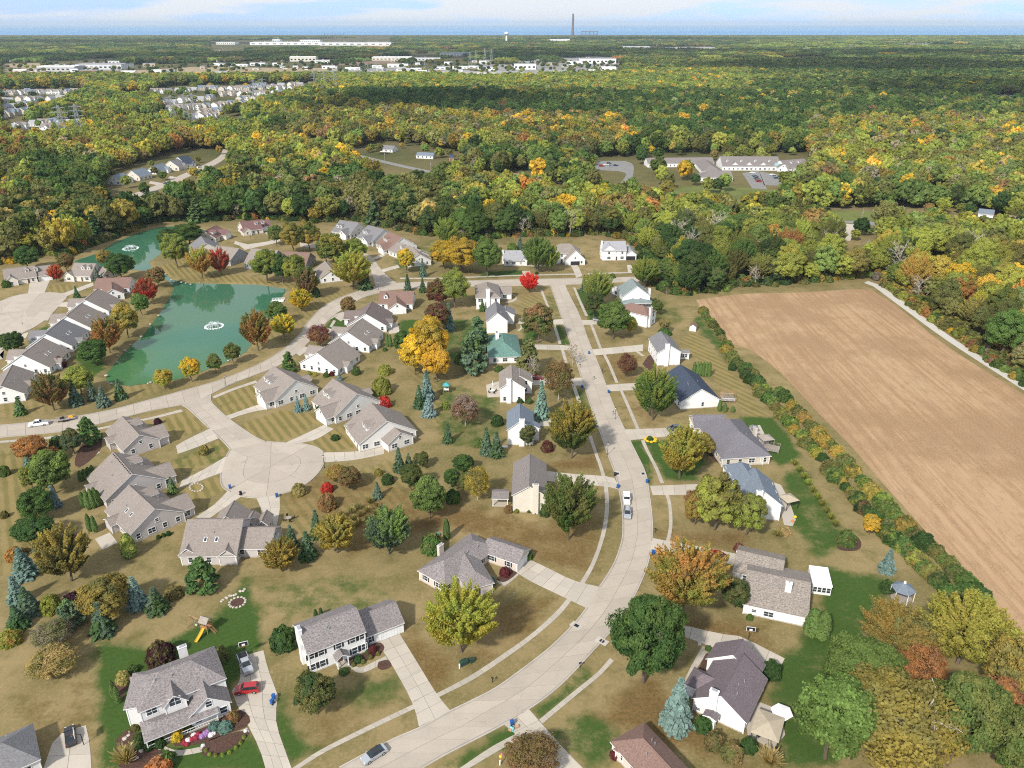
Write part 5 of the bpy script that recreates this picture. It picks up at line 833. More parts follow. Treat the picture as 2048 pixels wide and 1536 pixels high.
L['clearings']=[[(-329.8,634.8),(-340.1,674.1),(-329.9,770.9),(-327.9,804),(-297.8,804),(-277.7,804),(-255,726.4),(-224.2,628.3),(-227.4,569.5),(-230.9,527.8),(-238.5,498.2),(-252.7,487.2),(-272.9,512.6)],[(-154.9,804),(-142.5,869),(-118.9,854),(-72.8,810),(-51.1,786.9),(-26.4,650.5),(-56.2,613.6),(-90.8,639.2),(-116.9,650.5),(-131.5,674.1)],[(-116.4,686.5),(-96.3,681.5),(-78.8,699.3),(-64.8,601.5),(-83.3,582.3),(-100.1,582.3)],[(73,746.6),(129.3,777.2),(199.6,786.9),(289.6,777.2),(264.7,699.3),(220.7,601.5),(179.8,530.9),(77.3,530.9),(60.9,613.6)],[(234.5,491.3),(200,404.9),(181.3,404.9),(193.9,484.5),(212.9,527.8),(267.5,535.7),(316.6,512.6),(310.6,459.1),(290.1,425.1),(274.2,447.2),(253.7,453.1)],[(302.4,588),(338,613.6),(313,560.7),(289.1,552.1)],[(213.4,399.2),(230.3,401.1),(214.5,367.5),(198.2,364.3)],[(180.1,430.5),(194.9,425.1),(179.1,386.3),(166.2,386.3)],[(-273.7,955),(-183.3,832),(-165.7,746.6),(-247.3,858)],[(-434.3,1082),(-366.1,1118),(-309.1,955),(-369.6,928)],[(-188.4,832),(-53.7,686.5),(-49.9,634.8),(-172.9,758.6)],[(-62.8,691.6),(52.1,601.5),(48.3,553.8),(-57.6,630.5)],[(48,597.6),(165.4,540.5),(153.6,498.2),(44.8,553.8)],[(161,537.3),(295.2,469),(279.1,440.4),(149.6,495.4)],[(118.6,433.7),(134.2,433.7),(128.5,412.8),(113.5,412.8)],[(167.7,431.6),(177.6,431.6),(170,410.8),(160.5,410.8)],[(29.3,605.5),(48,597.6),(45.5,564.2),(26,571.3)],[(-6.1,686.5),(16.2,676.5),(15.3,634.8),(-5.7,643.7)],[(-976,1577),(-933,1602),(-792.9,1553),(-718.4,1402),(-687.2,1261),(-633.5,1070),(-585,984),(-546.6,1047),(-497.9,955),(-472.9,928),(-503.2,839),(-582.4,919)],[(-704.2,1463),(-651.3,1484),(-704.2,1681),(-409.3,1768),(-360.8,1553),(-360.9,1402),(-370.1,1310),(-385.5,1158),(-392.9,1058),(-433.6,1015),(-481.8,984),(-525.1,1070),(-472.4,1094),(-561.6,1310),(-625.4,1310)],[(-289.2,1186),(-247.7,1214),(-224.1,1094),(-262.2,1070)],[(-1779,2917),(-1423,3089),(-858,1865),(-1120,1816)],[(-1183,2559),(-686,3000),(-411.7,3089),(-251.4,1865),(-846,1816)],[(-679.6,4037),(-196.5,4198),(-80.2,1800),(-324.5,1900)],[(-137.3,2917),(449.1,3501),(263,1936),(-84.2,1768)],[(-2225,6141),(-1099,7977),(-581.9,4198),(-1469,4037)],[(-1469,4037),(-1303,4198),(-1090,3501),(-1277,3501)],[(569.4,4560),(1172,4765),(959,3889),(504.9,4037)],[(636,3089),(868,3000),(761,2623),(541.8,2623)],[(977,3183),(1222,3282),(1099,2726),(839,2623)],[(825,1422),(908,1463),(787.1,1261),(743.9,1277)],[(605.2,1402),(635,1422),(579.8,1293),(560.1,1293)],[(290.5,6941),(551.1,7423),(409.8,5506),(230.9,5506)],[(2370,5235),(2880,5235),(2567,4660),(2112,4660)]]
L['zones']=[
([(-964,804),(-534.5,839),(-497.1,919),(-374.7,941),(-307,877),(-261.7,712.7),(-348,686.5),(-428.6,662.1),(-779.6,639.2)],[.5,1,.5,3,1,4,2,2,.3,2,.3]),
([(-805,662.1),(-443.3,686.5),(-369.3,712.7),(-280.2,527.8),(-271.1,459.1),(-515.9,404.9)],[4,4,1,1,.3,.8,.2,.3,0,2,.2]),
([(-348.2,527.8),(-287.9,543.8),(-194.9,498.2),(-244.7,425.1),(-263.4,386.3)],[2,1,.3,1,.4,2,.6,1,.1,4,.3]),
([(-279.7,712.7),(-221.3,839),(-113.4,740.7),(-94.9,560.7),(-157.8,527.8),(-200,512.6),(-234.2,484.5),(-280.2,527.8),(-249.4,560.7)],[1.5,2,1,3,1,3,1,1,.3,2,.3]),
([(-176.7,597.6),(-44.6,560.7),(-37.2,459.1),(-136.8,498.2)],[2,1,.3,.6,.2,.8,.3,.6,0,6,.5]),
([(-291.8,1070),(-229.5,1237),(-113.7,1131),(-87.2,804),(-169.1,839),(-222.6,804)],[.5,.8,.3,1.5,.6,4,1.5,2,.3,3,.6]),
([(-277.7,1412),(-20.6,1412),(-15,1015),(-107.8,1070),(-220.3,1186)],[9,4,.5,.2,0,.2,0,.1,0,.6,0]),
([(-1101,1784),(-380.5,1954),(586.1,2052),(407.9,1412),(-277.7,1412),(-410.1,1070),(-709.7,1131)],[.5,1.5,3,4,.8,1,.2,.1,0,1,.5]),
([(-19.9,1364),(444.3,1364),(319.2,964),(-14.6,989)],[6,4,1,1,.2,.6,.1,.2,0,1,.2]),
([(-111.5,1042),(144.8,1042),(101.3,712.7),(-87.2,804)],[1,1,.5,2,.6,3,1,1.5,.4,3,.8]),
([(148.5,1070),(433,1042),(308.8,804),(113.3,804)],[4,3,1,1.5,.3,1,.2,.3,0,2,.2]),
([(351.2,989),(797.2,1015),(411.8,498.2),(234.6,597.6)],[.6,.8,1.2,3.5,1,2.5,.6,.4,0,3,1.2]),
([(1139,4037),(3372,4464),(778.1,989),(304.9,1042)],[6,4,1,1,.1,.4,.1,.1,0,1.5,.1]),
([(177,369.2),(342.2,404.9),(189.7,200.7),(177.2,242.3)],[.5,1,.5,2,1.5,3,2,1.5,.2,3,.6]),
([(82.3,425.1),(157,447.2),(209.7,447.2),(170.4,353.3),(70.2,338.6)],[3,3,1,1.5,.3,1,1.2,1,0,2.5,.4]),
([(-44.6,560.7),(106.4,560.7),(82.9,425.1),(-35.5,435.9)],[2,3,1.5,2,.5,1,.8,1,.2,2,.5]),
([(-18771,16625),(7547,27049),(649.2,2278),(-2160,1865)],[8,3,.5,.4,0,.4,.1,.3,0,2.5,.1]),
([(7547,27049),(28157,27049),(4250,4037),(1139,4037)],[4,3,2,2,0,.5,.1,.2,0,2,.1])]
L['towers']=[(-347.7,1463,38),(-329.9,1463,38),(-310,1452,38),(-308.5,1681,40),(-299.8,1738,40),(-289.1,1784,40),(-396.4,955,40),(-377.6,946,42),(-371.6,955,42),(-461.3,832,40),(-451.5,846,40),(-122.5,2439,40),(-112.7,2623,40),(-88.9,2762,42),(-65.8,2691,42),(-198.8,1900,36),(-393.6,1261,38),(-389.2,1293,38)]
L['poles']=[(26.5,575),(67.3,548.8),(107,530.9),(145.8,515.6),(183.3,498.2),(215.8,476.6),(252.2,459.1),(284.3,449.6),(-67.4,657.4),(-113.8,712.7)]
L['bins']=[(-44.69,106.99),(-44.64,105.81),(0,101.05),(-76.92,179.64),(-62.95,175.46),(28.94,179.9),(37.26,182.44),(33.71,150.86),(29.55,274.52),(24.36,243.93),(33.12,239.9),(26.46,214.18)]
L['dark_bins']=[(-72.9,176.43),(28.87,186.09)]
L['lamps']=[(-100.07,245.57),(-53.5,190.4),(28.07,197.74),(33.03,220.61),(-152.9,447.24),(-63.54,353.3)]
L['mailboxes']=[(13.39,114.84),(-3.75,111.01),(29.17,250.6),(32.89,257.14),(25.07,261.65),(32.72,223.41),(35.63,159.49)]
L['inlets']=[((13.58,126.44),.9),((18.47,121.93),.9),((29.7,187.15),.05),((36.88,187.15),.05)]
L['cars']=[
('sedan',-23.83,94.37,-2.44,'silver','silver sedan with dark roof parked on the road by the colonial house'),
('suv',-50.18,108.82,-3.009,'red','red hatchback on the driveway of the arched dormer house'),
('pickup',-52.58,115.25,-1.017,'silver','silver pickup with dark bed cover on the arched dormer house driveway'),
('sedan',-78.24,98.2,2.115,'black','black car on the driveway beside the dark hipped roof'),
('jeep',30.37,173.36,-1.654,'whitec','white boxy off-roader parked in the road ahead of a silver estate'),
('suv',29.73,167.13,-1.685,'silver','silver estate car with roof rails parked in the road'),
('suv',48.84,149.32,-.352,'darkred','dark red car on the driveway of the broad tan roofed house'),
('suv',50.59,213.13,-2.921,'grey','grey minivan on the driveway of the grey hipped roof house'),
('sedan',8.73,251.23,0,'darkred','dark red car beside the tan roofed house with patio'),
('sedan',36.8,311.32,0,'silver','silver car half hidden by the round green tree'),
('pickup',-149.2,216.29,-2.808,'whitec','white landscaping pickup towing a trailer on pond road'),
('sedan',-275.19,698.89,1.074,'whitec','white car on the distant curved street'),
('sedan',-273.54,621.4,2.371,'navycar','dark blue car on the distant curved street'),
('sedan',203.36,669.24,-.1,'whitec','parked white car in the care home lot'),
('suv',201.93,659.73,.02,'silver','parked silver car in the care home lot'),
('sedan',201.2,652.76,-.05,'navycar','parked dark blue car in the care home lot'),
('suv',199.43,643.67,.04,'grey','parked grey car in the care home lot'),
('sedan',198.73,637.01,.05,'black','parked black car in the care home lot'),
('suv',197.65,630.48,-.17,'red','parked red car in the care home lot'),
('sedan',217.37,659.73,-.19,'whitec','parked white car in the care home lot'),
('suv',216.9,652.76,.13,'silver','parked silver car in the care home lot'),
('sedan',216.43,645.92,-.1,'navycar','parked dark blue car in the care home lot'),
('suv',225.66,630.48,-.11,'grey','parked grey car in the care home lot'),
('sedan',224.43,621.95,.2,'black','parked black car in the care home lot'),
('suv',79.38,704.61,-.01,'red','parked red car in the care home lot'),
('sedan',83.96,709.95,.13,'whitec','parked white car in the care home lot'),
('suv',87.5,701.97,-.01,'silver','parked silver car in the care home lot'),
('sedan',92.12,707.27,.06,'navycar','parked dark blue car in the care home lot'),
('suv',87.56,718.1,-.14,'grey','parked grey car in the care home lot'),
('sedan',222.75,624.07,.05,'black','parked black car in the care home lot'),
('suv',319.9,512.61,.15,'red','white truck parked at the cottage by the county road'),
('sedan',314.11,511.14,.01,'whitec','white truck parked at the cottage by the county road')]
L['misc']={'playset': (-63.57,124.96),'swing': (-66.88,123.5),'hoop1': (-53.61,118.45),'hoop2': (48.73,122.64),'trailer': (-142.49,219.58),'raft': (-106.95,337.17),'fount1': (-125.36,306.07),'fount2': (-216.01,430.48),'shed': (74.9,300.21),'gazebo': (85.88,135.21),'canopy1': (45.28,98.87),'canopy2': (72.42,171.19),'gaz5': (76.13,203.71),'umb1': (48.73,101.93),'umb2': (-6.79,244.33),'umb5': (74.64,211.24),'pergola': (72.6,234.45),'firepit': (-60.13,133.74),'sign': (-.27,99.74),'boxes': (.9,100.5),'utility': (-9.51,115.76),'tank': (-36.71,5652),'stack': (568.4,7977),'post': (-2.05,92.71),'arch': (-45.38,115.5),'deckchair': (-56.97,164.85),'sun7': (69.23,139.58),'porch7': (54.21,147.08),'deck5': (75.56,204.32),'bench': (-2.09,202.19),'playtower': (-22.51,240.3),'tarp': (-18.81,158.04),'pump1': (71.37,163.98),'pump2': (72.59,165.74),'mums': (42.18,206.79),'pink': (59.18,200.69),'hoop0': (-75.24,96.76),'table': (-6.7,240.3),'dirt': (7.93,124.96),'boulders': (-60.39,134.55)}
L['sun_az']=58
L['bloom']=[(-57.82,97.18,.55,'redflower'),(-57.27,97.6,.6,'whiteflower'),(-56.65,97.81,.6,'redflower'),(-56.14,98.13,.65,'redflower'),(-55.97,98.87,.6,'redflower'),(-56.65,98.77,.55,'whiteflower'),(-55.11,98.45,.65,'purpleflower'),(-54.68,98.98,.7,'purpleflower'),(-54.42,99.52,.65,'purpleflower'),(-53.62,98.77,.6,'whiteflower'),(-53.29,99.09,.5,'whiteflower'),(-57.13,96.76,.5,'redflower'),(-54.24,96.55,.4,'whiteflower'),(-47.74,99.63,.4,'whiteflower')]
L['rocks']=[(-65.86,93.73,.26),(-64.67,99.18,.29),(-62.11,98.39,.4),(-65.52,96.85,.36),(-66.47,94.52,.25),(-68.43,99.61,.29),(-64.69,94.09,.33),(-68.65,98.07,.5),(-68,95.81,.33),(-64.32,97.57,.41),(-64.7,95.63,.47),(-65.45,98.82,.24),(-61.79,96.62,.27),(-61.55,96.06,.42),(-62.8,97.9,.32),(-63.22,98.86,.43),(-67.55,95.38,.42),(-60.86,94.44,.36),(-68.33,98.77,.37),(-66.19,99.27,.47),(-64.49,95.31,.28),(-68.38,99.66,.32),(-67.04,97.03,.33),(-61.59,94.15,.27),(-66.78,98.66,.41),(-62.31,98.44,.43)]
L['courtbed']=[(-84.46,180.15,.35,'rock'),(-84.32,179.28,.35,'rock'),(-84.56,178.58,.35,'rock'),(-85.13,178.2,.35,'rock'),(-85.91,178.2,.35,'rock'),(-86.76,178.58,.35,'rock'),(-87.51,179.28,.35,'rock'),(-88.02,180.15,.35,'rock'),(-88.17,181.02,.35,'rock'),(-87.94,181.73,.35,'rock'),(-87.37,182.13,.35,'rock'),(-86.57,182.13,.35,'rock'),(-85.71,181.73,.35,'rock'),(-84.96,181.02,.35,'rock')]
L['plant_stacks']=[(-1530,6941),(-1508,6941),(-1486,6941),(-1464,6941),(-1442,6941),(-1420,6941),(-1398,6941),(-1376,6941)]
L['gantry']=(702.1,7690)
L['care_canopy']=(232,686.5)
L['clouds']=[(-1331,3089,1100,260,1),(-340,3282,1000,260,2),(503,3750,900,300,3),(-3135,5506,1800,500,4),(990,2278,700,330,5),(1764,3388,1200,400,6),(-122,1214,190,110,7),(866,1463,330,200,9),(1061,6517,900,500,10)]
L['pondrocks']=[(-168.39,368.94,.62),(-165.02,366.79,.43),(-161.87,365.08,.62),(-159.35,363.89,.43),(-156.18,361.96,.57),(-152.78,364.33,.35),(-128.27,247.68,.41),(-127.71,248.54,.47),(-126.35,248.6,.43),(-175.27,378.59,.65),(-179.93,385.83,.66),(-142.52,248.33,.33),(-141.03,247.52,.53),(-138.49,246.19,.48),(-146.06,254.26,.7),(-150.29,272.42,.5),(-150.27,278.05,.55),(-150.69,283.96,.45),(-150.19,292.73,.68),(-152.48,306.84,.55),(-153.39,317.57,.55),(-106.44,339.24,.36),(-107.03,333.35,.56),(-106.57,267.96,.51),(-104.12,272.51,.65)]
# ------------------------------------------------------------------ helpers
rng=random.Random(7); nr=np.random.RandomState(7)
def tag(o,label=None,cat=None,group=None,kind=None):
    if label: o['label']=label
    if cat: o['category']=cat
    if group: o['group']=group
    if kind: o['kind']=kind
    return o
def link(name,data,parent=None,loc=None,rot=None,scale=None):
    o=bpy.data.objects.new(name,data); COL.objects.link(o)
    if parent is not None: o.parent=parent
    if loc is not None: o.location=loc
    if rot is not None: o.rotation_euler=rot
    if scale is not None: o.scale=scale
    return o
def empty(name,loc,rz=0,scale=None):
    o=link(name,None,None,loc,(0,0,rz),scale); o.empty_display_size=.5; return o
class MB:
    """collects faces with material slots and builds one mesh"""
    def __init__(s): s.v=[];s.f=[];s.m=[]
    def face(s,pts,m=0):
        n=len(s.v); s.v.extend(tuple(p) for p in pts); s.f.append(tuple(range(n,n+len(pts)))); s.m.append(m)
    def raw(s,v,f,m=0):
        n=len(s.v); s.v.extend(tuple(p) for p in v); s.f.extend(tuple(i+n for i in q) for q in f); s.m.extend([m]*len(f))
    def box(s,c,d,m=0,rz=0,taper=1.0,skip_bottom=False):
        x,y,z=d[0]/2,d[1]/2,d[2]/2; ca,sa=math.cos(rz),math.sin(rz); v=[]
        for k,zz in ((1,-z),(taper,z)):
            for a,b in ((-x,-y),(x,-y),(x,y),(-x,y)):
                a*=k;b*=k; v.append((c[0]+a*ca-b*sa,c[1]+a*sa+b*ca,c[2]+zz))
        f=[(4,5,6,7),(0,1,5,4),(1,2,6,5),(2,3,7,6),(3,0,4,7)]+([] if skip_bottom else [(3,2,1,0)])
        s.raw(v,f,m)
    def bar(s,p,q,w,m=0,w2=None,sides=4):
        p,q=Vector(p),Vector(q); d=(q-p)
        if d.length<1e-6: return
        d.normalize(); u=d.orthogonal().normalized(); t=d.cross(u); w2=w if w2 is None else w2; v=[]
        for c,r in ((p,w),(q,w2)):
            for i in range(sides):
                a=2*PI*(i+.5)/sides; v.append(c+(u*math.cos(a)+t*math.sin(a))*r)
        f=[(i,(i+1)%sides,sides+(i+1)%sides,sides+i) for i in range(sides)]+[tuple(range(sides-1,-1,-1)),tuple(range(sides,2*sides))]
        s.raw(v,f,m)
    def cyl(s,c,r,h,m=0,n=12,r2=None): s.bar(c,(c[0],c[1],c[2]+h),r,m,r2,n)
    def ball(s,c,r,m=0,n=8,rings=5,sz=1):
        v=[];f=[]
        for i in range(rings+1):
            t=PI*i/rings
            for j in range(n): a=2*PI*j/n; v.append((c[0]+r*math.sin(t)*math.cos(a),c[1]+r*math.sin(t)*math.sin(a),c[2]+sz*r*math.cos(t)))
        for i in range(rings):
            for j in range(n): f.append((i*n+j,(i+1)*n+j,(i+1)*n+(j+1)%n,i*n+(j+1)%n))
        s.raw(v,f,m)
    def shell(s,top,th,mt,ms,mb=None):
        """thick sheet from a list of polygons sharing corner points"""
        key=lambda p:(round(p[0],4),round(p[1],4),round(p[2],4)); ed={}
        for poly in top:
            s.face(poly,mt); s.face([(p[0],p[1],p[2]-th) for p in reversed(poly)],ms if mb is None else mb)
            for i in range(len(poly)):
                a,b=key(poly[i]),key(poly[(i+1)%len(poly)])
                if (b,a) in ed: del ed[(b,a)]
                else: ed[(a,b)]=1
        for a,b in ed: s.face([b,a,(a[0],a[1],a[2]-th),(b[0],b[1],b[2]-th)],ms)
    def mesh(s,name,mats,smooth=False):
        me=bpy.data.meshes.new(name); me.from_pydata(s.v,[],s.f)
        for m in (mats if isinstance(mats,(list,tuple)) else [mats]): me.materials.append(m)
        me.polygons.foreach_set('material_index',s.m)
        if smooth: me.polygons.foreach_set('use_smooth',[True]*len(s.f))
        me.update(); return me
    def obj(s,name,mats,parent=None,loc=None,rz=0,smooth=False):
        return link(name,s.mesh(name,mats,smooth),parent,loc,(0,0,rz))
# ------------------------------------------------------------------ materials
def newmat(name):
    m=bpy.data.materials.new(name); m.use_nodes=True; nt=m.node_tree; nt.nodes.clear()
    o=nt.nodes.new('ShaderNodeOutputMaterial'); return m,nt,o
def nd(nt,t,**k):
    n=nt.nodes.new(t)
    for a,b in k.items():
        if a.startswith('i_'):
            key=a[2:]; key=int(key) if key.isdigit() else key.replace('_',' ')
            n.inputs[key].default_value=b
        else: setattr(n,a,b)
    return n
def noise(nt,vec,scale,detail=3,rough=.55):
    n=nd(nt,'ShaderNodeTexNoise'); n.inputs['Scale'].default_value=scale; n.inputs['Detail'].default_value=detail; n.inputs['Roughness'].default_value=rough
    if vec is not None: nt.links.new(vec,n.inputs['Vector'])
    return n.outputs[0]
def ramp(nt,fac,lo,hi,a=0.,b=1.):
    n=nd(nt,'ShaderNodeMapRange'); n.inputs[1].default_value=lo; n.inputs[2].default_value=hi; n.inputs[3].default_value=a; n.inputs[4].default_value=b
    nt.links.new(fac,n.inputs[0]); return n.outputs[0]
def mixc(nt,fac,a,b,mode='MIX'):
    n=nd(nt,'ShaderNodeMixRGB'); n.blend_type=mode
    for k,x in ((0,fac),(1,a),(2,b)):
        if isinstance(x,(int,float)): n.inputs[k].default_value=x
        elif isinstance(x,tuple): n.inputs[k].default_value=(x+(1,))[:4]
        else: nt.links.new(x,n.inputs[k])
    return n.outputs[0]
def mth(nt,op,a,b=None):
    n=nd(nt,'ShaderNodeMath'); n.operation=op
    for k,x in ((0,a),(1,b)):
        if x is None: continue
        if isinstance(x,(int,float)): n.inputs[k].default_value=x
        else: nt.links.new(x,n.inputs[k])
    return n.outputs[0]
def surf(nt,o,col,rough=.8,spec=.2,bump=None,metal=0.):
    b=nd(nt,'ShaderNodeBsdfPrincipled'); b.inputs['Roughness'].default_value=rough; b.inputs['Specular IOR Level'].default_value=spec; b.inputs['Metallic'].default_value=metal
    if isinstance(col,tuple): b.inputs['Base Color'].default_value=(col+(1,))[:4]
    else: nt.links.new(col,b.inputs['Base Color'])
    if bump is not None:
        bp=nd(nt,'ShaderNodeBump'); bp.inputs['Strength'].default_value=bump[1]; bp.inputs['Distance'].default_value=bump[2]; nt.links.new(bump[0],bp.inputs['Height']); nt.links.new(bp.outputs[0],b.inputs['Normal'])
    nt.links.new(b.outputs[0],o.inputs[0]); return b
def wpos(nt): return nd(nt,'ShaderNodeNewGeometry').outputs['Position']
def opos(nt): return nd(nt,'ShaderNodeTexCoord').outputs['Object']
def sep(nt,v):
    n=nd(nt,'ShaderNodeSeparateXYZ'); nt.links.new(v,n.inputs[0]); return n.outputs
def comb(nt,x,y,z):
    n=nd(nt,'ShaderNodeCombineXYZ')
    for k,a in enumerate((x,y,z)):
        if isinstance(a,(int,float)): n.inputs[k].default_value=a
        else: nt.links.new(a,n.inputs[k])
    return n.outputs[0]
def rotxy(nt,p,ang,sx=1,sy=1):
    m=nd(nt,'ShaderNodeMapping'); m.inputs['Rotation'].default_value=(0,0,ang); m.inputs['Scale'].default_value=(sx,sy,1); nt.links.new(p,m.inputs[0]); return m.outputs[0]
def sc(c,k): return tuple(min(1,x*k) for x in c[:3])
def m_plain(name,col,rough=.7,spec=.25,amt=.15,scale=1.5,metal=0.):
    m,nt,o=newmat(name); n=noise(nt,wpos(nt),scale,4); surf(nt,o,mixc(nt,ramp(nt,n,.3,.7),sc(col,1-amt),sc(col,1+amt)),rough,spec,metal=metal); return m
def m_roof(name,col,contrast=.28):
    m,nt,o=newmat(name); p=wpos(nt)
    s=sep(nt,p); f=noise(nt,comb(nt,mth(nt,'MULTIPLY',s[0],1.0),s[1],mth(nt,'MULTIPLY',s[2],2.2)),3.0,2,.7); g=noise(nt,p,.35,3)
    row=mth(nt,'FRACT',mth(nt,'MULTIPLY',s[2],5.2)); rowd=ramp(nt,row,0,.16,.78,1.0)
    c=mixc(nt,ramp(nt,f,.33,.67),sc(col,1-contrast),sc(col,1+contrast)); c=mixc(nt,ramp(nt,g,.35,.7,0,.35),c,sc(col,.8)); c=mixc(nt,1.,c,comb(nt,rowd,rowd,rowd),'MULTIPLY')
    surf(nt,o,c,.92,.1,(f,.4,.03)); return m
def m_siding(name,col):
    m,nt,o=newmat(name); s=sep(nt,wpos(nt)); r=mth(nt,'FRACT',mth(nt,'MULTIPLY',s[2],6.0)); d=ramp(nt,r,0,.25,.86,1.0)
    n=noise(nt,wpos(nt),.8,4); c=mixc(nt,ramp(nt,n,.3,.75),sc(col,.93),sc(col,1.02)); c=mixc(nt,1.,c,comb(nt,d,d,d),'MULTIPLY'); surf(nt,o,c,.6,.25); return m
def m_concrete(name,col,stain=.3):
    m,nt,o=newmat(name); p=wpos(nt); rnd=nd(nt,'ShaderNodeObjectInfo').outputs['Random']
    a=noise(nt,p,.22,5,.6); b=noise(nt,p,2.6,4,.65); f=noise(nt,p,14,2)
    c=mixc(nt,ramp(nt,rnd,0,1),sc(col,.91),sc(col,1.06)); c=mixc(nt,ramp(nt,a,.42,.72,0,stain),c,sc(col,.62)); c=mixc(nt,ramp(nt,b,.5,.78,0,.35),c,(col[0]*.72,col[1]*.68,col[2]*.62)); c=mixc(nt,ramp(nt,f,.3,.7,0,.12),c,sc(col,.7))
    w=nd(nt,'ShaderNodeVectorMath',operation='ADD'); wn=nd(nt,'ShaderNodeTexNoise'); wn.inputs['Scale'].default_value=.5; nt.links.new(p,wn.inputs['Vector']); ws=nd(nt,'ShaderNodeVectorMath',operation='SCALE'); ws.inputs['Scale'].default_value=3.; nt.links.new(wn.outputs['Color'],ws.inputs[0]); nt.links.new(p,w.inputs[0]); nt.links.new(ws.outputs[0],w.inputs[1]); vo=nd(nt,'ShaderNodeTexVoronoi',feature='DISTANCE_TO_EDGE'); vo.inputs['Scale'].default_value=.13; nt.links.new(w.outputs[0],vo.inputs['Vector'])
    ck=mth(nt,'MULTIPLY',ramp(nt,vo.outputs['Distance'],.004,.010,1,0),ramp(nt,noise(nt,p,.09,2),.45,.6,0,.26)); c=mixc(nt,ck,c,sc(col,.3))
    surf(nt,o,c,.9,.15,(f,.2,.01)); return m
def m_leaf(name,trans=.3,sat=1.0):
    m,nt,o=newmat(name)
    def at(n): return nd(nt,'ShaderNodeAttribute',attribute_name=n,attribute_type='INSTANCER').outputs['Color']
    var=nd(nt,'ShaderNodeAttribute',attribute_name='var').outputs['Fac']
    op=opos(nt); rnd=nd(nt,'ShaderNodeObjectInfo').outputs['Random']
    off=nd(nt,'ShaderNodeVectorMath',operation='ADD'); nt.links.new(op,off.inputs[0]); nt.links.new(comb(nt,mth(nt,'MULTIPLY',rnd,50.),mth(nt,'MULTIPLY',rnd,31.),0.),off.inputs[1])
    n=noise(nt,off.outputs[0],1.4,3,.6); z=sep(nt,op)[2]
    k=mth(nt,'ADD',mth(nt,'ADD',ramp(nt,n,.40,.62,0,.8),ramp(nt,z,.6,2.2,-.22,.25)),ramp(nt,var,0,1,-.13,.13))
    c=mixc(nt,ramp(nt,k,0,1),at('tint'),at('tint2'))
    v=ramp(nt,var,0,1,.75,1.25); c=mixc(nt,1.,c,comb(nt,v,v,v),'MULTIPLY')
    d=nd(nt,'ShaderNodeBsdfDiffuse'); t=nd(nt,'ShaderNodeBsdfTranslucent'); nt.links.new(c,d.inputs[0]); nt.links.new(mixc(nt,1.,c,(1.15,1.2,.6),'MULTIPLY'),t.inputs[0])
    x=nd(nt,'ShaderNodeMixShader'); x.inputs[0].default_value=trans; nt.links.new(d.outputs[0],x.inputs[1]); nt.links.new(t.outputs[0],x.inputs[2]); nt.links.new(x.outputs[0],o.inputs[0]); return m
def m_emit(name,c,s):
    m,nt,o=newmat(name); e=nd(nt,'ShaderNodeEmission'); e.inputs[0].default_value=c+(1,); e.inputs[1].default_value=s; nt.links.new(e.outputs[0],o.inputs[0]); return m
M={}
WALLS=dict(white=(.80,.80,.78),cream=(.66,.61,.52),taupe=(.52,.48,.46),pale=(.70,.68,.64),offwhite=(.70,.69,.67),pinkcream=(.62,.54,.48),greywall=(.30,.31,.33),beige=(.58,.52,.43),brick=(.30,.13,.09),grey=(.45,.46,.47),ltgrey=(.62,.63,.63),tanwall=(.5,.4,.3),bluegrey=(.3,.36,.42))
for k,c in WALLS.items(): M['w_'+k]=m_siding('siding '+k,c)
ROOFS=dict(grey=(.19,.185,.19),brown=(.25,.215,.19),tan=(.26,.225,.195),dkbrown=(.175,.14,.13),redbrown=(.21,.135,.11),red=(.175,.10,.095),ltgrey=(.32,.32,.335),bluegrey=(.17,.20,.24),green=(.125,.225,.19),greengrey=(.21,.25,.245),navy=(.055,.07,.10),taupe=(.21,.185,.175),mottle=(.225,.20,.195),purplegrey=(.165,.155,.17),plum=(.165,.135,.145))
for k,c in ROOFS.items(): M['r_'+k]=m_roof('shingle '+k,c,.42 if k in('mottle','green','tan') else .26)
M['trim']=m_plain('white trim',(.80,.80,.78),.5,.3,.04)
M['glass']=m_plain('window glass',(.035,.045,.055),.08,.5,.2,.7)
M['door']=m_plain('door paint',(.10,.05,.04),.5,.3,.1)
M['garage']=m_plain('garage door white',(.76,.76,.75),.5,.3,.04)
M['garage_dark']=m_plain('open garage painted shade',(.03,.03,.032),.5,.3,.1)  # shaded inside of an open garage, painted dark onto a closed door
M['shutter']=m_plain('shutter black',(.025,.025,.03),.6,.3,.1)
M['concrete']=m_concrete('road concrete',(.425,.37,.305),.30)
M['walkc']=m_concrete('sidewalk concrete',(.43,.385,.32),.25)
M['drive']=m_concrete('driveway concrete',(.47,.42,.35),.25)
M['kerb']=m_concrete('kerb concrete',(.47,.43,.375),.4)
M['gutter']=m_concrete('gutter concrete',(.34,.305,.26),.5)
M['joint']=m_plain('joint filler',(.19,.165,.135),.9,.1,.25,.8)
M['asphalt']=m_plain('asphalt',(.22,.215,.205),.9,.15,.12,.3)
M['gravel']=m_plain('gravel',(.48,.45,.40),.95,.1,.2,3)
M['mulch']=m_plain('bark mulch',(.085,.05,.038),.95,.05,.4,4)
M['rock']=m_plain('field stone',(.42,.37,.31),.85,.2,.3,2.5)
M['wood']=m_plain('cedar wood',(.36,.20,.10),.7,.2,.2,4)
M['greywood']=m_plain('weathered wood',(.30,.26,.22),.8,.15,.2,4)
M['bark']=m_plain('bark',(.13,.10,.075),.9,.1,.3,5)
M['palebark']=m_plain('pale bark',(.42,.38,.33),.9,.1,.25,5)
M['leaf']=m_leaf('broad leaves',.5)
M['needle']=m_leaf('needles',.2)
M['black']=m_plain('black plastic',(.02,.02,.022),.5,.3,.1)
M['rubber']=m_plain('tyre rubber',(.02,.02,.02),.85,.2,.1)
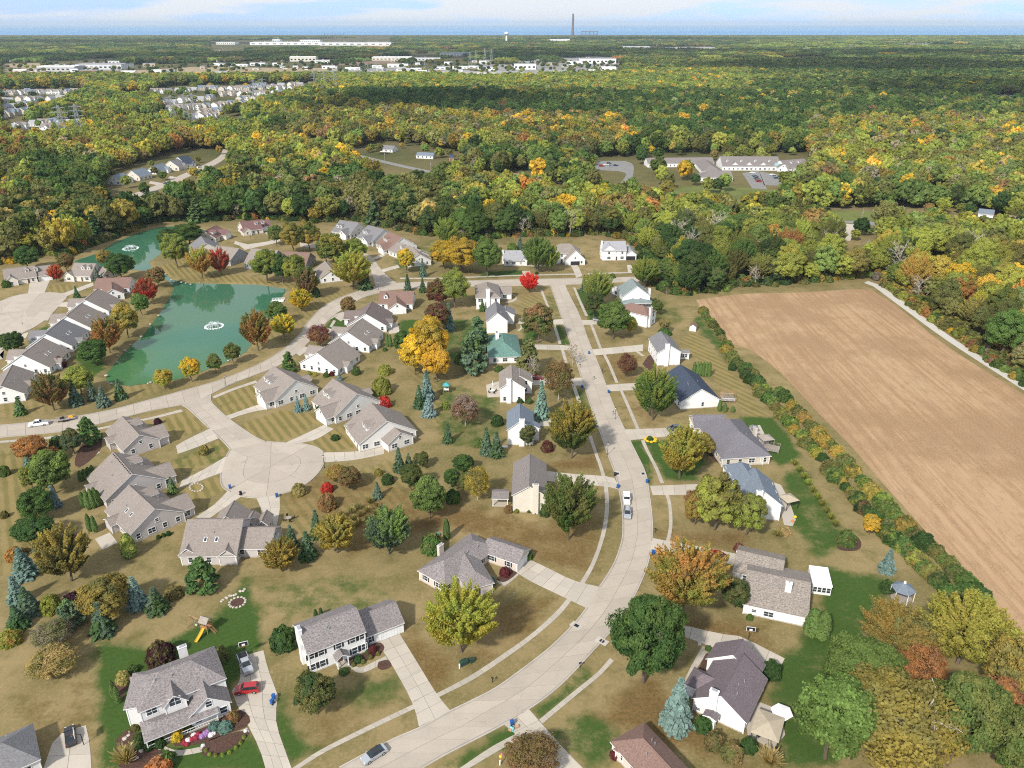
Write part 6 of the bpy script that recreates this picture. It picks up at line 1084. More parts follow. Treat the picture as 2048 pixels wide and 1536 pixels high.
M['steel']=m_plain('galvanised steel',(.45,.46,.47),.45,.5,.08,metal=.5)
M['blue']=m_plain('blue plastic',(.015,.09,.30),.45,.35,.08)
M['greenbox']=m_plain('utility green',(.025,.06,.045),.6,.3,.15)
M['yellow']=m_plain('slide yellow',(.75,.38,.03),.4,.35,.05)
M['tanfab']=m_plain('tan canvas',(.40,.34,.25),.9,.1,.08)
M['whitefab']=m_plain('white canvas',(.8,.8,.79),.85,.1,.04)
M['teal']=m_plain('teal sheet',(.06,.32,.33),.5,.3,.05)
M['canopy_teal']=m_plain('green-blue canopy',(.24,.38,.38),.6,.2,.1)
M['cardboard']=m_plain('cardboard',(.42,.28,.17),.9,.1,.1)
M['orange']=m_plain('pumpkin skin',(.62,.19,.03),.55,.3,.12)
M['pinkflower']=m_plain('pink petals',(.45,.16,.2),.8,.1,.4,9); M['redflower']=m_plain('red petals',(.33,.04,.06),.8,.1,.4,9); M['whiteflower']=m_plain('white petals',(.75,.72,.72),.8,.1,.2,9); M['purpleflower']=m_plain('purple petals',(.36,.2,.42),.8,.1,.4,9); M['yellowflower']=m_plain('yellow petals',(.72,.5,.04),.8,.1,.3,9)
M['terracotta']=m_plain('terracotta pavers',(.40,.22,.15),.85,.15,.2,3)
M['stackc']=m_plain('stack concrete',(.16,.13,.13),.85,.15,.1,.1)
M['wire']=m_plain('power cable',(.10,.10,.10),.6,.3,.05)
for k,c in dict(silver=(.42,.44,.47),red=(.35,.015,.02),darkred=(.16,.01,.015),black=(.015,.015,.018),whitec=(.78,.78,.78),grey=(.13,.14,.15),navycar=(.02,.04,.10)).items():
    m,nt,o=newmat('car paint '+k); b=surf(nt,o,c,.28,.5,metal=.35 if k in('silver','grey') else 0.); b.inputs['Coat Weight'].default_value=.6; M['c_'+k]=m
M['carglass']=m_plain('car glass',(.02,.026,.03),.05,.5,.1)
M['lampglass']=m_plain('headlight lens',(.7,.72,.74),.1,.5,.05); M['taillight']=m_plain('taillight lens',(.35,.01,.01),.2,.5,.05)
def m_water():
    m,nt,o=newmat('pond water'); p=wpos(nt); s=sep(nt,p)
    f=ramp(nt,noise(nt,p,.035,3),.35,.65); far=ramp(nt,s[1],255,330)
    c=mixc(nt,f,(.070,.165,.075),(.045,.135,.042)); c=mixc(nt,far,c,(.042,.13,.075))
    b=surf(nt,o,c,.03,.36,(noise(nt,p,1.1,4),.06,.05)); b.inputs['IOR'].default_value=1.33; return m
M['water']=m_water()
def m_lake():
    m,nt,o=newmat('lake water'); p=wpos(nt); q=rotxy(nt,p,0,.00006,.00045); n=noise(nt,q,1.,4); b=surf(nt,o,mixc(nt,ramp(nt,n,.35,.7),(.045,.21,.42),(.09,.29,.50)),.45,.35); return m
M['lake']=m_lake()
def m_field():
    m,nt,o=newmat('stubble field'); p=wpos(nt); ang=rad(FIELD_ANG)
    q=rotxy(nt,p,ang,1,1); s=sep(nt,q)
    row=noise(nt,rotxy(nt,p,ang,.62,.012),1.,3,.6); wide=noise(nt,rotxy(nt,p,ang,.10,.014),1.,5,.7); blot=noise(nt,p,.022,6,.68); fine=noise(nt,p,2.4,5,.8); med=noise(nt,rotxy(nt,p,ang,.5,.16),1.,4,.7)
    c=mixc(nt,ramp(nt,row,.44,.56),(.375,.245,.135),(.285,.17,.09)); c=mixc(nt,ramp(nt,wide,.45,.62,0,.6),c,(.42,.285,.17)); c=mixc(nt,ramp(nt,blot,.47,.58,0,.75),c,(.25,.150,.078)); c=mixc(nt,ramp(nt,med,.50,.64,0,.6),c,(.235,.145,.078)); c=mixc(nt,ramp(nt,fine,.44,.64,0,.6),c,(.45,.32,.2))
    surf(nt,o,c,.95,.05,(fine,.6,.05)); return m
FIELD_ANG=-4
M['field']=m_field()
def m_ground():
    m,nt,o=newmat('grass ground'); p=wpos(nt); s=sep(nt,p)
    at=lambda n: nd(nt,'ShaderNodeAttribute',attribute_name=n).outputs['Fac']
    big=noise(nt,p,.035,5,.6); mid=noise(nt,p,.16,5,.68); fine=noise(nt,p,1.5,5,.8); tuft=noise(nt,p,9,2,.7)
    dry=mixc(nt,ramp(nt,big,.38,.64),(.31,.232,.112),(.185,.150,.060)); dry=mixc(nt,ramp(nt,mid,.45,.66,0,.6),dry,(.118,.108,.034)); dry=mixc(nt,ramp(nt,fine,.48,.66,0,.6),dry,(.37,.28,.15))
    st=mth(nt,'SINE',mth(nt,'MULTIPLY',sep(nt,rotxy(nt,p,rad(-33)))[0],2.35)); st=mth(nt,'ADD',st,ramp(nt,mid,.3,.7,-.9,.9))
    mow=mixc(nt,ramp(nt,st,-.5,.6),(.285,.215,.088),(.185,.155,.055)); mow=mixc(nt,ramp(nt,fine,.5,.78,0,.4),mow,(.36,.28,.13))
    c=mixc(nt,ramp(nt,at('mown'),.1,.9),dry,mow)
    leafc=mixc(nt,ramp(nt,fine,.38,.66),(.115,.085,.03),(.255,.145,.062)); lk=mth(nt,'ADD',mth(nt,'MULTIPLY',at('leaf'),1.1),ramp(nt,mid,.3,.7,-.35,.35)); c=mixc(nt,ramp(nt,lk,.2,.9),c,leafc)
    s2=mth(nt,'SINE',mth(nt,'MULTIPLY',sep(nt,rotxy(nt,p,rad(62)))[0],4.2))
    gr=mixc(nt,ramp(nt,fine,.3,.7),(.030,.072,.014),(.062,.112,.024)); gr=mixc(nt,ramp(nt,s2,-.6,.6,0,.10),gr,(.085,.13,.03)); gk=mth(nt,'ADD',mth(nt,'MULTIPLY',at('lush'),1.25),ramp(nt,mth(nt,'ADD',mth(nt,'MULTIPLY',mid,.55),mth(nt,'MULTIPLY',fine,.45)),.36,.64,-.5,.36)); c=mixc(nt,ramp(nt,gk,.12,.72),c,gr)
    far=ramp(nt,s[1],420,800); c=mixc(nt,far,c,mixc(nt,ramp(nt,noise(nt,p,.006,4),.4,.6),(.075,.085,.03),(.15,.125,.06)))
    c=mixc(nt,ramp(nt,tuft,.38,.62,0,.34),c,(.05,.05,.018))
    surf(nt,o,c,.95,.05,(fine,.5,.08)); return m
M['ground']=m_ground()
for k,c in dict(tan=(.34,.27,.17),brown=(.22,.16,.11),grey=(.28,.27,.25),lawn=(.14,.16,.05),straw=(.30,.24,.10)).items(): M['ff_'+k]=m_plain('far field '+k,c,.95,.05,.25,.05)
# ------------------------------------------------------------------ geometry utilities
def inpoly(x,y,poly):
    x=np.asarray(x,float);y=np.asarray(y,float);r=np.zeros(x.shape,bool);n=len(poly)
    for i in range(n):
        x1,y1=poly[i];x2,y2=poly[(i+1)%n]
        if y1==y2: continue
        c=((y1>y)!=(y2>y)); r^=c&(x<(x2-x1)*(y-y1)/(y2-y1)+x1)
    return r
def polydist(x,y,poly):
    d=np.full(x.shape,1e9);n=len(poly)
    for i in range(n):
        x1,y1=poly[i];x2,y2=poly[(i+1)%n]; dx,dy=x2-x1,y2-y1; t=np.clip(((x-x1)*dx+(y-y1)*dy)/(dx*dx+dy*dy+1e-9),0,1)
        d=np.minimum(d,np.hypot(x-x1-t*dx,y-y1-t*dy))
    return d
def smooth_line(p,n):
    """Catmull-Rom through p, n points evenly by length"""
    p=[Vector((a[0],a[1])) for a in p]; q=[]
    e=[p[0]*2-p[1]]+p+[p[-1]*2-p[-2]]
    for i in range(1,len(e)-2):
        a,b,c,d=e[i-1:i+3]
        for k in range(8):
            t=k/8; q.append(.5*((2*b)+(c-a)*t+(2*a-5*b+4*c-d)*t*t+(3*b-a-3*c+d)*t**3))
    q.append(p[-1]); ln=[0]
    for i in range(1,len(q)): ln.append(ln[-1]+(q[i]-q[i-1]).length)
    out=[];j=0
    for k in range(n):
        s=ln[-1]*k/(n-1)
        while j<len(ln)-2 and ln[j+1]<s: j+=1
        t=(s-ln[j])/max(1e-9,ln[j+1]-ln[j]); out.append(q[j].lerp(q[j+1],min(1,max(0,t))))
    return out,ln[-1]
# ------------------------------------------------------------------ ground, water, fields
def axis(lo,hi,step,flo,fhi,fgrow=1.35):
    a=list(np.arange(lo,hi+step*.5,step)); s=step; v=a[-1]
    while v<fhi: s*=fgrow; v+=s; a.append(min(v,fhi))
    s=step; v=a[0]; b=[]
    while v>flo: s*=fgrow; v-=s; b.append(max(v,flo))
    return np.array(b[::-1]+a)
def build_ground():
    xs=axis(-215,200,1.15,-60000,60000); ys=axis(58,510,1.15,-300,9400)
    X,Y=np.meshgrid(xs,ys); x=X.ravel();y=Y.ravel(); z=np.zeros(x.shape)
    near=(np.abs(x)<300)&(y>30)&(y<525)
    pd=np.zeros(x.shape); ins=np.zeros(x.shape,bool)
    pd[near]=polydist(x[near],y[near],L['pond']); ins[near]=inpoly(x[near],y[near],L['pond'])
    sd=np.where(ins,pd,-pd); z=np.where(near,-np.clip((sd+1.6)*.38,0,1.6),0)
    att={}
    for k in ('lush','leaf','mown'):
        a=np.zeros(x.shape)
        for poly,w in L[k]:
            cx=[q[0] for q in poly];cy_=[q[1] for q in poly]; box=(x>min(cx)-8)&(x<max(cx)+8)&(y>min(cy_)-8)&(y<max(cy_)+8)&near
            if not box.any(): continue
            d=polydist(x[box],y[box],poly); i=inpoly(x[box],y[box],poly); sdd=np.where(i,d,-d); wdt={'lush':1.8,'leaf':3.0,'mown':.8}[k]
            a[box]=np.maximum(a[box],w*np.clip((sdd+wdt)/(2*wdt),0,1))
        att[k]=a
    nx,ny=len(xs),len(ys); idx=np.arange(nx*ny).reshape(ny,nx)
    f=np.stack([idx[:-1,:-1],idx[:-1,1:],idx[1:,1:],idx[1:,:-1]],-1).reshape(-1,4)
    me=bpy.data.meshes.new('ground'); me.vertices.add(len(x)); me.vertices.foreach_set('co',np.stack([x,y,z],-1).astype(np.float32).ravel())
    me.loops.add(f.size); me.loops.foreach_set('vertex_index',f.astype(np.int32).ravel()); me.polygons.add(len(f)); me.polygons.foreach_set('loop_start',np.arange(0,f.size,4,dtype=np.int32))
    me.update(); me.validate()
    for k,a in att.items(): me.attributes.new(k,'FLOAT','POINT').data.foreach_set('value',a.astype(np.float32))
    me.materials.append(M['ground']); tag(link('ground',me),kind='structure')
build_ground()
def sheet(name,poly,z,mat,label=None,th=0):
    mb=MB(); n=len(poly); bm=bmesh.new(); vs_=[bm.verts.new((p[0],p[1],z)) for p in poly]
    fc=bm.faces.new(vs_); bmesh.ops.recalc_face_normals(bm,faces=[fc])
    if fc.normal.z<0: fc.normal_flip()
    if th:
        r=bmesh.ops.extrude_face_region(bm,geom=[fc]); vv=[g for g in r['geom'] if isinstance(g,bmesh.types.BMVert)]
        bmesh.ops.translate(bm,verts=vv,vec=(0,0,th)); bmesh.ops.recalc_face_normals(bm,faces=bm.faces)
    bmesh.ops.triangulate(bm,faces=[g for g in bm.faces if len(g.verts)>4])
    me=bpy.data.meshes.new(name); bm.to_mesh(me); bm.free(); me.materials.append(mat); o=link(name,me); o['kind']='structure'
    if label: o['label']=label
    return o
sheet('pond',L['pond'],-.55,M['water'],'green pond with two fountains winding between the villas')
o=sheet('lake',[(-60000,3600),(60000,11900),(60000,60000),(-60000,60000)],-.4,M['lake'],'wide blue lake along the horizon')
sheet('field',[(p.x,p.y) for p in smooth_line(L['field']+[L['field'][0]],90)[0][:-1]],.03,M['field'],'harvested tan stubble field')
for i,(poly,c) in enumerate(L['far_fields']): sheet('clearing',poly,.05+.004*i,M['ff_'+c])
# ------------------------------------------------------------------ roads, walks, drives
ROADPOLY=[]
def ribbon(name,Lf,Rt,mat,slab,cols,z,label=None,joint=True,th=.05,gap=.07,parts=True):
    _,l1=smooth_line(Lf,2); _,l2=smooth_line(Rt,2); n=max(2,int(round((l1+l2)/2/slab))+1)
    a,_=smooth_line(Lf,n); b,_=smooth_line(Rt,n)
    if (a[0]-b[0]).length>(a[0]-b[-1]).length: b=b[::-1]
    mb=MB()
    for i in range(n-1): mb.face([(a[i].x,a[i].y,z),(a[i+1].x,a[i+1].y,z),(b[i+1].x,b[i+1].y,z),(b[i].x,b[i].y,z)][::-1])
    cr=(a[1]-a[0]).cross(b[0]-a[0]) if False else (a[1].x-a[0].x)*(b[0].y-a[0].y)-(a[1].y-a[0].y)*(b[0].x-a[0].x)
    if cr>0: mb.f=[t[::-1] for t in mb.f]
    root=mb.obj(name,M['joint'] if parts else mat); root['kind']='structure'
    if label: root['label']=label
    if not parts: return root,a,b
    for i in range(n-1):
        for c in range(cols):
            q=[]
            for P0,t in ((i,c/cols),(i,(c+1)/cols),(i+1,(c+1)/cols),(i+1,c/cols)): q.append(a[P0].lerp(b[P0],t))
            ce=sum(q,Vector((0,0)))/4; g=[]
            for p in q:
                d=p-ce; g.append(p-d*(gap/2/max(.3,d.length))*1.2)
            ar=sum(g[k].x*g[(k+1)%4].y-g[(k+1)%4].x*g[k].y for k in range(4))
            if ar<0: g=g[::-1]
            v=[(p.x-ce.x,p.y-ce.y,0) for p in g]+[(p.x-ce.x,p.y-ce.y,-th+.008) for p in g]
            me=bpy.data.meshes.new('slab'); me.from_pydata(v,[],[(0,1,2,3)]+[((k+1)%4,k,4+k,4+(k+1)%4) for k in range(4)]); me.materials.append(mat)
            s=link('slab',me,root,(ce.x,ce.y,z+th+rng.uniform(-.006,.006)))
    return root,a,b
def kerb(root,line,side,others,z0):
    n=int(sum((line[i+1]-line[i]).length for i in range(len(line)-1))/1.5)+2
    p,_=smooth_line([(q.x,q.y) for q in line],n); mb=MB()
    for i in range(n-1):
        m=(p[i]+p[i+1])/2
        if any(inpoly([m.x],[m.y],o)[0] for o in others): continue
        d=(p[i+1]-p[i]).normalized(); nn=Vector((-d.y,d.x))*side
        A=[(p[k]+nn*off,h) for k in (i,i+1) for off,h in ((-.32,z0+.055),(.0,z0+.14),(.16,z0+.15),(.18,.0))]
        for k in range(3): 
            f=[A[k],A[k+1],A[4+k+1],A[4+k]]; f=[(q.x,q.y,h) for q,h in f]
            mb.face(f if side<0 else f[::-1],0 if k else 1)
    if mb.f: mb.obj('kerb',[M['kerb'],M['gutter']],root)
roads={}
for k,lab,slab,z in (('main_road','long pale concrete street curving through the houses',5.2,.02),('pond_road','concrete street looping round the pond and across the junction',5.2,.024),('court_neck','short concrete street into the round cul-de-sac',5.0,.016),('west_court','concrete street into the western cul-de-sac',5,.016),('north_court','narrow lane to the villas below the woods',5,.012)):
    roads[k]=ribbon('road',L[k][0],L[k][1],M['concrete'],slab,2,z,lab)+(z,)
def disc_slabs(poly,label,z):
    pl,_=smooth_line(poly+[poly[0]],49); pl=pl[:-1]; ce=sum(pl,Vector((0,0)))/len(pl)
    root=sheet('road',[(p.x,p.y) for p in pl],z,M['joint'],label); n=len(pl); k=6
    for i in range(0,n,k):
        for r0,r1 in ((0,.55),(.55,1)):
            g=[ce.lerp(pl[(i+j)%n],r1) for j in range(k+1)]+([ce.lerp(pl[(i+j)%n],r0) for j in range(k,-1,-1)] if r0 else [ce])
            c=sum(g,Vector((0,0)))/len(g); g=[p-(p-c)*(.05/max(.3,(p-c).length)) for p in g]
            ar=sum(g[q].x*g[(q+1)%len(g)].y-g[(q+1)%len(g)].x*g[q].y for q in range(len(g)))
            if ar<0: g=g[::-1]
            m=len(g); me=bpy.data.meshes.new('slab'); me.from_pydata([(p.x-c.x,p.y-c.y,0) for p in g]+[(p.x-c.x,p.y-c.y,-.042) for p in g],[],[tuple(range(m))]+[((q+1)%m,q,m+q,m+(q+1)%m) for q in range(m)]); me.materials.append(M['concrete']); link('slab',me,root,(c.x,c.y,z+.05+rng.uniform(-.005,.005)))
    return root,pl
cc,ccl=disc_slabs(L['court_circle'],'round concrete cul-de-sac ringed by villas',.019)
wc,wcl=disc_slabs(L['west_circle'],'round concrete cul-de-sac west of the pond',.02)
DR=[]
for a,b,c,n in L['driveways']:
    far=n in('parking west','parking lane','parking bay','cottage','cottage2','cottage3','leftdev')
    DR.append((a,b,c,n,far))
polys=[list(a)+list(b)[::-1] for a,b,*_ in DR]
rp={k:[(p.x,p.y) for p in v[1]]+[(p.x,p.y) for p in v[2]][::-1] for k,v in roads.items()}; rp['cc']=L['court_circle']; rp['wc']=L['west_circle']
for k,(root,a,b,z) in roads.items():
    oth=[q for kk,q in rp.items() if kk!=k]+polys
    ar=(a[1].x-a[0].x)*(b[0].y-a[0].y)-(a[1].y-a[0].y)*(b[0].x-a[0].x); sd=1 if ar<0 else -1
    kerb(root,a,sd,oth,z); kerb(root,b,-sd,oth,z)
for root,pl,key in ((cc,ccl,'cc'),(wc,wcl,'wc')):
    ar=sum(pl[q].x*pl[(q+1)%len(pl)].y-pl[(q+1)%len(pl)].x*pl[q].y for q in range(len(pl))); kerb(root,pl+[pl[0]],-1 if ar>0 else 1,[q for kk,q in rp.items() if kk!=key]+polys,.02)
for j,(a,b,c,n,far) in enumerate(DR):
    if far: ribbon('driveway',a,b,M['asphalt'] if 'parking' in n else M['drive'],12,1,.03,None,parts=False)
    else:
        big=n in('colonial','ranch','apron','long','corner','chimney','tan','plum','slate','brownbottom','greyhip','court1','court2','court3','court4','court5','court6','court7')
        ribbon('driveway',a,b,M['drive'],3.0 if big else 4.5,c if big else 1,.006,None,th=.045+.0015*(j%4))
for j,(a,b) in enumerate(L['sidewalks']): ribbon('sidewalk',a,b,M['walkc'],1.7 if j<12 else 2.6,1,.010,None,th=.038+.002*(j%3),gap=.05)
for a,b in L['walks']: ribbon('walkway',a,b,M['walkc'],1.4,1,.012,None,th=.04,gap=.05)
ribbon('farm_track',*L['farm_drive'],M['gravel'],6,1,.045,'pale gravel farm track along the field',parts=False)
ribbon('county_road',*L['county_road'],M['asphalt'],15,1,.06,'asphalt county road beyond the first woods',parts=False)
ribbon('street',*L['left_street'],M['concrete'],12,1,.05,'distant curved concrete street',parts=False)
ribbon('highway',*L['highway'],M['gravel'],120,1,.3,'distant highway band',parts=False)
for p in L['patios']: sheet('patio',p,.0,M['drive'],th=.06)
for p in L['beds']: sheet('mulch_bed',[(q.x,q.y) for q in smooth_line(p+[p[0]],24)[0][:-1]],.0,M['mulch'],th=.07)
# ------------------------------------------------------------------ houses
_cache={}
def window_mesh(w,h):
    k=('win',w,h)
    if k not in _cache:
        a=MB(); f=.11
        a.box((0,.035,h/2+f/2),(w+2*f,.07,f)); a.box((0,.045,-h/2-f/2),(w+2*f+.1,.09,f)); a.box((-w/2-f/2,.03,0),(f,.06,h)); a.box((w/2+f/2,.03,0),(f,.06,h)); a.box((0,.025,0),(w,.05,.05))
        for i in range(1,int(round(w/.95))): a.box((-w/2+i*w/int(round(w/.95)),.026,0),(.07,.052,h))
        b=MB(); b.box((0,.008,0),(w,.016,h)); c=MB()
        for q in range(6): c.box((0,.03+.008*(q%2),-h/2+h*(q+.5)/6),(.34,.03,h/6-.02))
        _cache[k]=(a.mesh('window',M['trim']),b.mesh('pane',M['glass']),c.mesh('shutter',M['shutter']))
    return _cache[k]
def add_window(root,p,ang,w,h,shutter=False,part=None):
    a,b,c=window_mesh(w,h); o=link('window',a,root if part is None else part,p,(0,0,ang))
    link('pane',b,o)
    if shutter:
        for s in (-1,1): link('shutter',c,o,(s*(w/2+.3),0,0))
    return o
def garage_mesh(w,dark):
    k=('gar',w,dark)
    if k not in _cache:
        a=MB(); a.box((0,.02,1.08),(w,.04,2.16)); n=int(w/.6)
        for r in range(4):
            for i in range(n): a.box((-w/2+w*(i+.5)/n,.05,.27+r*.54),(w/n-.1,.03,.42))
        t=MB(); t.box((0,.05,2.23),(w+.3,.1,.14)); t.box((-w/2-.07,.05,1.08),(.14,.1,2.16)); t.box((w/2+.07,.05,1.08),(.14,.1,2.16))
        _cache[k]=(a.mesh('garage_door',M['garage_dark' if dark else 'garage']),t.mesh('door_frame',M['trim']))  # dark version stands in for a shaded open garage
    return _cache[k]
def face_frame(b,face):
    """centre on wall plane, outward angle, wall length"""
    e,cx,cy_,a,l,hs,ze,zr=b; oh=0 if False else .35; oe=.45
    c,s=math.cos(a),math.sin(a)
    if face=='A': return cx-c*(l/2-oh),cy_-s*(l/2-oh),a+PI,2*(hs-oe)
    if face=='B': return cx+c*(l/2-oh),cy_+s*(l/2-oh),a,2*(hs-oe)
    if face=='L': return cx-s*(hs-oe),cy_+c*(hs-oe),a+PI/2,l-2*oh
    return cx+s*(hs-oe),cy_-c*(hs-oe),a-PI/2,l-2*oh
def in_block(x,y,b,m=0.):
    e,cx,cy_,a,l,hs,ze,zr=b; c,s=math.cos(a),math.sin(a); u=(x-cx)*c+(y-cy_)*s; v=-(x-cx)*s+(y-cy_)*c
    return abs(u)<l/2-.35-m and abs(v)<hs-.45-m
PIPE=None
SKY={'c3','c4','w2','w3','d2','w4'}
def build_house(key,label,wall,roof,blocks,k):
    global PIPE
    if PIPE is None:
        q=MB(); q.cyl((0,0,-.3),.09,.9,0,8); PIPE=q.mesh('vent_pipe',M['steel'])
        q=MB(); q.box((0,0,.02),(.8,1.2,.12)); _cache['sky']=q.mesh('skylight',M['trim']); q=MB(); q.box((0,0,.085),(.6,1.0,.02)); _cache['skyp']=q.mesh('pane',M['glass'])
    small=k.get('small'); b0=blocks[0]; root=empty('house',(b0[1],b0[2],0))
    tag(root,label,'house'); ox,oy=b0[1],b0[2]
    wm,rm,tr=M['w_'+wall],M['r_'+roof],M['trim']; porch=k.get('porch',[]); hr=random.Random(key)
    for i,b in enumerate(blocks):
        e,cx,cy_,a,l,hs,ze,zr=b; ze-=.017*i; zr-=.013*i; pit=(zr-ze)/hs
        r0=-l/2+(hs if e[0]=='h' else 0); r1=l/2-(hs if e[1]=='h' else 0)
        if r0>r1: r0=r1=(r0+r1)/2
        mb=MB(); A,B,C,D=(-l/2,-hs,ze),(l/2,-hs,ze),(l/2,hs,ze),(-l/2,hs,ze); p,q=(r0,0,zr),(r1,0,zr)
        tops=[[A,B,q,p],[C,D,p,q]] if p!=q else [[A,B,q],[C,D,p]]
        if e[0]=='h': tops.append([D,A,p])
        if e[1]=='h': tops.append([B,C,q])
        mb.shell(tops,.17,0,1); 
        mb.bar((r0,0,zr+.01),(r1,0,zr+.01),.10,0)
        mb.obj('roof',[rm,tr],root,(cx-ox,cy_-oy,0),a)
        w=MB(); u,v=l/2-.35,hs-.45; zt=ze+pit*.45-.17
        if i in porch:
            w.box((0,0,.12),(l-.7,2*(hs-.45),.24),1); w.obj('porch_floor',[tr,M['walkc']],root,(cx-ox,cy_-oy,0),a)
            for sx in (-1,1):
                for sy in (-1,1):
                    if in_block(cx+math.cos(a)*u*sx-math.sin(a)*v*sy,cy_+math.sin(a)*u*sx+math.cos(a)*v*sy,b0): continue
                    w=MB(); w.box((0,0,ze/2+.05),(.18,.18,ze-.1)); w.box((0,0,.34),(.26,.26,.2)); w.obj('porch_post',tr,root,(cx-ox+math.cos(a)*u*sx-math.sin(a)*v*sy,cy_-oy+math.sin(a)*u*sx+math.cos(a)*v*sy,0),a)
            w=MB(); side=-1
            for z in (.45,1.05): w.box((0,side*v,z),(2*u,.07,.07))
            nb=int(2*u/.45)
            for t in range(nb): w.box((-u+2*u*(t+.5)/nb,side*v,.75),(.05,.05,.6))
            w.obj('porch_rail',tr,root,(cx-ox,cy_-oy,0),a); continue
        for s_,en,xx in ((-1,e[0],-u),(1,e[1],u)):
            pts=[(xx,-v,0),(xx,v,0),(xx,v,zt)]+([(xx,0,zr-.19-pit*0)] if en=='g' else [])+[(xx,-v,zt)]
            w.face(pts if s_>0 else pts[::-1])
        w.face([(-u,-v,0),(u,-v,0),(u,-v,zt),(-u,-v,zt)]); w.face([(u,v,0),(-u,v,0),(-u,v,zt),(u,v,zt)])
        for sx in (-1,1):
            for sy in (-1,1): w.box((sx*u,sy*v,zt/2),(.16,.16,zt-.02),1)
        w.box((0,0,.14),(2*u+.06,2*v+.06,.28),2)
        w.obj('wall',[wm,tr,M['rock'] if wall!='brick' else M['w_brick']],root,(cx-ox,cy_-oy,0),a)
        for f in 'ABLR':
            fx,fy,fa,fl=face_frame(b,f); tx,ty=-math.sin(fa),math.cos(fa); nx,ny=math.cos(fa),math.sin(fa)
            ws=k.get('win',{}).get((i,f))
            doors=[(g[2],g[3]) for g in k.get('garage',[]) if g[0]==i and g[1]==f]+[(g[2],1.4) for g in k.get('door',[]) if g[0]==i and g[1]==f]
            if small and ny>.5: continue
            if not isinstance(ws,list):
                ws=[]; n=int((fl-1.4)/(2.9 if not small else 3.6)); 
                for st in range(2 if ze>4.2 else 1):
                    for j in range(n):
                        ws.append((-fl/2+fl*(j+.5)/n,1.55+2.7*st,hr.choice((.95,1.0,1.7) if fl/n>3.2 else (.95,1.0)),1.35))
                if f in 'AB' and e[0 if f=='A' else 1]=='g' and zr-ze>2.6 and ze<4.2 and hs>3.2: ws.append((0,ze+1.0,.8,.9))
            for s_,z,w_,h_ in ws:
                if any(abs(s_-d)<(g+w_)/2+.2 for d,g in doors) and z<3: continue
                x,y=fx+tx*s_,fy+ty*s_
                if any(in_block(x+nx*.5,y+ny*.5,bb,-.3) for j,bb in enumerate(blocks) if j!=i and j not in porch): continue
                add_window(root,(x-ox,y-oy,z),fa-PI/2,w_,h_,k.get('shutter') and f=='R' or (k.get('shutter') and key=='h3'))
    for bi,f,s_,w_ in k.get('garage',[]):
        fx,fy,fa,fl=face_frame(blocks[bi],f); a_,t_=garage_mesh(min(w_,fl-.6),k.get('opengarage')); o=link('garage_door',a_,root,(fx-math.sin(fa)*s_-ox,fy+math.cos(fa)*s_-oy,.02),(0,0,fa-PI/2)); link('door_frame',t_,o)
    for bi,f,s_ in k.get('door',[]):
        fx,fy,fa,fl=face_frame(blocks[bi],f)
        if 'door' not in _cache:
            q=MB(); q.box((0,.03,1.08),(.95,.06,2.1)); q.box((0,.07,1.45),(.5,.03,.8)); q.ball((.36,.09,1.0),.05); t=MB(); t.box((0,.05,2.2),(1.3,.1,.16)); t.box((-.56,.05,1.06),(.15,.1,2.12)); t.box((.56,.05,1.06),(.15,.1,2.12)); _cache['door']=(q.mesh('door',M['door']),t.mesh('door_frame',M['trim']))
        x,y=fx-math.sin(fa)*s_,fy+math.cos(fa)*s_; o=link('door',_cache['door'][0],root,(x-ox,y-oy,.12),(0,0,fa-PI/2)); link('door_frame',_cache['door'][1],o)
    for cdef in k.get('chimney',[]):
        bi,f,s_=cdef[:3]; b=blocks[bi]; e,cx,cy_,a,l,hs,ze,zr=b; fx,fy,fa,fl=face_frame(b,f); x,y=fx-math.sin(fa)*s_,fy+math.cos(fa)*s_
        q=MB()
        if len(cdef)>3:
            x,y=cx+math.cos(a)*s_*.6+math.sin(a)*hs*.35,cy_+math.sin(a)*s_*.6-math.cos(a)*hs*.35; q.box((0,0,zr-.6),(.85,1.3,3.0)); q.box((0,0,zr+.95),(1.0,1.45,.12)); q.cyl((0,0,zr+1.0),.18,.35,1,8)
        else:
            tz=min(zr+.5,ze+4.2) if f in 'AB' else ze+2.6
            x+=math.cos(fa)*.35; y+=math.sin(fa)*.35; q.box((0,0,tz/2),(.75,1.55,tz)); q.box((0,0,tz+.05),(.9,1.7,.12)); q.box((0,0,tz+.22),(.5,1.0,.25),1)
        q.obj('chimney',[wm,M['steel']],root,(x-ox,y-oy,0),fa)
    for bi,f,s_,t_ in k.get('dormers',[]):
        b=blocks[bi]; e,cx,cy_,a,l,hs,ze,zr=b; pit=(zr-ze)/hs; v=hs*t_; zf=zr-pit*v; sg=1 if f=='L' else -1; hw=.95; h=1.35; rz_=zf+h+.75; vb=(zr-rz_)/pit; ve=(zr-zf-h)/pit
        q=MB(); Y=lambda t: t  # local: x along ridge, y outward from ridge
        q.face([(-hw+.12,v,zf-.2),(hw-.12,v,zf-.2),(hw-.12,v,zf+h),(0,v,rz_-.1),(-hw+.12,v,zf+h)],0)
        for sx in (-1,1): q.face([(sx*(hw-.12),v,zf-.2),(sx*(hw-.12),v,zf+h),(sx*(hw-.12),ve,zf+h)],0)
        yb=max(vb,.2); yo=v+.25; q.shell([[(0,yo,rz_),(0,yb,rz_),(-hw-.1,max(ve,.3),zf+h-.08),(-hw-.1,yo,zf+h-.08)],[(hw+.1,yo,zf+h-.08),(hw+.1,max(ve,.3),zf+h-.08),(0,yb,rz_),(0,yo,rz_)]],.1,1,2)
        ang=a if sg>0 else a+PI; xx=s_ if sg>0 else -s_
        px,py=cx+math.cos(a)*s_,cy_+math.sin(a)*s_
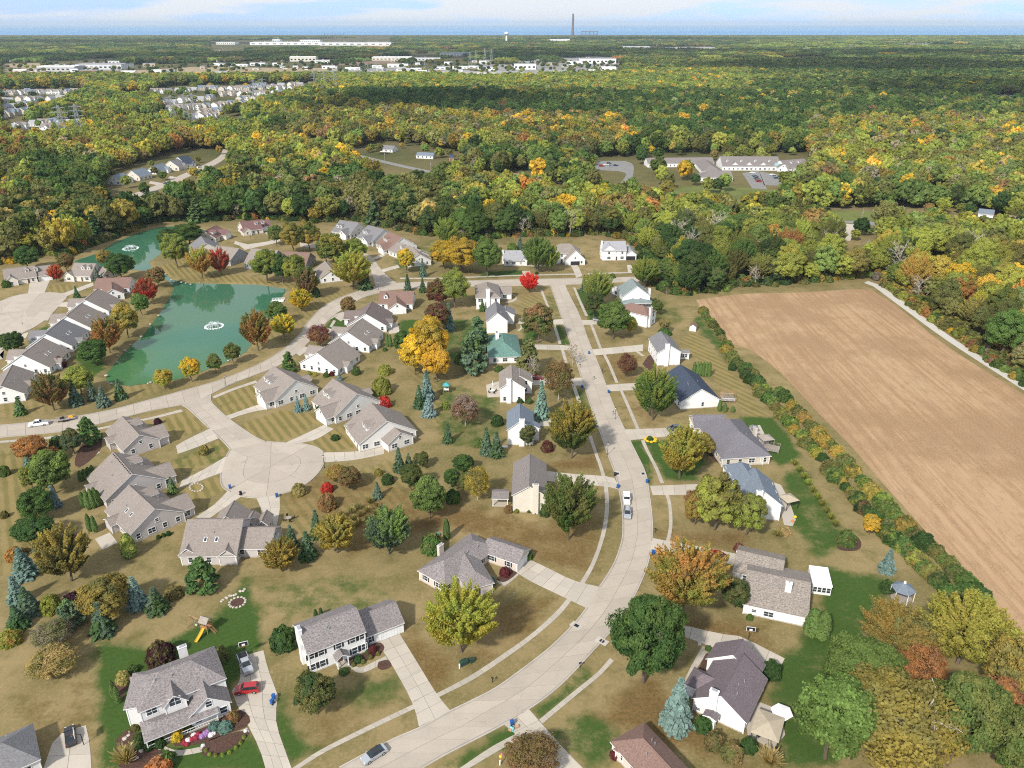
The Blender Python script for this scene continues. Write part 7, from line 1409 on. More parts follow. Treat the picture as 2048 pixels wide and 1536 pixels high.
        d=q.obj('dormer',[wm,rm,tr],root,(px-ox,py-oy,0),ang); add_window(root,(0,v+.01,zf+.75),0,.8,1.0,False,d).name='dormer_window'
    if not small:
        b=b0; e,cx,cy_,a,l,hs,ze,zr=b; pit=(zr-ze)/hs
        for j in range(3):
            s_=hr.uniform(-.3,.3)*l; v=hr.choice((-1,1))*hr.uniform(.2,.5)*hs; link('vent_pipe',PIPE,root,(cx+math.cos(a)*s_-math.sin(a)*v-ox,cy_+math.sin(a)*s_+math.cos(a)*v-oy,zr-pit*abs(v)))
        if key in SKY:
            sg=1 if key=='c3' else -1; th=math.atan(pit)
            for j in (-1,1):
                s_=j*1.3+(0 if key!='c3' else -1); v=sg*.55*hs; o=link('skylight',_cache['sky'],root,(cx+math.cos(a)*s_-math.sin(a)*v-ox,cy_+math.sin(a)*s_+math.cos(a)*v-oy,zr-pit*abs(v)+.03),(-sg*th,0,a)); o.rotation_mode='XYZ'
                o.rotation_euler=(Matrix.Rotation(a,3,'Z')@Matrix.Rotation(-sg*th,3,'X')).to_euler(); link('pane',_cache['skyp'],o)
        if key=='c2':
            for j in range(14):
                q=MB(); q.box((0,0,.1),(.3,.3,.22)); q.obj('ridge_vent',M['black'],root,(cx+math.cos(a)*(-l/2+.8+j*1.05)-ox+math.sin(a)*-.35,cy_+math.sin(a)*(-l/2+.8+j*1.05)-oy+math.cos(a)*.35,zr-.2),a)
    return root
for h in L['houses']: build_house(*h)
def far_house_mesh(w,d,ze,zr,wm,rm,wing):
    q=MB()
    def blk(cx,cy_,w,d,ze,zr,alongx):
        hw,hd=w/2,d/2
        if alongx: A,B,C,D,p,r=(cx-hw,cy_-hd,ze),(cx+hw,cy_-hd,ze),(cx+hw,cy_+hd,ze),(cx-hw,cy_+hd,ze),(cx-hw,cy_,zr),(cx+hw,cy_,zr); tops=[[A,B,r,p],[C,D,p,r]]
        else: A,B,C,D,p,r=(cx-hw,cy_-hd,ze),(cx+hw,cy_-hd,ze),(cx+hw,cy_+hd,ze),(cx-hw,cy_+hd,ze),(cx,cy_-hd,zr),(cx,cy_+hd,zr); tops=[[B,C,r,p],[D,A,p,r]]
        q.shell(tops,.2,1,2)
        i=.4; z=ze-.1
        for f in ([(A,B),(B,C),(C,D),(D,A)]):
            a,b=[(cx+(t[0]-cx)*(1-2*i/w),cy_+(t[1]-cy_)*(1-2*i/d)) for t in f]
            top=[(b[0],b[1],z),(a[0],a[1],z)]
            if (alongx and abs(a[0]-b[0])<.01): top=[(b[0],b[1],z),(b[0],cy_,zr-.2),(a[0],a[1],z)]
            if (not alongx and abs(a[1]-b[1])<.01): top=[(b[0],b[1],z),(cx,b[1],zr-.2),(a[0],a[1],z)]
            q.face([(a[0],a[1],0),(b[0],b[1],0)]+top,0)
    blk(0,0,w,d,ze,zr,True)
    if wing: blk(w*.2,-d*.42,w*.45,d*.7,ze-.2,zr-.8,False)
    for x in (-w*.35,-w*.12,w*.12,w*.35):
        for z in ((1.6,4.4) if ze>4 else (1.6,)): q.box((x,-d/2+.37 if not(wing and x>0) else -d*.77+.37,z),(1.0,.08,1.4),3)
    return q.mesh('far_house',[wm,rm,M['trim'],M['glass']])
FH=[far_house_mesh(15,11,5.2,9,M['w_cream'],M['r_tan'],True),far_house_mesh(14,12,5.2,8.8,M['w_white'],M['r_brown'],True),far_house_mesh(16,10,3.2,7.4,M['w_pale'],M['r_ltgrey'],False),far_house_mesh(14,11,5,9,M['w_beige'],M['r_bluegrey'],True)]
FL=['cream house with tan roof in the distant subdivision','white house with brown roof in the distant subdivision','low pale house with light grey roof in the distant subdivision','beige house with slate roof in the distant subdivision']
for x,y,r,i in L['far_houses']:
    o=link('distant_house',FH[i],None,(x,y,0),(0,0,r)); lab=FL[i].replace('in the distant subdivision',('near the pylons' if y<1250 else ('in the deep rows' if y>1750 else 'in the middle rows'))+' of the distant '+('open' if x<-520 else 'tree-lined')+' subdivision'); tag(o,lab,'house',lab)
def shed_building(x,y,w,d,h,col,j):
    root=empty('industrial_building' if h<15 else 'factory',(x,y,0)); wl=M['w_'+col]
    q=MB(); q.box((0,0,h/2),(w,d,h)); q.obj('wall',wl,root)
    q=MB(); q.shell([[(-w/2-.3,-d/2-.3,h+.25),(w/2+.3,-d/2-.3,h+.25),(w/2+.3,0,h+1.6),(-w/2-.3,0,h+1.6)],[(w/2+.3,d/2+.3,h+.25),(-w/2-.3,d/2+.3,h+.25),(-w/2-.3,0,h+1.6),(w/2+.3,0,h+1.6)]],.3,0,0); q.obj('roof',M['r_ltgrey'] if j%3 else M['trim'],root)
    n=max(1,min(10,int(w/12)))
    for i in range(n):
        q=MB(); q.box((0,0,0),(w/n*.5,.3,h*.3)); q.obj('window',M['glass'],root,(-w/2+w*(i+.5)/n,-d/2-.1,h*.45))
    rr=random.Random(j)
    for i in range(int(w/40)): q=MB(); q.box((0,0,1),(5,4,2)); q.obj('roof_unit',M['steel'],root,(rr.uniform(-.4,.4)*w,rr.uniform(-.3,.3)*d,h+1))
    return root
ADJ=['long low','flat white','wide','tall fronted','small boxy','broad']
for j,(x,y,w,d,h,col) in enumerate(L['sheds']):
    r=shed_building(x,y,w,d,h,col,j); c={'ltgrey':'light grey','tanwall':'tan','bluegrey':'blue-grey'}.get(col,col)
    where='near the lakeshore' if y>4000 else ('beyond the far woods' if y>2500 else ('in the distant commercial strip' if y>1200 else 'in the wooded middle distance'))
    lab='%s %s %s building %s'%('very long' if w>150 else ('long' if w>70 else 'compact'),c,'factory' if h>=13 else 'warehouse',where); tag(r,lab,'building',lab)

# ------------------------------------------------------------------ vegetation
PAL=dict(dg=(.046,.082,.028),g=(.080,.126,.036),lg=(.150,.205,.060),yg=(.235,.250,.055),yl=(.30,.275,.045),y=(.50,.33,.035),go=(.30,.225,.055),o=(.36,.175,.065),ru=(.22,.125,.065),r=(.42,.05,.035),dr=(.115,.032,.035),ol=(.145,.140,.050),pu=(.055,.025,.032),bl=(.125,.185,.17),sg=(.085,.125,.085),gy=(.24,.20,.165),st=(.33,.26,.12))
def quads_mesh(name,C,T1,T2,var,mat):
    """C centres, T1/T2 half edge vectors (n,3)"""
    n=len(C); v=np.stack([C-T1-T2,C+T1-T2,C+T1+T2,C-T1+T2],1).reshape(-1,3).astype(np.float32)
    me=bpy.data.meshes.new(name); me.vertices.add(4*n); me.vertices.foreach_set('co',v.ravel()); me.loops.add(4*n); me.loops.foreach_set('vertex_index',np.arange(4*n,dtype=np.int32)); me.polygons.add(n); me.polygons.foreach_set('loop_start',np.arange(0,4*n,4,dtype=np.int32)); me.update()
    me.attributes.new('var','FLOAT','POINT').data.foreach_set('value',np.repeat(var,4).astype(np.float32)); me.materials.append(mat); return me
def unit(a): return a/np.maximum(1e-9,np.linalg.norm(a,axis=-1,keepdims=True))
def leaves(name,C,Nrm,size,seed,mat,elong=1.0,droop=None):
    R=np.random.RandomState(seed); n=len(C); ref=unit(R.normal(size=(n,3))) if droop is None else droop
    t1=unit(np.cross(Nrm,ref)); t2=unit(np.cross(Nrm,t1)); s=size*R.uniform(.65,1.3,(n,1))
    return quads_mesh(name,C,t1*s*elong,t2*s,R.uniform(0,1,n),mat)
def sphere_dirs(n,R,zmin=-.75):
    i=np.arange(int(n*1.35)); z=1-2*(i+.5)/len(i); ph=i*2.399963+R.uniform(-.5,.5,len(i)); r=np.sqrt(1-z*z); d=np.stack([r*np.cos(ph),r*np.sin(ph),z],-1)+R.normal(size=(len(i),3))*.13
    d=unit(d); return d[d[:,2]>zmin]
def broad(seed,ncl,nleaf,size,style='round',H=2.3,fill=.18):
    """crown of radius 1 about, from z=.16H to H; leaf clumps on limbs"""
    R=np.random.RandomState(seed); d=sphere_dirs(ncl,R); zc=H*.57; rz=H*.43
    ph=np.arctan2(d[:,1],d[:,0]); lob=1-.26*(.5+.5*np.sin(ph*3+R.uniform(0,6)))*(.6+.4*np.sin(d[:,2]*4+R.uniform(0,6)))
    base=d*np.array([1,1,rz])*(lob*R.uniform(.70,.93,len(d)))[:,None]+np.array([0,0,zc])
    if style=='oval': base[:,:2]*=np.clip(1.12-.34*(base[:,2:3]-.5)/H*1.6,.4,1.1)
    hole=unit(R.normal(size=(3,3))); C=[];Nn=[]
    for c,dd in zip(base,d):
        if (hole@dd).max()>.955: continue
        k=int(nleaf/len(d)*R.uniform(.6,1.4)); cs=R.uniform(.10,.22)
        q=unit(R.normal(size=(k,3)))*np.power(R.uniform(.25,1,(k,1)),.5)
        if style=='plume':
            ax=unit(dd*np.array([.9,.9,.3])+np.array([0,0,.75])); al=(q@ax)[:,None]; q=q*.085+ax*al*.36
            if True: q*=R.uniform(.8,1.25)
            C.append(c+q); Nn.append(unit(q-ax*(q@ax)[:,None])*.7+dd*.5+R.normal(size=(k,3))*.4)
        else:
            qs=q*cs*np.array([1.15,1.15,.8]); C.append(c+qs); Nn.append(unit(q)*.8+dd*.5+np.array([0,0,.25])+R.normal(size=(k,3))*.45)
    k=int(nleaf*fill); q=unit(R.normal(size=(k,3)))*R.uniform(.3,.75,(k,1)); q[:,2]*=rz; C.append(q+np.array([0,0,zc])); Nn.append(R.normal(size=(k,3)))
    C=np.concatenate(C);Nn=unit(np.concatenate(Nn)); C[:,:2]/=np.percentile(np.hypot(C[:,0],C[:,1]),97.5); C[:,2]*=H/np.percentile(C[:,2],99.3); C[:,2]=np.maximum(C[:,2],.12)
    return leaves('crown',C,Nn,size,seed+1,M['leaf'],1.15)
def spruce(seed,H=2.6,levels=17,per=13,size=.085):
    R=np.random.RandomState(seed); C=[];Nn=[];D=[]
    for i in range(levels):
        t=i/(levels-1); z=H*(.05+.93*t); rr=(1-t)**.85*R.uniform(.86,1.06)+.03; nb=max(3,int(per*(1-.6*t))); p0=R.uniform(0,6)
        for j in range(nb):
            a=p0+2*PI*j/nb+R.uniform(-.25,.25); L_=rr*R.uniform(.75,1.12); dr=np.array([math.cos(a),math.sin(a),0]); m=max(3,int(9*rr)+2)
            for q in range(m):
                f=(q+.6)/m; w=.03+.10*(1-f)
                for s in (-1,0,1):
                    p=dr*L_*f+np.array([-dr[1],dr[0],0])*s*w*1.1+np.array([0,0,z-.16*L_*f*f+.02*R.normal()]); C.append(p); Nn.append(np.array([dr[0]*.35,dr[1]*.35,1])+R.normal(size=3)*.35); D.append(np.array([-dr[1],dr[0],0])+R.normal(size=3)*.3)
    C=np.array(C);Nn=unit(np.array(Nn)); return leaves('crown',C,Nn,size,seed,M['needle'],1.0,unit(np.array(D)))
def pine(seed): 
    R=np.random.RandomState(seed); C=[];Nn=[];H=2.3
    for i in range(11):
        t=i/10; z=H*(.14+.82*t); rr=(1-t)**.6*.95+.08
        for j in range(max(4,int(9*rr))):
            a=R.uniform(0,2*PI); c=np.array([math.cos(a)*rr*R.uniform(.45,.9),math.sin(a)*rr*R.uniform(.45,.9),z+R.uniform(-.08,.08)]); q=unit(R.normal(size=(44,3)))*R.uniform(.3,1,(44,1)); C.append(c+q*np.array([.22,.22,.11])); Nn.append(q+np.array([0,0,.5])+R.normal(size=(44,3))*.5)
    return leaves('crown',np.concatenate(C),unit(np.concatenate(Nn)),.055,seed,M['needle'],1.5)
def arbor(seed):
    R=np.random.RandomState(seed); n=2200; t=R.uniform(0,1,n)**.8; a=R.uniform(0,2*PI,n); H=4.6; rr=np.minimum(1,.55+2.2*t)*np.sqrt(np.clip(1-t**2.2,0,1))*(1+.08*np.sin(a*5+t*9))*R.uniform(.82,1.04,n)
    C=np.stack([rr*np.cos(a),rr*np.sin(a),.05+t*H],-1); Nn=unit(np.stack([np.cos(a),np.sin(a),R.uniform(-.1,.6,n)],-1)+R.normal(size=(n,3))*.3); return leaves('crown',C,Nn,.075,seed,M['needle'],1.4)
def dome(seed,n=2200,size=.062):
    R=np.random.RandomState(seed); d=unit(R.normal(size=(n,3))); d[:,2]=np.abs(d[:,2])*1.0-.12; a=np.arctan2(d[:,1],d[:,0]); r=1-.16*(.5+.5*np.sin(a*4+d[:,2]*5+seed))-.09*(.5+.5*np.sin(a*9-d[:,2]*7)); r*=R.uniform(.72,1.03,n)**.7
    C=d*r[:,None]*np.array([1,1,1.45])+np.array([0,0,.2]); C[:,2]=np.maximum(C[:,2],.03); return leaves('shrub',C,unit(d+R.normal(size=(n,3))*.55),size,seed,M['leaf'],1.2)
def tuft(seed):
    R=np.random.RandomState(seed); n=420; a=R.uniform(0,2*PI,n); tilt=R.uniform(.05,1.0,n); l=R.uniform(.7,1.35,n); f=R.uniform(.2,1,n); C=np.stack([np.cos(a)*np.sin(tilt)*l*f,np.sin(a)*np.sin(tilt)*l*f,np.cos(tilt*f*1.1)*l*f*1.2],-1)
    D=unit(np.stack([np.cos(a)*np.sin(tilt),np.sin(a)*np.sin(tilt),np.cos(tilt)],-1)); sd=unit(np.stack([-np.sin(a),np.cos(a),np.zeros(n)],-1)); return quads_mesh('grass_clump',C,sd*.028,D*.26,R.uniform(0,1,n),M['leaf'])
def limbs(seed,H=2.3,nb=5,deep=1,mat=None,r0=.055,spread=.75,name='trunk',lk=1.0):
    R=random.Random(seed); mb=MB()
    def grow(p,d,l,r,k):
        n=3 if k else 4; q=p
        for i in range(n):
            d2=(d+Vector((R.uniform(-1,1),R.uniform(-1,1),R.uniform(-.2,.6)))*.16).normalized(); e=q+d2*l/n; mb.bar(q,e,r*(1-.22*i/n*1.2),0,r*(1-.22*(i+1)/n*1.2)*.92,5 if k==0 else 4); q=e; d=d2
            if k<deep and (k>0 or i>=1):
                for _ in range(nb if k==0 else 2):
                    a=R.uniform(0,2*PI); dd=(Vector((math.cos(a),math.sin(a),0))*spread+d*R.uniform(.35,.9)).normalized(); grow(q,dd,l*R.uniform(.38,.62)*lk,r*.48,k+1)
    grow(Vector((0,0,-.05)),Vector((0,0,1)),H*.72,r0,0)
    return mb.mesh(name,mat or M['bark'])
TK=limbs(1,2.3,3,1,lk=.62); TKS=limbs(2,2.5,0,0,r0=.05); TKP=limbs(3,2.3,4,3,M['palebark'],.05)
PROTO={'maple':[(broad(10+i,130,24000,.0255,'round',2.25+.1*i),TK,2.25+.1*i) for i in range(3)]+[(broad(16,120,24000,.0255,'oval',2.5),TK,2.5)],
 'plume':[(broad(20+i,125,24000,.0235,'plume',2.2,.08),TK,2.25) for i in range(3)],
 'oak':[(broad(30+i,70,19000,.027,'round',2.3,.1),TK,2.35) for i in range(2)],
 'sparse':[(broad(40+i,150,11000,.020,'round',2.2,.12),limbs(44+i,2.2,4,2,M['palebark'] if i==0 else M['bark'],.04,lk=.66),2.2) for i in range(2)],
 'spruce':[(spruce(50+i),TKS,2.62) for i in range(2)],'pine':[(pine(60+i),TKS,2.3) for i in range(2)],
 'big':[(broad(12,105,42000,.0175,'round',2.3),TK,2.3)],'bigplume':[(broad(24,125,40000,.0165,'plume',2.2,.08),TK,2.25)],'bare':[(broad(70,30,180,.04,'round',2.2,.2),limbs(71,2.3,4,3,M['palebark'],.04,lk=.8),2.2)]}
ARB=[arbor(80),arbor(81)]; SHR=[dome(90+i) for i in range(4)]; TUF=[tuft(95),tuft(96)]
TNAME=dict(maple='broadleaf_tree',plume='maple_tree',oak='spreading_tree',sparse='thinning_tree',spruce='spruce_tree',pine='pine_tree',bare='bare_tree')
def place_tree(kind,x,y,r,H,c1,c2,label,group=None,idx=0,name=None):
    rz=rng.uniform(0,2*PI)
    if kind in('arb','shrub','grass'):
        ms={'arb':ARB,'shrub':SHR,'grass':TUF}[kind]; o=link({'arb':'arborvitae','shrub':'shrub','grass':'ornamental_grass'}[kind],ms[idx%len(ms)],None,(x,y,0),(0,0,rz),(r,r,H/(4.65 if kind=='arb' else (1.6 if kind=='shrub' else 1.5))))
        o['tint']=c1; o['tint2']=c2; tag(o,label,{'arb':'shrub','shrub':'shrub','grass':'grass'}[kind],group); return o
    nm=TNAME[kind]
    if r>6.2 and kind in('maple','oak'): kind='big'
    elif r>6.2 and kind=='plume': kind='bigplume'
    cm,tm,hr_=PROTO[kind][idx%len(PROTO[kind])]; e=empty(name or nm,(x,y,0),rz,(r,r,H/hr_))
    a=link('crown',cm,e); a['tint']=c1; a['tint2']=c2; link('trunk',tm,e); tag(e,label,'tree',group); return e
from collections import Counter
cnt=Counter(t[7] for t in L['trees'])
def jit(c,k=.18):
    f=rng.uniform(1-k,1+k); return tuple(max(.004,v*f*rng.uniform(1-k*.4,1+k*.4)) for v in c)
for i,(kind,x,y,r,H,c1,c2,lab) in enumerate(L['trees']):
    place_tree(kind,x,y,r,H,jit(sc(PAL[c1],1.55)),jit(sc(PAL[c2],1.55)),lab,lab if cnt[lab]>1 else None,i)
# --- woods
ORDER=['dg','g','lg','yg','y','go','o','ru','r','ol','gy']; PA=np.array([PAL[k] for k in ORDER])*1.6
HB=[(b[1],b[2],max(min(b[4]/2,22),b[5])+2.5) for h in L['houses'] for b in h[4]]+[(b[1]+math.cos(b[3])*s*b[4]/3,b[2]+math.sin(b[3])*s*b[4]/3,b[5]+4) for h in L['houses'] if h[0]=='care' for b in h[4] for s in (-1,1)]
KEEP={0:.10,1:.12,2:.15,3:.10,4:.2,5:.2,18:.05,19:.05,20:.15,21:.05,22:.06,23:.08,24:.10}
FHP=np.array([(h[0],h[1]) for h in L['far_houses']])
ROADS_FAR=[list(L[k][0])+list(L[k][1])[::-1] for k in ('county_road','left_street','highway')]+[list(d[0])+list(d[1])[::-1] for d in L['driveways']]
def scatter(y0,y1,step,xk,seed):
    R=np.random.RandomState(seed); P_=[]; y=y0
    while y<y1:
        w=xk*y+60; xs=np.arange(-w,w,step); P_.append(np.stack([xs+R.uniform(-.42,.42,len(xs))*step,y+R.uniform(-.42,.42,len(xs))*step],-1)); y+=step*.9
    return np.concatenate(P_)
def filt(p,m):
    x,y=p[:,0],p[:,1]; ok=np.ones(len(p),bool)
    edge=L['forest_edge']; poly=edge+[(9000,1000),(30000,30000),(-30000,30000),(-9000,1000)]
    near=y<1400; ins=np.ones(len(p),bool); ins[near]=inpoly(x[near],y[near],poly); ok&=ins
    RR=np.random.RandomState(77)
    for i,c in enumerate(L['clearings']): ok&=~(inpoly(x,y,c)&(RR.uniform(0,1,len(p))>KEEP.get(i,0)))
    for c in ROADS_FAR: ok&=~inpoly(x,y,c)
    fh=FHP[None,:,:]; nearf=(y>700)&(y<2300)&(x<100); d2=np.full(len(p),1e9); d2[nearf]=np.min(np.hypot(x[nearf,None]-fh[:,:,0],y[nearf,None]-fh[:,:,1]),1); ok&=d2>9
    for hx,hy,hr_ in HB:
        ok&=np.hypot(x-hx,y-hy)>hr_
    ok&=y<7750+.07*x-120
    return p[ok]
def colours(p,R):
    x,y=p[:,0],p[:,1]; w=np.tile(np.array([3,3,1,2,.4,1,.3,.4,.05,2,.2]),(len(p),1))
    for poly,ww in L['zones']:
        i=inpoly(x,y,poly); w[i]=ww
    w=w*np.array([.8,1.05,1.9,1.7,.7,.7,.3,.35,.08,1.6,1.2]); big=np.sin(x*.0031+y*.0017+2)*np.sin(y*.0043-x*.001)+.6*np.sin(x*.0083)*np.sin(y*.0071+1); w[:,:2]*=np.exp(big*.9)[:,None]; w[:,2:4]*=np.exp(-big*.8)[:,None]
    # stands of one kind: smooth variation
    ph=np.sin(x*.013+1.3)*np.cos(y*.017)+np.sin((x+y)*.031)*.6; w[:,:2]*=np.exp(ph*.7)[:,None]; w[:,3:7]*=np.exp(-ph*.6)[:,None]
    c=np.cumsum(w,1); u=R.uniform(0,1,len(p))*c[:,-1]; k=(u[:,None]>c).sum(1); u2=R.uniform(0,1,len(p))*c[:,-1]; k2=(u2[:,None]>c).sum(1)
    f=R.uniform(.75,1.3,(len(p),1)); a=PA[k]*f; b=PA[k]*f*.55+PA[k2]*.45*f
    return k,a,b,k2
LOW=[broad(110+i,44,1500,.092,('round','oval','plume','round')[i],2.3,.25) for i in range(4)]; LOWS=spruce(118,2.6,9,8,.15); LOWB=broad(119,26,260,.10,'round',2.3,.3)
def proto_coll(name,meshes):
    c=bpy.data.collections.new(name)
    for i,m in enumerate(meshes):
        o=bpy.data.objects.new('%s_%02d'%(name,i),m); c.objects.link(o)
    return c
def gn_scatter(name,coll,pts,scl,rot,idx,t1,t2,label,cat=None):
    me=bpy.data.meshes.new(name); n=len(pts); me.vertices.add(n); me.vertices.foreach_set('co',np.concatenate([pts,np.zeros((n,1))],1).astype(np.float32).ravel())
    def at(k,ty,val,fld):
        me.attributes.new(k,ty,'POINT').data.foreach_set(fld,np.ascontiguousarray(val).ravel())
    at('scl','FLOAT_VECTOR',scl.astype(np.float32),'vector'); at('rot','FLOAT_VECTOR',np.stack([np.zeros(n),np.zeros(n),rot],-1).astype(np.float32),'vector'); at('idx','INT',idx.astype(np.int32),'value')
    at('tint','FLOAT_VECTOR',t1.astype(np.float32),'vector'); at('tint2','FLOAT_VECTOR',t2.astype(np.float32),'vector')
    o=link(name,me); g=bpy.data.node_groups.new(name,'GeometryNodeTree'); g.interface.new_socket('Geometry',in_out='INPUT',socket_type='NodeSocketGeometry'); g.interface.new_socket('Geometry',in_out='OUTPUT',socket_type='NodeSocketGeometry')
    gi=g.nodes.new('NodeGroupInput'); go=g.nodes.new('NodeGroupOutput'); ip=g.nodes.new('GeometryNodeInstanceOnPoints'); ci=g.nodes.new('GeometryNodeCollectionInfo'); ci.inputs[0].default_value=coll; ci.inputs[1].default_value=True; ci.inputs[2].default_value=True
    def na(k,ty):
        q=g.nodes.new('GeometryNodeInputNamedAttribute'); q.data_type=ty; q.inputs[0].default_value=k; return q.outputs[0]
    ip.inputs['Pick Instance'].default_value=True
    g.links.new(gi.outputs[0],ip.inputs['Points']); g.links.new(ci.outputs[0],ip.inputs['Instance']); g.links.new(na('idx','INT'),ip.inputs['Instance Index']); g.links.new(na('rot','FLOAT_VECTOR'),ip.inputs['Rotation']); g.links.new(na('scl','FLOAT_VECTOR'),ip.inputs['Scale']); g.links.new(ip.outputs[0],go.inputs[0])
    md=o.modifiers.new('scatter','NODES'); md.node_group=g; tag(o,label,cat,None,'stuff'); return o
def woods():
    R=np.random.RandomState(21)
    p=filt(scatter(190,620,8.6,.80,1),0); q=filt(scatter(620,1300,9.6,.76,2),0); s=filt(scatter(1300,2700,14.5,.74,3),0)
    P_=np.concatenate([p,q,s]); n=len(P_); k,a,b,kt=colours(P_,R)
    r=R.uniform(4.0,7.6,n)*np.where(P_[:,1]>1300,1.5,1.0); H=r*R.uniform(2.0,2.9,n); H=np.clip(H,9,19)
    for i_,c in enumerate(L['clearings']):
        if KEEP.get(i_): ii=inpoly(P_[:,0],P_[:,1],c); r[ii]*=.85 if i_==3 else .6; H[ii]*=.8 if i_==3 else .55
    d=np.hypot(P_[:,0],P_[:,1]); view=np.abs(P_[:,0])<P_[:,1]*.70+8; order=np.argsort(np.where(view,d,1e9)); ind=order[:270]; mask=np.ones(n,bool); mask[ind]=False
    CNM=['dark green','green','light green','yellow-green','yellow','golden','orange','rust-brown','red','olive','leafless grey']
    WL=[]
    for j in ind:
        x,y=P_[j]; kk=k[j]; hgt='tall ' if H[j]>15.5 else ('low ' if H[j]<11 else ''); wid='broad ' if r[j]>5.9 else ('narrow ' if r[j]<4.4 else '')
        where=('by the top of the farm track' if y<330 else 'beyond the farm track') if x>120 and y<430 else ('at the head of the stubble field' if x>75 and y<420 else ('behind the upper pond' if x<-150 else ('behind the dormer cottages' if x<-75 else ('behind the lane villas' if x<-20 else ('behind the white top houses' if x<75 else 'between field and county road')))))
        tg='' if kt[j] in (kk,10) or kk==10 else ' tinged %s'%CNM[kt[j]]; WL.append('%s%s%s woodland tree%s %s'%(hgt,wid,CNM[kk],tg,where))
    wc_=Counter(WL)
    for j,lab in zip(ind,WL):
        x,y=P_[j]; kind='bare' if k[j]==10 else R.choice(['maple','maple','oak','plume'])
        place_tree(kind,float(x),float(y),float(r[j])*.95,float(H[j]),tuple(a[j]),tuple(b[j]),lab,lab if wc_[lab]>1 else None,int(R.randint(0,9)),'woodland_tree')
    m=mask; idx=R.randint(0,4,n); idx[(k==0)&(R.uniform(0,1,n)<.12)]=4; idx[k==10]=5
    el,tot=smooth_line(L['forest_edge'],900); ep=np.array([(q.x,q.y) for q in el]); ep=np.concatenate([ep+R.normal(size=ep.shape)*2.2+np.array([0,d_]) for d_ in (4,6,9)]); ep=ep[(np.abs(ep[:,0])<500)]
    for dv in L['driveways']: ep=ep[~inpoly(ep[:,0],ep[:,1],list(dv[0])+list(dv[1])[::-1])]
    ne=len(ep); er=R.uniform(1.3,3.2,ne); _,ea,eb,_=colours(ep,R); P2=np.concatenate([P_[m],ep]); S2=np.concatenate([np.stack([r,r,H/2.3],-1)[m],np.stack([er,er,er*R.uniform(.6,1.1,ne)],-1)]); I2=np.concatenate([idx[m],np.full(ne,6)])
    gn_scatter('woodland',proto_coll('wood',LOW+[LOWS,LOWB,dome(97,500,.13)]),P2,S2,R.uniform(0,6.28,len(P2)),I2,np.concatenate([a[m],ea*.8]),np.concatenate([b[m],eb*.8]),'continuous autumn woodland beyond the houses')
    # far woods: patches of many crowns
    pm=[]
    for t in range(3):
        RR=np.random.RandomState(200+t); C=[];N_=[]
        for _ in range(26):
            c=np.array([RR.uniform(-1,1),RR.uniform(-1,1),0])*26; rr=RR.uniform(4.5,8); hh=RR.uniform(10,16); q=unit(RR.normal(size=(42,3))); q[:,2]=np.abs(q[:,2])-.3; C.append(c+q*np.array([rr,rr,hh*.5])+np.array([0,0,hh*.5])); N_.append(q+RR.normal(size=(42,3))*.4)
        pm.append(leaves('patch',np.concatenate(C),unit(np.concatenate(N_)),1.9,300+t,M['leaf'],1.2))
    f=filt(scatter(2650,8900,46,.72,5),0); n=len(f); R2=np.random.RandomState(9); k,a,b,_=colours(f,R2); keep=R2.uniform(0,1,n)<.9; f,a,b=f[keep],a[keep],b[keep]; n=len(f)
    gn_scatter('distant_woodland',proto_coll('patch',pm),f,np.stack([R2.uniform(.9,1.3,n)]*2+[R2.uniform(.7,1.15,n)],-1),R2.uniform(0,6.28,n),R2.randint(0,3,n),a,b,'far woods stretching to the lake shore')
woods()
# ------------------------------------------------------------------ fair-weather clouds overhead (they shade parts of the far plain) and thin air haze
M['cloud']=None
def m_cloud():
    m,nt,o=newmat('cloud'); d=nd(nt,'ShaderNodeBsdfDiffuse'); d.inputs[0].default_value=(.85,.86,.88,1); t=nd(nt,'ShaderNodeBsdfTransparent'); x=nd(nt,'ShaderNodeMixShader'); x.inputs[0].default_value=.55; nt.links.new(t.outputs[0],x.inputs[1]); nt.links.new(d.outputs[0],x.inputs[2]); nt.links.new(x.outputs[0],o.inputs[0]); return m
M['cloud']=m_cloud()
def cloud(gx,gy,sx,sy,seed,z=1000):
    """cloud whose shadow falls about (gx,gy)"""
    R=random.Random(seed); k=z/math.tan(rad(SUN_EL)); cx,cy_=gx-math.cos(rad(SHADOW_AZ))*k,gy-math.sin(rad(SHADOW_AZ))*k; q=MB()
    for i in range(16):
        a=R.uniform(0,2*PI); f=math.sqrt(R.uniform(0,1)); r=R.uniform(.22,.42); c=(math.cos(a)*f*sx*.75,math.sin(a)*f*sy*.75,R.uniform(0,60)); q.ball(c,1,0,12,7)
        n=len(q.v)-96
        for j in range(n,len(q.v)):
            v=q.v[j]; q.v[j]=(c[0]+(v[0]-c[0])*sx*r,c[1]+(v[1]-c[1])*sy*r,c[2]+(v[2]-c[2])*90)
    o=q.obj('cloud',M['cloud'],None,(cx,cy_,z),0,True); tag(o,kind='structure')
for a in L['clouds']: cloud(*a)
def haze():
    m=bpy.data.materials.new('thin haze'); m.use_nodes=True; nt=m.node_tree; nt.nodes.clear(); o=nt.nodes.new('ShaderNodeOutputMaterial'); v=nt.nodes.new('ShaderNodeVolumePrincipled'); v.inputs['Color'].default_value=(.72,.86,1,1); v.inputs['Density'].default_value=HAZE; v.inputs['Anisotropy'].default_value=0.0; nt.links.new(v.outputs[0],o.inputs['Volume'])
    q=MB(); q.box((0,30000-500,110),(126000,62500,225)); tag(q.obj('haze',m),'thin bluish air over the plain and lake',None,None,'stuff')
HAZE=3.8e-5
haze()

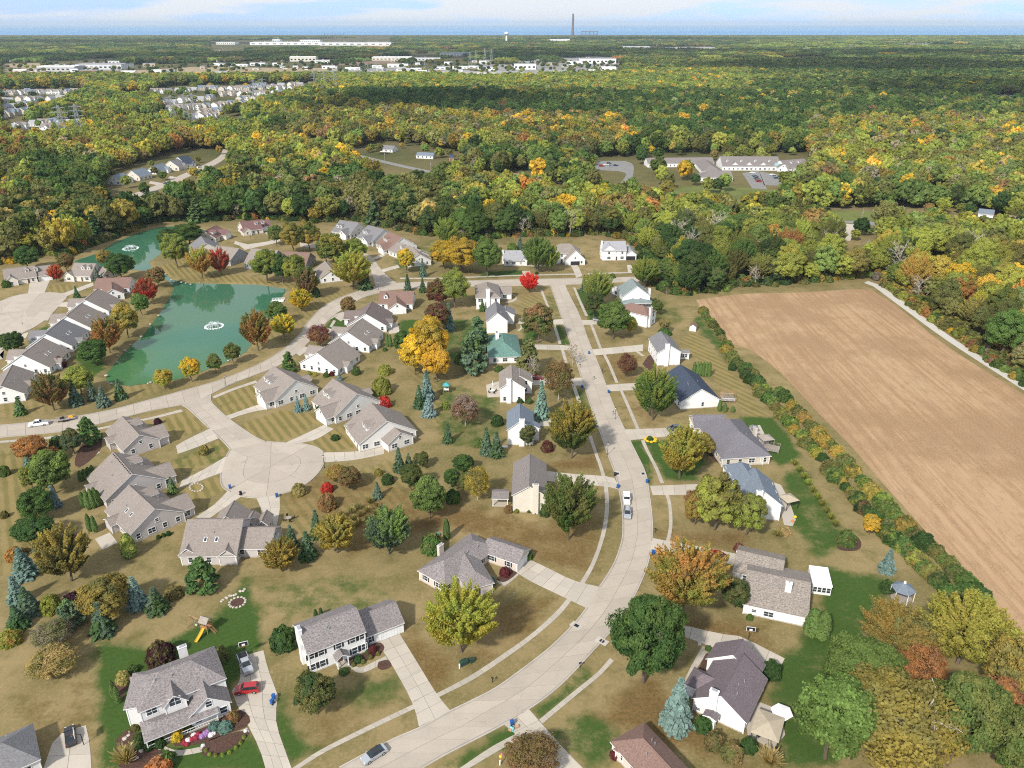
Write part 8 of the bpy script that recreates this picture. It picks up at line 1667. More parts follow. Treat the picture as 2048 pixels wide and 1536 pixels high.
# ------------------------------------------------------------------ cars
def loft(top,zb,wb):
    """top: (x,z,halfwidth) front to rear; closed hull down to zb"""
    q=MB(); n=len(top)
    for i in range(n-1):
        (x0,z0,w0),(x1,z1,w1)=top[i],top[i+1]
        q.face([(x0,-w0,z0),(x0,w0,z0),(x1,w1,z1),(x1,-w1,z1)]); 
        for s in (-1,1):
            f=[(x0,s*w0,z0),(x1,s*w1,z1),(x1,s*wb,(z1*.45+zb*.55)),(x0,s*wb,(z0*.45+zb*.55))]; g=[f[3],f[2],(x1,s*wb*.96,zb),(x0,s*wb*.96,zb)]
            for h in (f,g): q.face(h if s<0 else h[::-1])
    for k,s in ((0,1),(n-1,-1)):
        x,z,w=top[k]; f=[(x,-w,z),(x,w,z),(x,wb*.96,zb),(x,-wb*.96,zb)]; q.face(f[::-1] if s>0 else f)
    x0,x1=top[0][0],top[-1][0]; q.face([(x0,-wb,zb),(x0,wb,zb),(x1,wb,zb),(x1,-wb,zb)][::-1]); return q
CARS={'sedan':dict(body=[(2.35,.55,.72),(2.25,.72,.8),(1.0,.92,.84),(-1.55,.95,.84),(-2.2,.92,.8),(-2.36,.6,.75)],glass=[(1.05,.93,.78),(.25,1.40,.62),(-.75,1.43,.62),(-1.75,.95,.72)],roof=(.2,-.75,1.41,.60),wheels=(1.42,-1.4),wb=.9),
 'suv':dict(body=[(2.3,.62,.75),(2.2,.85,.84),(1.15,1.02,.88),(-2.15,1.06,.88),(-2.3,.7,.82)],glass=[(1.2,1.03,.82),(.45,1.62,.68),(-1.75,1.66,.68),(-2.15,1.08,.78)],roof=(.42,-1.75,1.64,.68),wheels=(1.42,-1.35),wb=.93),
 'jeep':dict(body=[(2.1,.75,.78),(2.0,1.0,.8),(.75,1.12,.84),(-2.0,1.12,.86),(-2.1,.8,.84)],glass=[(.8,1.12,.82),(.5,1.75,.78),(-1.95,1.78,.8),(-2.05,1.12,.84)],roof=(.5,-1.95,1.77,.8),wheels=(1.35,-1.25),wb=.9),
 'pickup':dict(body=[(2.9,.75,.82),(2.8,1.05,.92),(1.5,1.15,.95),(-.75,1.18,.95),(-2.8,1.15,.95),(-2.9,.7,.9)],glass=[(1.55,1.15,.86),(.85,1.8,.72),(-.35,1.82,.72),(-.75,1.17,.84)],roof=(.8,-.35,1.8,.72),wheels=(1.85,-1.7),wb=1.0)}
def car_parts(kind,col):
    d=CARS[kind]; key=('car',kind,col)
    if key in _cache: return _cache[key]
    b=loft(d['body'],.3,d['wb']); g=loft(d['glass'],d['glass'][0][1]-.05,d['glass'][0][2])
    r=MB(); x0,x1,z,w=d['roof']; r.box(((x0+x1)/2,0,z+.02),(x0-x1+.1,2*w,.06)); 
    for s in (-1,1):
        gl=d['glass']; r.bar((gl[0][0],s*gl[0][2],gl[0][1]),(gl[1][0],s*gl[1][2],gl[1][1]),.045); r.bar((gl[-1][0],s*gl[-1][2],gl[-1][1]),(gl[-2][0],s*gl[-2][2],gl[-2][1]),.07); mx=(gl[1][0]+gl[-2][0])/2; r.bar((mx,s*gl[0][2],gl[0][1]),(mx,s*gl[1][2],gl[1][1]),.05)
    wh=MB(); wh.bar((0,-.11,0),(0,.11,0),.34,0,None,14); rim=MB(); rim.bar((0,-.125,0),(0,.125,0),.20,0,None,10)
    hl=MB(); hl.box((0,0,0),(.14,.34,.16)); mi=MB(); mi.box((0,0,0),(.14,.2,.14))
    dk=M['c_black'] if (kind=='sedan' and col=='silver') else M['c_'+col]
    _cache[key]=(b.mesh('body',M['c_'+col],True if False else False),g.mesh('cabin_window',M['carglass']),r.mesh('cabin_roof',dk),wh.mesh('wheel',M['rubber']),rim.mesh('rim',M['steel']),hl.mesh('headlight',M['lampglass']),hl.mesh('taillight',M['taillight']),mi.mesh('mirror',M['c_'+col])); return _cache[key]
def build_car(kind,x,y,a,col,label,group=None,detail=True):
    b,g,r,wh,rim,hl,tl,mi=car_parts(kind,col); d=CARS[kind]; e=empty({'sedan':'parked_car','suv':'parked_car','jeep':'parked_jeep','pickup':'pickup_truck'}[kind],(x,y,.075),a); tag(e,label,'car' if kind!='pickup' else 'truck',group)
    link('body',b,e); link('cabin_window',g,e); link('cabin_roof',r,e)
    for wx in d['wheels']:
        for s in (-1,1):
            w=link('wheel',wh,e,(wx,s*(d['wb']-.1),.34))
            if detail: link('rim',rim,w)
    if not detail: return e
    bd=d['body']
    for s in (-1,1):
        link('headlight',hl,e,(bd[1][0]-.02,s*(bd[1][2]-.2),bd[0][1]+.1)); link('taillight',tl,e,(bd[-2][0]-.02,s*(bd[-2][2]-.16),bd[-1][1]+.14)); link('mirror',mi,e,(d['glass'][0][0]-.15,s*(d['glass'][0][2]+.14),d['glass'][0][1]+.08))
    if kind=='pickup':
        q=MB(); q.box((-1.8,0,1.17),(1.85,1.66,.06)); q.obj('bed_cover',M['black'] if col=='silver' else M['steel'],e)
    if label.startswith('silver estate'):
        for s in (-1,1): q=MB(); q.bar((.2,s*.55,1.74),(-1.6,s*.55,1.76),.03); q.obj('roof_rail',M['black'],e)
    return e
cl=Counter(c[5] for c in L['cars'])
for c in L['cars']: build_car(*c[:6],c[5] if cl[c[5]]>1 else None,c[2]<400)
mi_=L['misc']
# trailer behind the landscaping truck
x,y=mi_['trailer']; a=math.atan2(L['cars'][10][2]-y,L['cars'][10][1]-x); e=empty('utility_trailer',(x,y,.07),a); tag(e,'long flat landscaping trailer with rails hitched to the white pickup','trailer')
q=MB(); q.box((0,0,.62),(5.6,2.1,.1)); q.obj('deck',M['greywood'],e)
for s in (-1,1):
    q=MB(); q.bar((-2.8,s*1.05,1.05),(2.8,s*1.05,1.05),.04)
    for t in range(8): q.bar((-2.8+t*.8,s*1.05,.6),(-2.8+t*.8,s*1.05,1.05),.03)
    q.obj('side_rail',M['steel'],e)
    for wx in (-.5,.5): w=MB(); w.bar((0,-.1,0),(0,.1,0),.33,0,None,12); w.obj('wheel',M['rubber'],e,(wx,s*1.15,.33))
q=MB(); q.bar((2.8,0,.55),(4.2,0,.5),.06); q.obj('hitch',M['black'],e)
for wx,c in ((-1.6,'yellow'),(.9,'black')): q=MB(); q.box((0,0,.3),(1.3,.9,.5)); q.box((-.3,0,.65),(.4,.5,.3)); tag(q.obj('mower',M[c],None,(x+math.cos(a)*wx,y+math.sin(a)*wx,.74),a),'%s mower on the landscaping trailer deck'%c,'mower')
# ------------------------------------------------------------------ street things
def cart(p,mat,label,rz,lidopen=False):
    e=empty('wheelie_bin',(p[0],p[1],.065),rz); tag(e,label,'bin','wheeled bins along the kerb')
    q=MB(); q.box((0,0,.52),(.5,.56,.88),0,0,1.18); q.obj('bin_body',mat,e)
    q=MB(); q.box((0,0,1.02),(.64,.74,.1),0,0,.9); q.obj('lid',mat,e); q=MB(); q.bar((-.34,-.25,1.0),(-.34,.25,1.0),.03); q.obj('handle',mat,e)
    for s in (-1,1): q=MB(); q.bar((0,-.05,0),(0,.05,0),.14,0,None,10); q.obj('wheel',M['rubber'],e,(-.26,s*.3,.14))
bl=['blue bin pair on the driveway of the arched dormer house','blue bin pair on the driveway of the arched dormer house','blue bin beside cardboard boxes at the kerb','blue bin on the cul-de-sac beside the round stone bed','blue bin at the mouth of the cul-de-sac drive','blue bin at the driveway of the tall chimney house','blue bin across the road from the tall chimney house','blue bin at the driveway of the broad tan roofed house','blue bin on the road near the bare leaning tree','blue bin at the driveway of the tan roofed house with patio','blue bin at the navy roofed house driveway','blue bin at the driveway of the blue-grey roofed house']
for i,p in enumerate(L['bins']): cart(p,M['blue'],bl[i],rng.uniform(0,6))
for i,p in enumerate(L['dark_bins']): cart(p,M['black'],['black bin between two blue bins on the cul-de-sac','black bin at the corner of the tall chimney house driveway'][i],rng.uniform(0,6))
ll=['on the grass by the pond road junction','beside the cul-de-sac driveway','beside the street near the tall chimney house','beside the street near the blue-grey roofed house','at the end of the lane below the woods','at the lane mouth by pond road']
for i,p in enumerate(L['lamps']):
    e=empty('street_lamp',(p[0],p[1],0)); tag(e,'dark post lamp '+ll[i],'street lamp','post lamps'); q=MB(); q.cyl((0,0,0),.16,.3,0,10,.1); q.cyl((0,0,.3),.075,3.3,0,8,.06); q.obj('post',M['black'],e); q=MB(); q.cyl((0,0,3.6),.12,.5,0,8,.2); q.obj('lantern',M['lampglass'],e); q=MB(); q.cyl((0,0,4.1),.26,.16,0,8,.05); q.obj('lamp_cap',M['black'],e)
for i,p in enumerate(L['mailboxes']):
    e=empty('mailbox',(p[0],p[1],0),rng.uniform(0,6)); tag(e,'dark post mailbox '+['on the kerb above the driveway with boxes','on the verge below the colonial house','on the verge by the navy roofed house','on the verge by the grey two-storey house','on the verge by the green hipped roof','on the verge by the blue-grey roofed house','on the verge across from the parked estate car'][i],'mailbox','kerb mailboxes'); q=MB(); q.box((0,0,.55),(.11,.11,1.1)); q.obj('post',M['black'],e); q=MB(); q.bar((-.26,0,1.2),(.26,0,1.2),.16,0,None,8); q.obj('box',M['black'],e)
for i,(p,a) in enumerate(L['inlets']):
    e=empty('storm_drain',(p[0],p[1],.07),a); tag(e,'white framed storm drain inlet %s'%['on the inner kerb of the road curve','on the outer kerb of the road curve','on the left kerb by the tall chimney house','on the right kerb by the tall chimney house'][i],'drain','storm drains'); q=MB(); q.box((0,0,.03),(1.6,2.6,.08)); q.obj('slab',M['kerb'],e); q=MB(); q.box((0,0,.075),(.8,1.0,.02)); q.obj('grate',M['black'],e)
def hoop(p,rz,label):
    e=empty('basketball_hoop',(p[0],p[1],.05),rz); tag(e,label,'hoop'); q=MB(); q.bar((0,0,0),(0,0,2.6),.07); q.bar((0,0,2.5),(0,.75,3.1),.06); q.obj('pole',M['black'],e); q=MB(); q.box((0,.85,3.35),(1.8,.06,1.1)); q.obj('backboard',M['trim'],e); q=MB(); q.box((0,.9,3.35),(1.62,.05,.94)); q.obj('board_panel',M['black'],e); q=MB(); q.box((0,.94,3.2),(.6,.05,.45)); q.obj('target_square',M['trim'],e); q=MB()
    for i in range(14): t,u=2*PI*i/14,2*PI*(i+1)/14; q.bar((.23*math.cos(t),1.2+.23*math.sin(t),3.05),(.23*math.cos(u),1.2+.23*math.sin(u),3.05),.02)
    q.obj('rim',M['orange'],e)
hoop(mi_['hoop1'],rad(200),'basketball hoop behind the silver pickup'); hoop(mi_['hoop2'],rad(170),'basketball hoop at the driveway of the plum roofed house'); hoop(mi_['hoop0'],rad(120),'dark basketball hoop beside the black car')
# play set
x,y=mi_['playset']; e=empty('play_set',(x,y,0),rad(-20)); tag(e,'wooden play set with shingled tower, yellow slide and swing beam','play set')
for sx in (-.8,.8):
    for sy in (-.8,.8): q=MB(); q.box((sx,sy,1.45),(.11,.11,2.9)); q.obj('post',M['wood'],e)
for j in range(6): q=MB(); q.box((-.75+j*.3,0,1.35),(.27,1.7,.05)); q.obj('deck_board',M['wood'],e)
for sy in (-.8,.8):
    for j in range(3): q=MB(); q.box((0,sy,1.6+j*.2),(1.6,.04,.16)); q.obj('rail_board',M['wood'],e)
q=MB(); q.shell([[(-1.05,-1.05,2.8),(1.05,-1.05,2.8),(1.05,0,3.75),(-1.05,0,3.75)],[(1.05,1.05,2.8),(-1.05,1.05,2.8),(-1.05,0,3.75),(1.05,0,3.75)]],.06,0,0); q.obj('roof',M['greywood'],e)
q=MB()
for i in range(8):
    t0,t1=i/8,(i+1)/8; z=lambda t:1.4*(1-t)**1.2+.12; yy=lambda t:-.85-2.7*t; q.face([(-.28,yy(t0),z(t0)),(-.28,yy(t1),z(t1)),(.28,yy(t1),z(t1)),(.28,yy(t0),z(t0))])
    for s in (-1,1): q.bar((s*.3,yy(t0),z(t0)+.1),(s*.3,yy(t1),z(t1)+.1),.07)
q.obj('slide',M['yellow'],e)
q=MB(); q.bar((-.8,0,2.5),(-4.4,.4,2.5),.08); q.obj('swing_beam',M['wood'],e)
for s in (-1,1): q=MB(); q.bar((-4.4,.4,2.5),(-4.6,.4+s*1.2,0),.07); q.obj('swing_leg',M['wood'],e)
for j in (-1.7,-3.0):
    q=MB()
    for s in (-.2,.2): q.bar((j+s,.2,2.45),(j+s,.2,.55),.015)
    q.box((j,.2,.52),(.5,.22,.05)); q.obj('swing',M['trim'],e)
q=MB()
for i in range(6): q.box((1.0+i*.22,.2,1.2-i*.2),(.08,.7,.06))
for s in (-.15,.55): q.bar((.85,s,1.35),(2.2,s,0),.05)
q.obj('ladder',M['wood'],e)
# second, small play tower
x,y=mi_['playtower']; e=empty('play_tower',(x,y,0)); tag(e,'small play tower with green-blue roof on the back lawn','play set')
for sx in (-.9,.9):
    for sy in (-.9,.9): q=MB(); q.box((sx,sy,1.5),(.12,.12,3)); q.obj('post',M['wood'],e)
q=MB(); q.shell([[(-1.2,-1.2,2.9),(1.2,-1.2,2.9),(0,0,3.9)],[(1.2,-1.2,2.9),(1.2,1.2,2.9),(0,0,3.9)],[(1.2,1.2,2.9),(-1.2,1.2,2.9),(0,0,3.9)],[(-1.2,1.2,2.9),(-1.2,-1.2,2.9),(0,0,3.9)]],.05,0,0); q.obj('roof',M['teal'],e)
q=MB(); q.box((0,0,1.3),(1.8,1.8,.08)); q.obj('deck',M['trim'],e)
# fountains
def fountain(p,label,r):
    e=empty('fountain',(p[0],p[1],-.5)); tag(e,label,'fountain','pond fountains'); R=random.Random(4); q=MB(); q.cyl((0,0,-.1),.5,.25,0,12,.4); q.obj('float',M['black'],e)
    q=MB()
    for i in range(90):
        a=R.uniform(0,2*PI); rr=r*R.choice((.3,.5,.9,1))*R.uniform(.85,1.05); h=R.uniform(1.2,2.0); pv=None
        for k in range(9):
            t=k/8*R.uniform(.97,1.0); pt_=(math.cos(a)*rr*t,math.sin(a)*rr*t,4*h*t*(1-t)*.9+.2*(1-t))
            if pv: q.bar(pv,pt_,.012+.02*t,0,None,3)
            pv=pt_
    q.obj('spray',M['foam'],e)
    q=MB()
    for i in range(260): a=R.uniform(0,2*PI); rr=r*R.uniform(.85,1.2); s=R.uniform(.08,.26); q.ball((math.cos(a)*rr,math.sin(a)*rr,-.02),s,0,6,3,.35)
    q.obj('foam_ring',M['foam'],e)
M['foam']=m_plain('white water',(.82,.85,.86),.6,.3,.05)
fountain(mi_['fount1'],'white fountain spraying in the larger southern pond',3.4); fountain(mi_['fount2'],'white fountain spraying in the upper pond',3.8)
x,y=mi_['raft']; e=empty('pond_dock',(x,y,-.5),rad(8)); tag(e,'white railed dock at the pond edge','dock')
for j in range(9): q=MB(); q.box((-2.6+j*.65,0,.45),(.6,4.2,.1)); q.obj('plank',M['trim'],e)
for s in (-1,1): q=MB(); q.box((0,s*2.05,1.3),(5.8,.08,.1)); q.box((0,s*2.05,.9),(5.8,.06,.08)); [q.box((-2.8+t*1.4,s*2.05,.9),(.1,.1,.9)) for t in range(5)]; q.obj('railing',M['trim'],e)
# sheds, gazebos, canopies
def hexroof(name,p,n,r,z,h,mat,label,cat,posts=True,rz=0,post_mat='trim',two=False,sx=1.0):
    e=empty(name,(p[0],p[1],0),rz); tag(e,label,cat); P_=[(math.cos(2*PI*i/n+PI/n)*r*sx,math.sin(2*PI*i/n+PI/n)*r,z) for i in range(n)]
    for i in range(n): q=MB(); q.shell([[P_[i],P_[(i+1)%n],(0,0,z+h)]],.05,0,0); q.obj('roof_panel',mat,e)
    if posts:
        for i in range(n): q=MB(); q.box((P_[i][0]*.92,P_[i][1]*.92,z/2),(.12,.12,z)); q.obj('post',M[post_mat],e)
    else: q=MB(); q.cyl((0,0,0),.035,z+h,0,8); q.cyl((0,0,0),.3,.1,0,10); q.obj('pole',M['steel'],e)
    return e
e=hexroof('gazebo',mi_['gazebo'],6,2.6,2.7,1.5,M['r_bluegrey'],'small white hexagonal gazebo with slate roof by the field hedge','gazebo'); q=MB(); q.cyl((0,0,4.1),.3,.5,0,6,.2); q.obj('cupola',M['trim'],e); q=MB(); q.cyl((0,0,0),2.5,.2,0,6); q.obj('floor',M['greywood'],e)
hexroof('canopy_gazebo',mi_['canopy1'],4,3.4,2.5,.8,M['tanfab'],'tan canvas canopy over the patio of the plum roofed house','gazebo',rz=rad(62),post_mat='black',sx=1.25)
hexroof('canopy_gazebo',mi_['canopy2'],4,2.7,2.5,.9,M['tanfab'],'tan canvas canopy at the slate roofed house patio','gazebo',rz=rad(20),post_mat='black')
hexroof('canopy_gazebo',mi_['gaz5'],4,2.7,2.6,.9,M['greywood'],'grey roofed gazebo on the deck of the grey hipped roof house','gazebo',rz=rad(12),post_mat='greywood')
hexroof('patio_umbrella',mi_['umb1'],6,2.0,2.3,.5,M['whitefab'],'open white umbrella beside the tan canopy','umbrella',False)
hexroof('patio_umbrella',mi_['umb5'],6,1.5,2.2,.5,M['r_grey'],'grey umbrella on the patio of the grey hipped roof house','umbrella',False)
q=MB(); q.cyl((0,0,0),.04,2.6,0,8); q.cyl((0,0,1.1),.16,1.3,0,8,.05); tag(q.obj('patio_umbrella',M['whitefab'],None,(*mi_['umb2'],.06)),'closed white umbrella on the patio of the tan roofed house','umbrella')
def table_set(p,label,mat='black'):
    e=empty('patio_table',(p[0],p[1],.06)); tag(e,label,'table'); q=MB(); q.cyl((0,0,.7),.75,.05,0,14); q.obj('table_top',M[mat],e); q=MB(); q.cyl((0,0,0),.06,.7,0,8); q.obj('leg',M['black'],e)
    for i in range(4):
        a=PI/2*i+.5; c=empty('patio_chair',(p[0]+1.25*math.cos(a),p[1]+1.25*math.sin(a),.06),a+PI); tag(c,'black patio chair '+label.split('table ')[1],'chair','chairs '+label.split('table ')[1]); q=MB(); q.box((0,0,.42),(.5,.5,.07)); q.obj('seat',M['black'],c); q=MB(); q.box((-.24,0,.75),(.06,.5,.6)); q.obj('backrest',M['black'],c)
        for sx in (-.2,.2):
            for sy in (-.2,.2): q=MB(); q.box((sx,sy,.2),(.05,.05,.4)); q.obj('leg',M['black'],c)
table_set(mi_['table'],'round glass table on the patio of the tan roofed house','trim'); table_set(mi_['deckchair'],'round table on the curved patio of the slate roofed house','greywood'); table_set((mi_['canopy1'][0]-.5,mi_['canopy1'][1]),'dark table under the tan canopy of the plum roofed house')
x,y=mi_['shed']; e=empty('garden_shed',(x,y,0),rad(-20)); tag(e,'small white garden shed with brown roof at the lawn edge','shed'); q=MB(); q.box((0,0,1.05),(2.6,3.2,2.1)); q.face([(-1.3,-1.6,2.1),(1.3,-1.6,2.1),(0,-1.6,3.0)]); q.face([(1.3,1.6,2.1),(-1.3,1.6,2.1),(0,1.6,3.0)]); q.obj('wall',M['w_white'],e); q=MB(); q.shell([[(1.5,-1.8,2.0),(1.5,1.8,2.0),(0,1.8,3.1),(0,-1.8,3.1)],[(-1.5,1.8,2.0),(-1.5,-1.8,2.0),(0,-1.8,3.1),(0,1.8,3.1)]],.1,0,0); q.obj('roof',M['r_redbrown'],e); q=MB(); q.box((0,-1.63,.95),(1.2,.06,1.8)); q.obj('door',M['trim'],e)
def deck(p,w,d,h,rz,label,n=10,rail=True,perg=False):
    e=empty('deck',(p[0],p[1],0),rz); tag(e,label,'deck')
    for j in range(n): q=MB(); q.box((-w/2+w*(j+.5)/n,0,h),(w/n-.04,d,.07)); q.obj('plank',M['greywood'],e)
    for sx in (-1,1):
        for sy in (-1,1): q=MB(); q.box((sx*(w/2-.1),sy*(d/2-.1),(2.7 if perg else h+1)/2),(.12,.12,2.7 if perg else h+1)); q.obj('post',M['wood'] if perg else M['greywood'],e)
    for s in (-1,1):
        q=MB(); q.box((0,s*(d/2-.05),h+.95),(w,.07,.07))
        for t in range(int(w/.4)): q.box((-w/2+.2+t*.4,s*(d/2-.05),h+.5),(.05,.05,.85))
        q.obj('railing',M['trim'] if perg else M['greywood'],e)
    if perg:
        for t in range(9): q=MB(); q.box((-w/2+w*(t+.5)/9,0,2.75),(.08,d+.5,.16)); q.obj('rafter',M['wood'],e)
deck(mi_['pergola'],4.6,4.2,.6,rad(-8),'pergola deck behind the navy roofed house',9,True,True); deck((mi_['deck5'][0]+1,mi_['deck5'][1]-3),6,4,.5,rad(-25),'grey deck at the corner of the grey hipped roof house')
x,y=mi_['sun7']; e=empty('sunroom',(x,y,0),rad(-12)); tag(e,'white sunroom with flat white roof behind the broad tan roofed house','sunroom'); q=MB(); q.box((0,0,1.15),(4.0,6.6,2.3)); q.obj('wall',M['w_white'],e)
for j in range(6): q=MB(); q.box((-2.05+.7*(j+.5),0,2.5),(.66,7.0,.1)); q.obj('roof_panel',M['trim'],e)
for j in range(4): add_window(e,(-1.4+j*.95,-3.31,1.3),PI,.75,1.3)
x,y=mi_['porch7']; e=empty('porch_awning',(x,y,0),rad(-12)); tag(e,'flat white porch awning at the entrance of the broad tan roofed house','awning'); q=MB(); q.box((0,0,2.5),(3.6,2.8,.14)); q.obj('awning_roof',M['trim'],e)
for sx in (-1,1): q=MB(); q.box((sx*1.6,-1.2,1.25),(.12,.12,2.5)); q.obj('post',M['trim'],e)
# small garden things
def stone(p,r,label,grp,mat='rock',sz=.6):
    R=random.Random(hash(p)&0xffff); q=MB(); q.ball((0,0,r*.2),r,0,7,5,sz); q.v=[(a*R.uniform(.8,1.15),b*R.uniform(.8,1.15),c*R.uniform(.85,1.1)) for a,b,c in q.v]; o=q.obj('boulder',M[mat],None,(p[0],p[1],0),R.uniform(0,6)); tag(o,label,'rock',grp); return o
x,y=mi_['firepit']
for i in range(14): a=2*PI*i/14; stone((x+1.7*math.cos(a),y+1.7*math.sin(a)),.34,'pale stone in the ring of the backyard fire pit','fire pit stones')
for i in range(13): stone((x-3.6+i*.33+rng.uniform(-.2,.2),y+.4+i*.33+rng.uniform(-.5,.5)),.36,'pale stone in the curved bank beside the fire pit','bank stones by the fire pit')
q=MB(); q.cyl((0,0,.02),1.4,.06,0,14); tag(q.obj('fire_pit',M['mulch'],None,(x,y,0)),'round ash bed inside the fire pit stones','fire pit')
def bx_(name,p,d,mat,label,cat,rz=0,z=.06): q=MB(); q.box((0,0,d[2]/2),d,0,0,.97); q.box((0,0,d[2]+.01),(d[0]*.9,d[1]*.5,.03)); return tag(q.obj(name,M[mat],None,(p[0],p[1],z),rz),label,cat)
x,y=mi_['boxes']; bx_('cardboard_box',(x,y),(.75,.5,.35),'cardboard','small cardboard box beside the blue bin','box',.5); bx_('cardboard_box',(x-1.1,y-.5),(.8,.7,.25),'cardboard','flattened cardboard box behind the turquoise sign','box',1.0)
x,y=mi_['sign']; e=empty('lawn_sign',(x,y,.06),rad(-30)); tag(e,'turquoise panel with white ring leaning on a box at the kerb','sign'); q=MB(); q.box((0,0,.35),(.95,.06,.75)); o=q.obj('panel',M['teal'],e); o.rotation_euler=(rad(-50),0,0); q=MB()
for i in range(16): t,u=2*PI*i/16,2*PI*(i+1)/16; q.bar((.2*math.cos(t),-.04,.35+.2*math.sin(t)),(.2*math.cos(u),-.04,.35+.2*math.sin(u)),.03)
o2=q.obj('ring_mark',M['trim'],o)
x,y=mi_['utility']; bx_('utility_cabinet',(x,y),(1.5,1.0,1.0),'greenbox','large dark green utility cabinet under the yellow-green maple','utility box',.6,0); bx_('utility_cabinet',(x+1.5,y+.6),(.9,.8,.9),'greenbox','small dark green utility cabinet beside the large one','utility box',.6,0); q=MB(); q.cyl((0,0,0),.14,1.0,0,8); q.ball((0,0,1.0),.15); tag(q.obj('utility_pedestal',M['trim'],None,(x-.8,y-1.1,0)),'white utility pedestal beside the green cabinets','utility box')
x,y=mi_['post']; e=empty('garden_post',(x,y,0)); tag(e,'white post with pink and yellow round flowers by the sidewalk','garden post'); q=MB(); q.cyl((0,0,0),.12,1.1,0,8); q.obj('post',M['trim'],e)
for dx,dy,z,m in ((.1,.5,1.5,'yellowflower'),(.35,.8,1.7,'pinkflower')): q=MB(); q.ball((dx,dy,z),.3,0,8,5,.6); q.bar((0,0,1.0),(dx,dy,z),.03); q.obj('flower_head',M[m],e)
for k,m,lab in (('pump1','orange','orange pumpkin on the curved patio'),('pump2','yellowflower','yellow pot of mums on the curved patio')): q=MB(); q.ball((0,0,.3),.42,0,10,6,.75); q.cyl((0,0,.55),.05,.2); tag(q.obj('pumpkin' if m=='orange' else 'flower_pot',M[m],None,(*mi_[k],.06)),lab,'pumpkin' if m=='orange' else 'flowers')
FM={}
def flowers(p,r,mat,label,grp=None):
    if 'f' not in FM: 
        FM['f']=1
    if mat not in FM:
        me=dome(98,500,.10).copy(); me.materials.clear(); me.materials.append(M[mat]); FM[mat]=me
    o=link('flowering_plant',FM[mat],None,(p[0],p[1],.05),(0,0,rng.uniform(0,6)),(r,r,r*.55)); tag(o,label,'flowers',grp)
x,y=mi_['mums']
for i in range(8): a=2*PI*i/8; flowers((x+1.5*math.cos(a),y+1.5*math.sin(a)),.62,'yellowflower','yellow mum in the ring around the small evergreen','yellow mums')
L_=L['bloom']
for (u,v,r,m) in L_: flowers((u,v),r,m,'%s flowers massed along the walk of the arched dormer house'%m.replace('flower',''),'%s walk flowers'%m.replace('flower',''))
for i in range(7): flowers((mi_['pink'][0]+i*.7,mi_['pink'][1]-i*1.1),.5,'pinkflower','pink flowers edging the grey hipped roof house front','pink edging flowers')
for (u,v,r) in L['rocks']: stone((u,v),r,'pale stepping stone in the mulch bed by the porch','porch bed stones',sz=.35)
for (u,v,r) in L['pondrocks']: stone((u,v),r,'pale rock on the pond edge','pond edge rocks')
for (u,v,r,m) in L['courtbed']: stone((u,v),r,'pale edging stone of the round bed by the cul-de-sac','round bed stones',sz=.6)
x,y=mi_['tarp']; bx_('garden_bench',mi_['bench'],(1.6,.6,.5),'trim','white bench behind the blue-grey roofed house','bench',.2,0); bx_('water_table',(x,y),(1.8,1.0,.6),'teal','turquoise tub behind the chimney of the cream ranch house','tub',.4,0)
# ------------------------------------------------------------------ towers, poles, stacks
def lattice(x,y,h):
    e=empty('transmission_tower',(x,y,0),.15); q=MB(); t=.16; lv=[0,.22,.42,.58,.7,.82,.92,1.0]; w=lambda f:4.2*(1-f)**1.2+.7
    for sx in (-1,1):
        for sy in (-1,1):
            for a,b in zip(lv,lv[1:]): q.bar((sx*w(a),sy*w(a),a*h),(sx*w(b),sy*w(b),b*h),t)
    for a,b in zip(lv,lv[1:]):
        for s in (-1,1):
            for k in (-1,1): q.bar((-k*w(a),s*w(a),a*h),(k*w(b),s*w(b),b*h),t*.6); q.bar((s*w(a),-k*w(a),a*h),(s*w(b),k*w(b),b*h),t*.6)
    q.obj('lattice',M['steel'],e)
    for f,l in ((.70,7),(.82,8),(.93,6)):
        q=MB()
        for s in (-1,1): q.bar((0,0,f*h+1.2),(s*l,0,f*h),.14); q.bar((0,.5,f*h),(s*l,0,f*h),.14); q.bar((s*l,0,f*h),(s*l,0,f*h-2),.1)
        q.obj('cross_arm',M['steel'],e)
    return e
for i,(x,y,h) in enumerate(L['towers']):
    lab='grey lattice transmission tower '+('in the distant commercial strip' if y>1900 else ('above the subdivision trees' if y>1150 else 'in the nearer power line corridor')); tag(lattice(x,y,h),lab,'pylon',lab)
pv=None
for i,(x,y) in enumerate(L['poles']):
    e=empty('utility_pole',(x,y,0)); tag(e,'wooden utility pole along the county road','pole','county road poles'); q=MB(); q.cyl((0,0,0),.19,12,0,8,.13); q.obj('pole',M['greywood'],e); q=MB(); q.box((0,0,11.3),(.16,2.6,.16)); q.obj('cross_arm',M['greywood'],e); q=MB(); q.cyl((.35,0,9.2),.28,.9,0,8); q.obj('transformer',M['steel'],e)
    if pv and i<8:
        for k,(dy,z) in enumerate(((-1.1,11.4),(1.1,11.4),(0,9.0))):
            q=MB(); last=None
            for t in range(9):
                f=t/8; p=(pv[0]+(x-pv[0])*f,pv[1]+(y-pv[1])*f+dy,z-1.2*4*f*(1-f))
                if last: q.bar(last,p,.045,0,None,3)
                last=p
            tag(q.obj('power_line',M['wire'],None),'power cable strung between two county road poles','cable','county road cables')
    pv=(x,y)
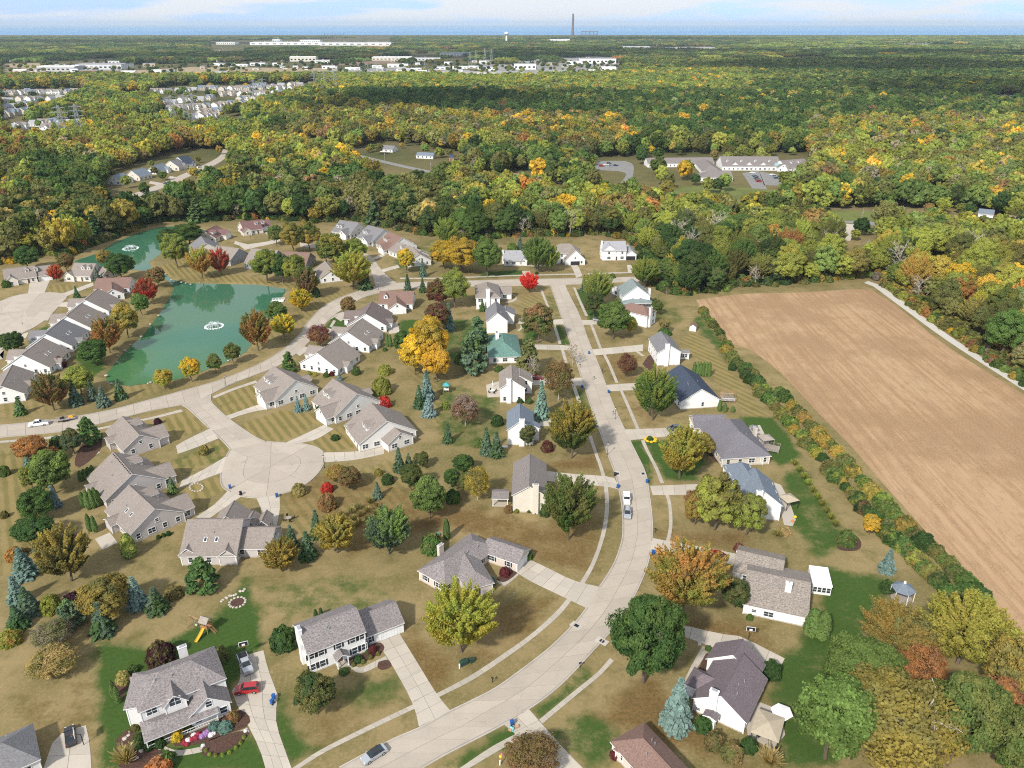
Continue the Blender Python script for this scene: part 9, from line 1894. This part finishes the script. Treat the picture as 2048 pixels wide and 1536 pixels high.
x,y=mi_['tank']; e=empty('water_tower',(x,y,0),0,(.55,.55,.8)); tag(e,'white water tower with domed top near the lake','water tower'); q=MB(); q.cyl((0,0,0),13,56,0,20,9); q.obj('shaft',M['trim'],e); q=MB(); q.cyl((0,0,56),10,6,0,24,26); q.cyl((0,0,62),26,12,0,24,25); q.cyl((0,0,74),25,7,0,24,8); q.obj('tank',M['trim'],e); q=MB(); q.cyl((0,0,63),26.3,4,0,24,26.3); q.obj('band',M['r_bluegrey'],e)
x,y=mi_['stack']; e=empty('smokestack',(x,y,0)); tag(e,'single tall dark smokestack on the lake horizon','chimney'); q=MB(); q.cyl((0,0,0),12,190,0,16,8.5); q.obj('shaft',M['stackc'],e); q=MB(); q.cyl((0,0,190),9.2,7,0,16,9.0); q.obj('rim',M['stackc'],e)
for i in range(8):
    x,y=L['plant_stacks'][i]; e=empty('factory_chimney',(x,y,0)); tag(e,'slim dark chimney in the row above the white factory','chimney','factory chimneys'); q=MB(); q.cyl((0,0,0),2.2,40,0,8,1.6); q.obj('shaft',M['stackc'],e); q=MB(); q.cyl((0,0,40),2.3,2,0,8,2.3); q.obj('rim',M['stackc'],e)
x,y=L['gantry']; e=empty('power_plant_frame',(x,y,0)); tag(e,'dark steel frame structure beside the tall smokestack','frame'); 
for i in range(5):
    q=MB(); q.box((-70+i*35,0,24),(5,5,48)); q.obj('column',M['stackc'],e)
q=MB(); q.box((0,0,49),(150,8,5)); q.box((0,0,28),(150,6,4)); q.obj('beam',M['stackc'],e)
# canopy of the care home
x,y=L['care_canopy']; e=empty('entrance_canopy',(x,y,0)); tag(e,'blue-green entrance canopy of the care home','canopy'); q=MB(); q.shell([[(-7,-4,4.2),(7,-4,4.2),(5,0,6),(-5,0,6)],[(7,4,4.2),(-7,4,4.2),(-5,0,6),(5,0,6)]],.2,0,0); q.obj('roof',M['canopy_teal'],e)
for sx in (-6,6):
    for sy in (-3.5,3.5): q=MB(); q.box((sx,sy,2),(.5,.5,4)); q.obj('post',M['trim'],e)
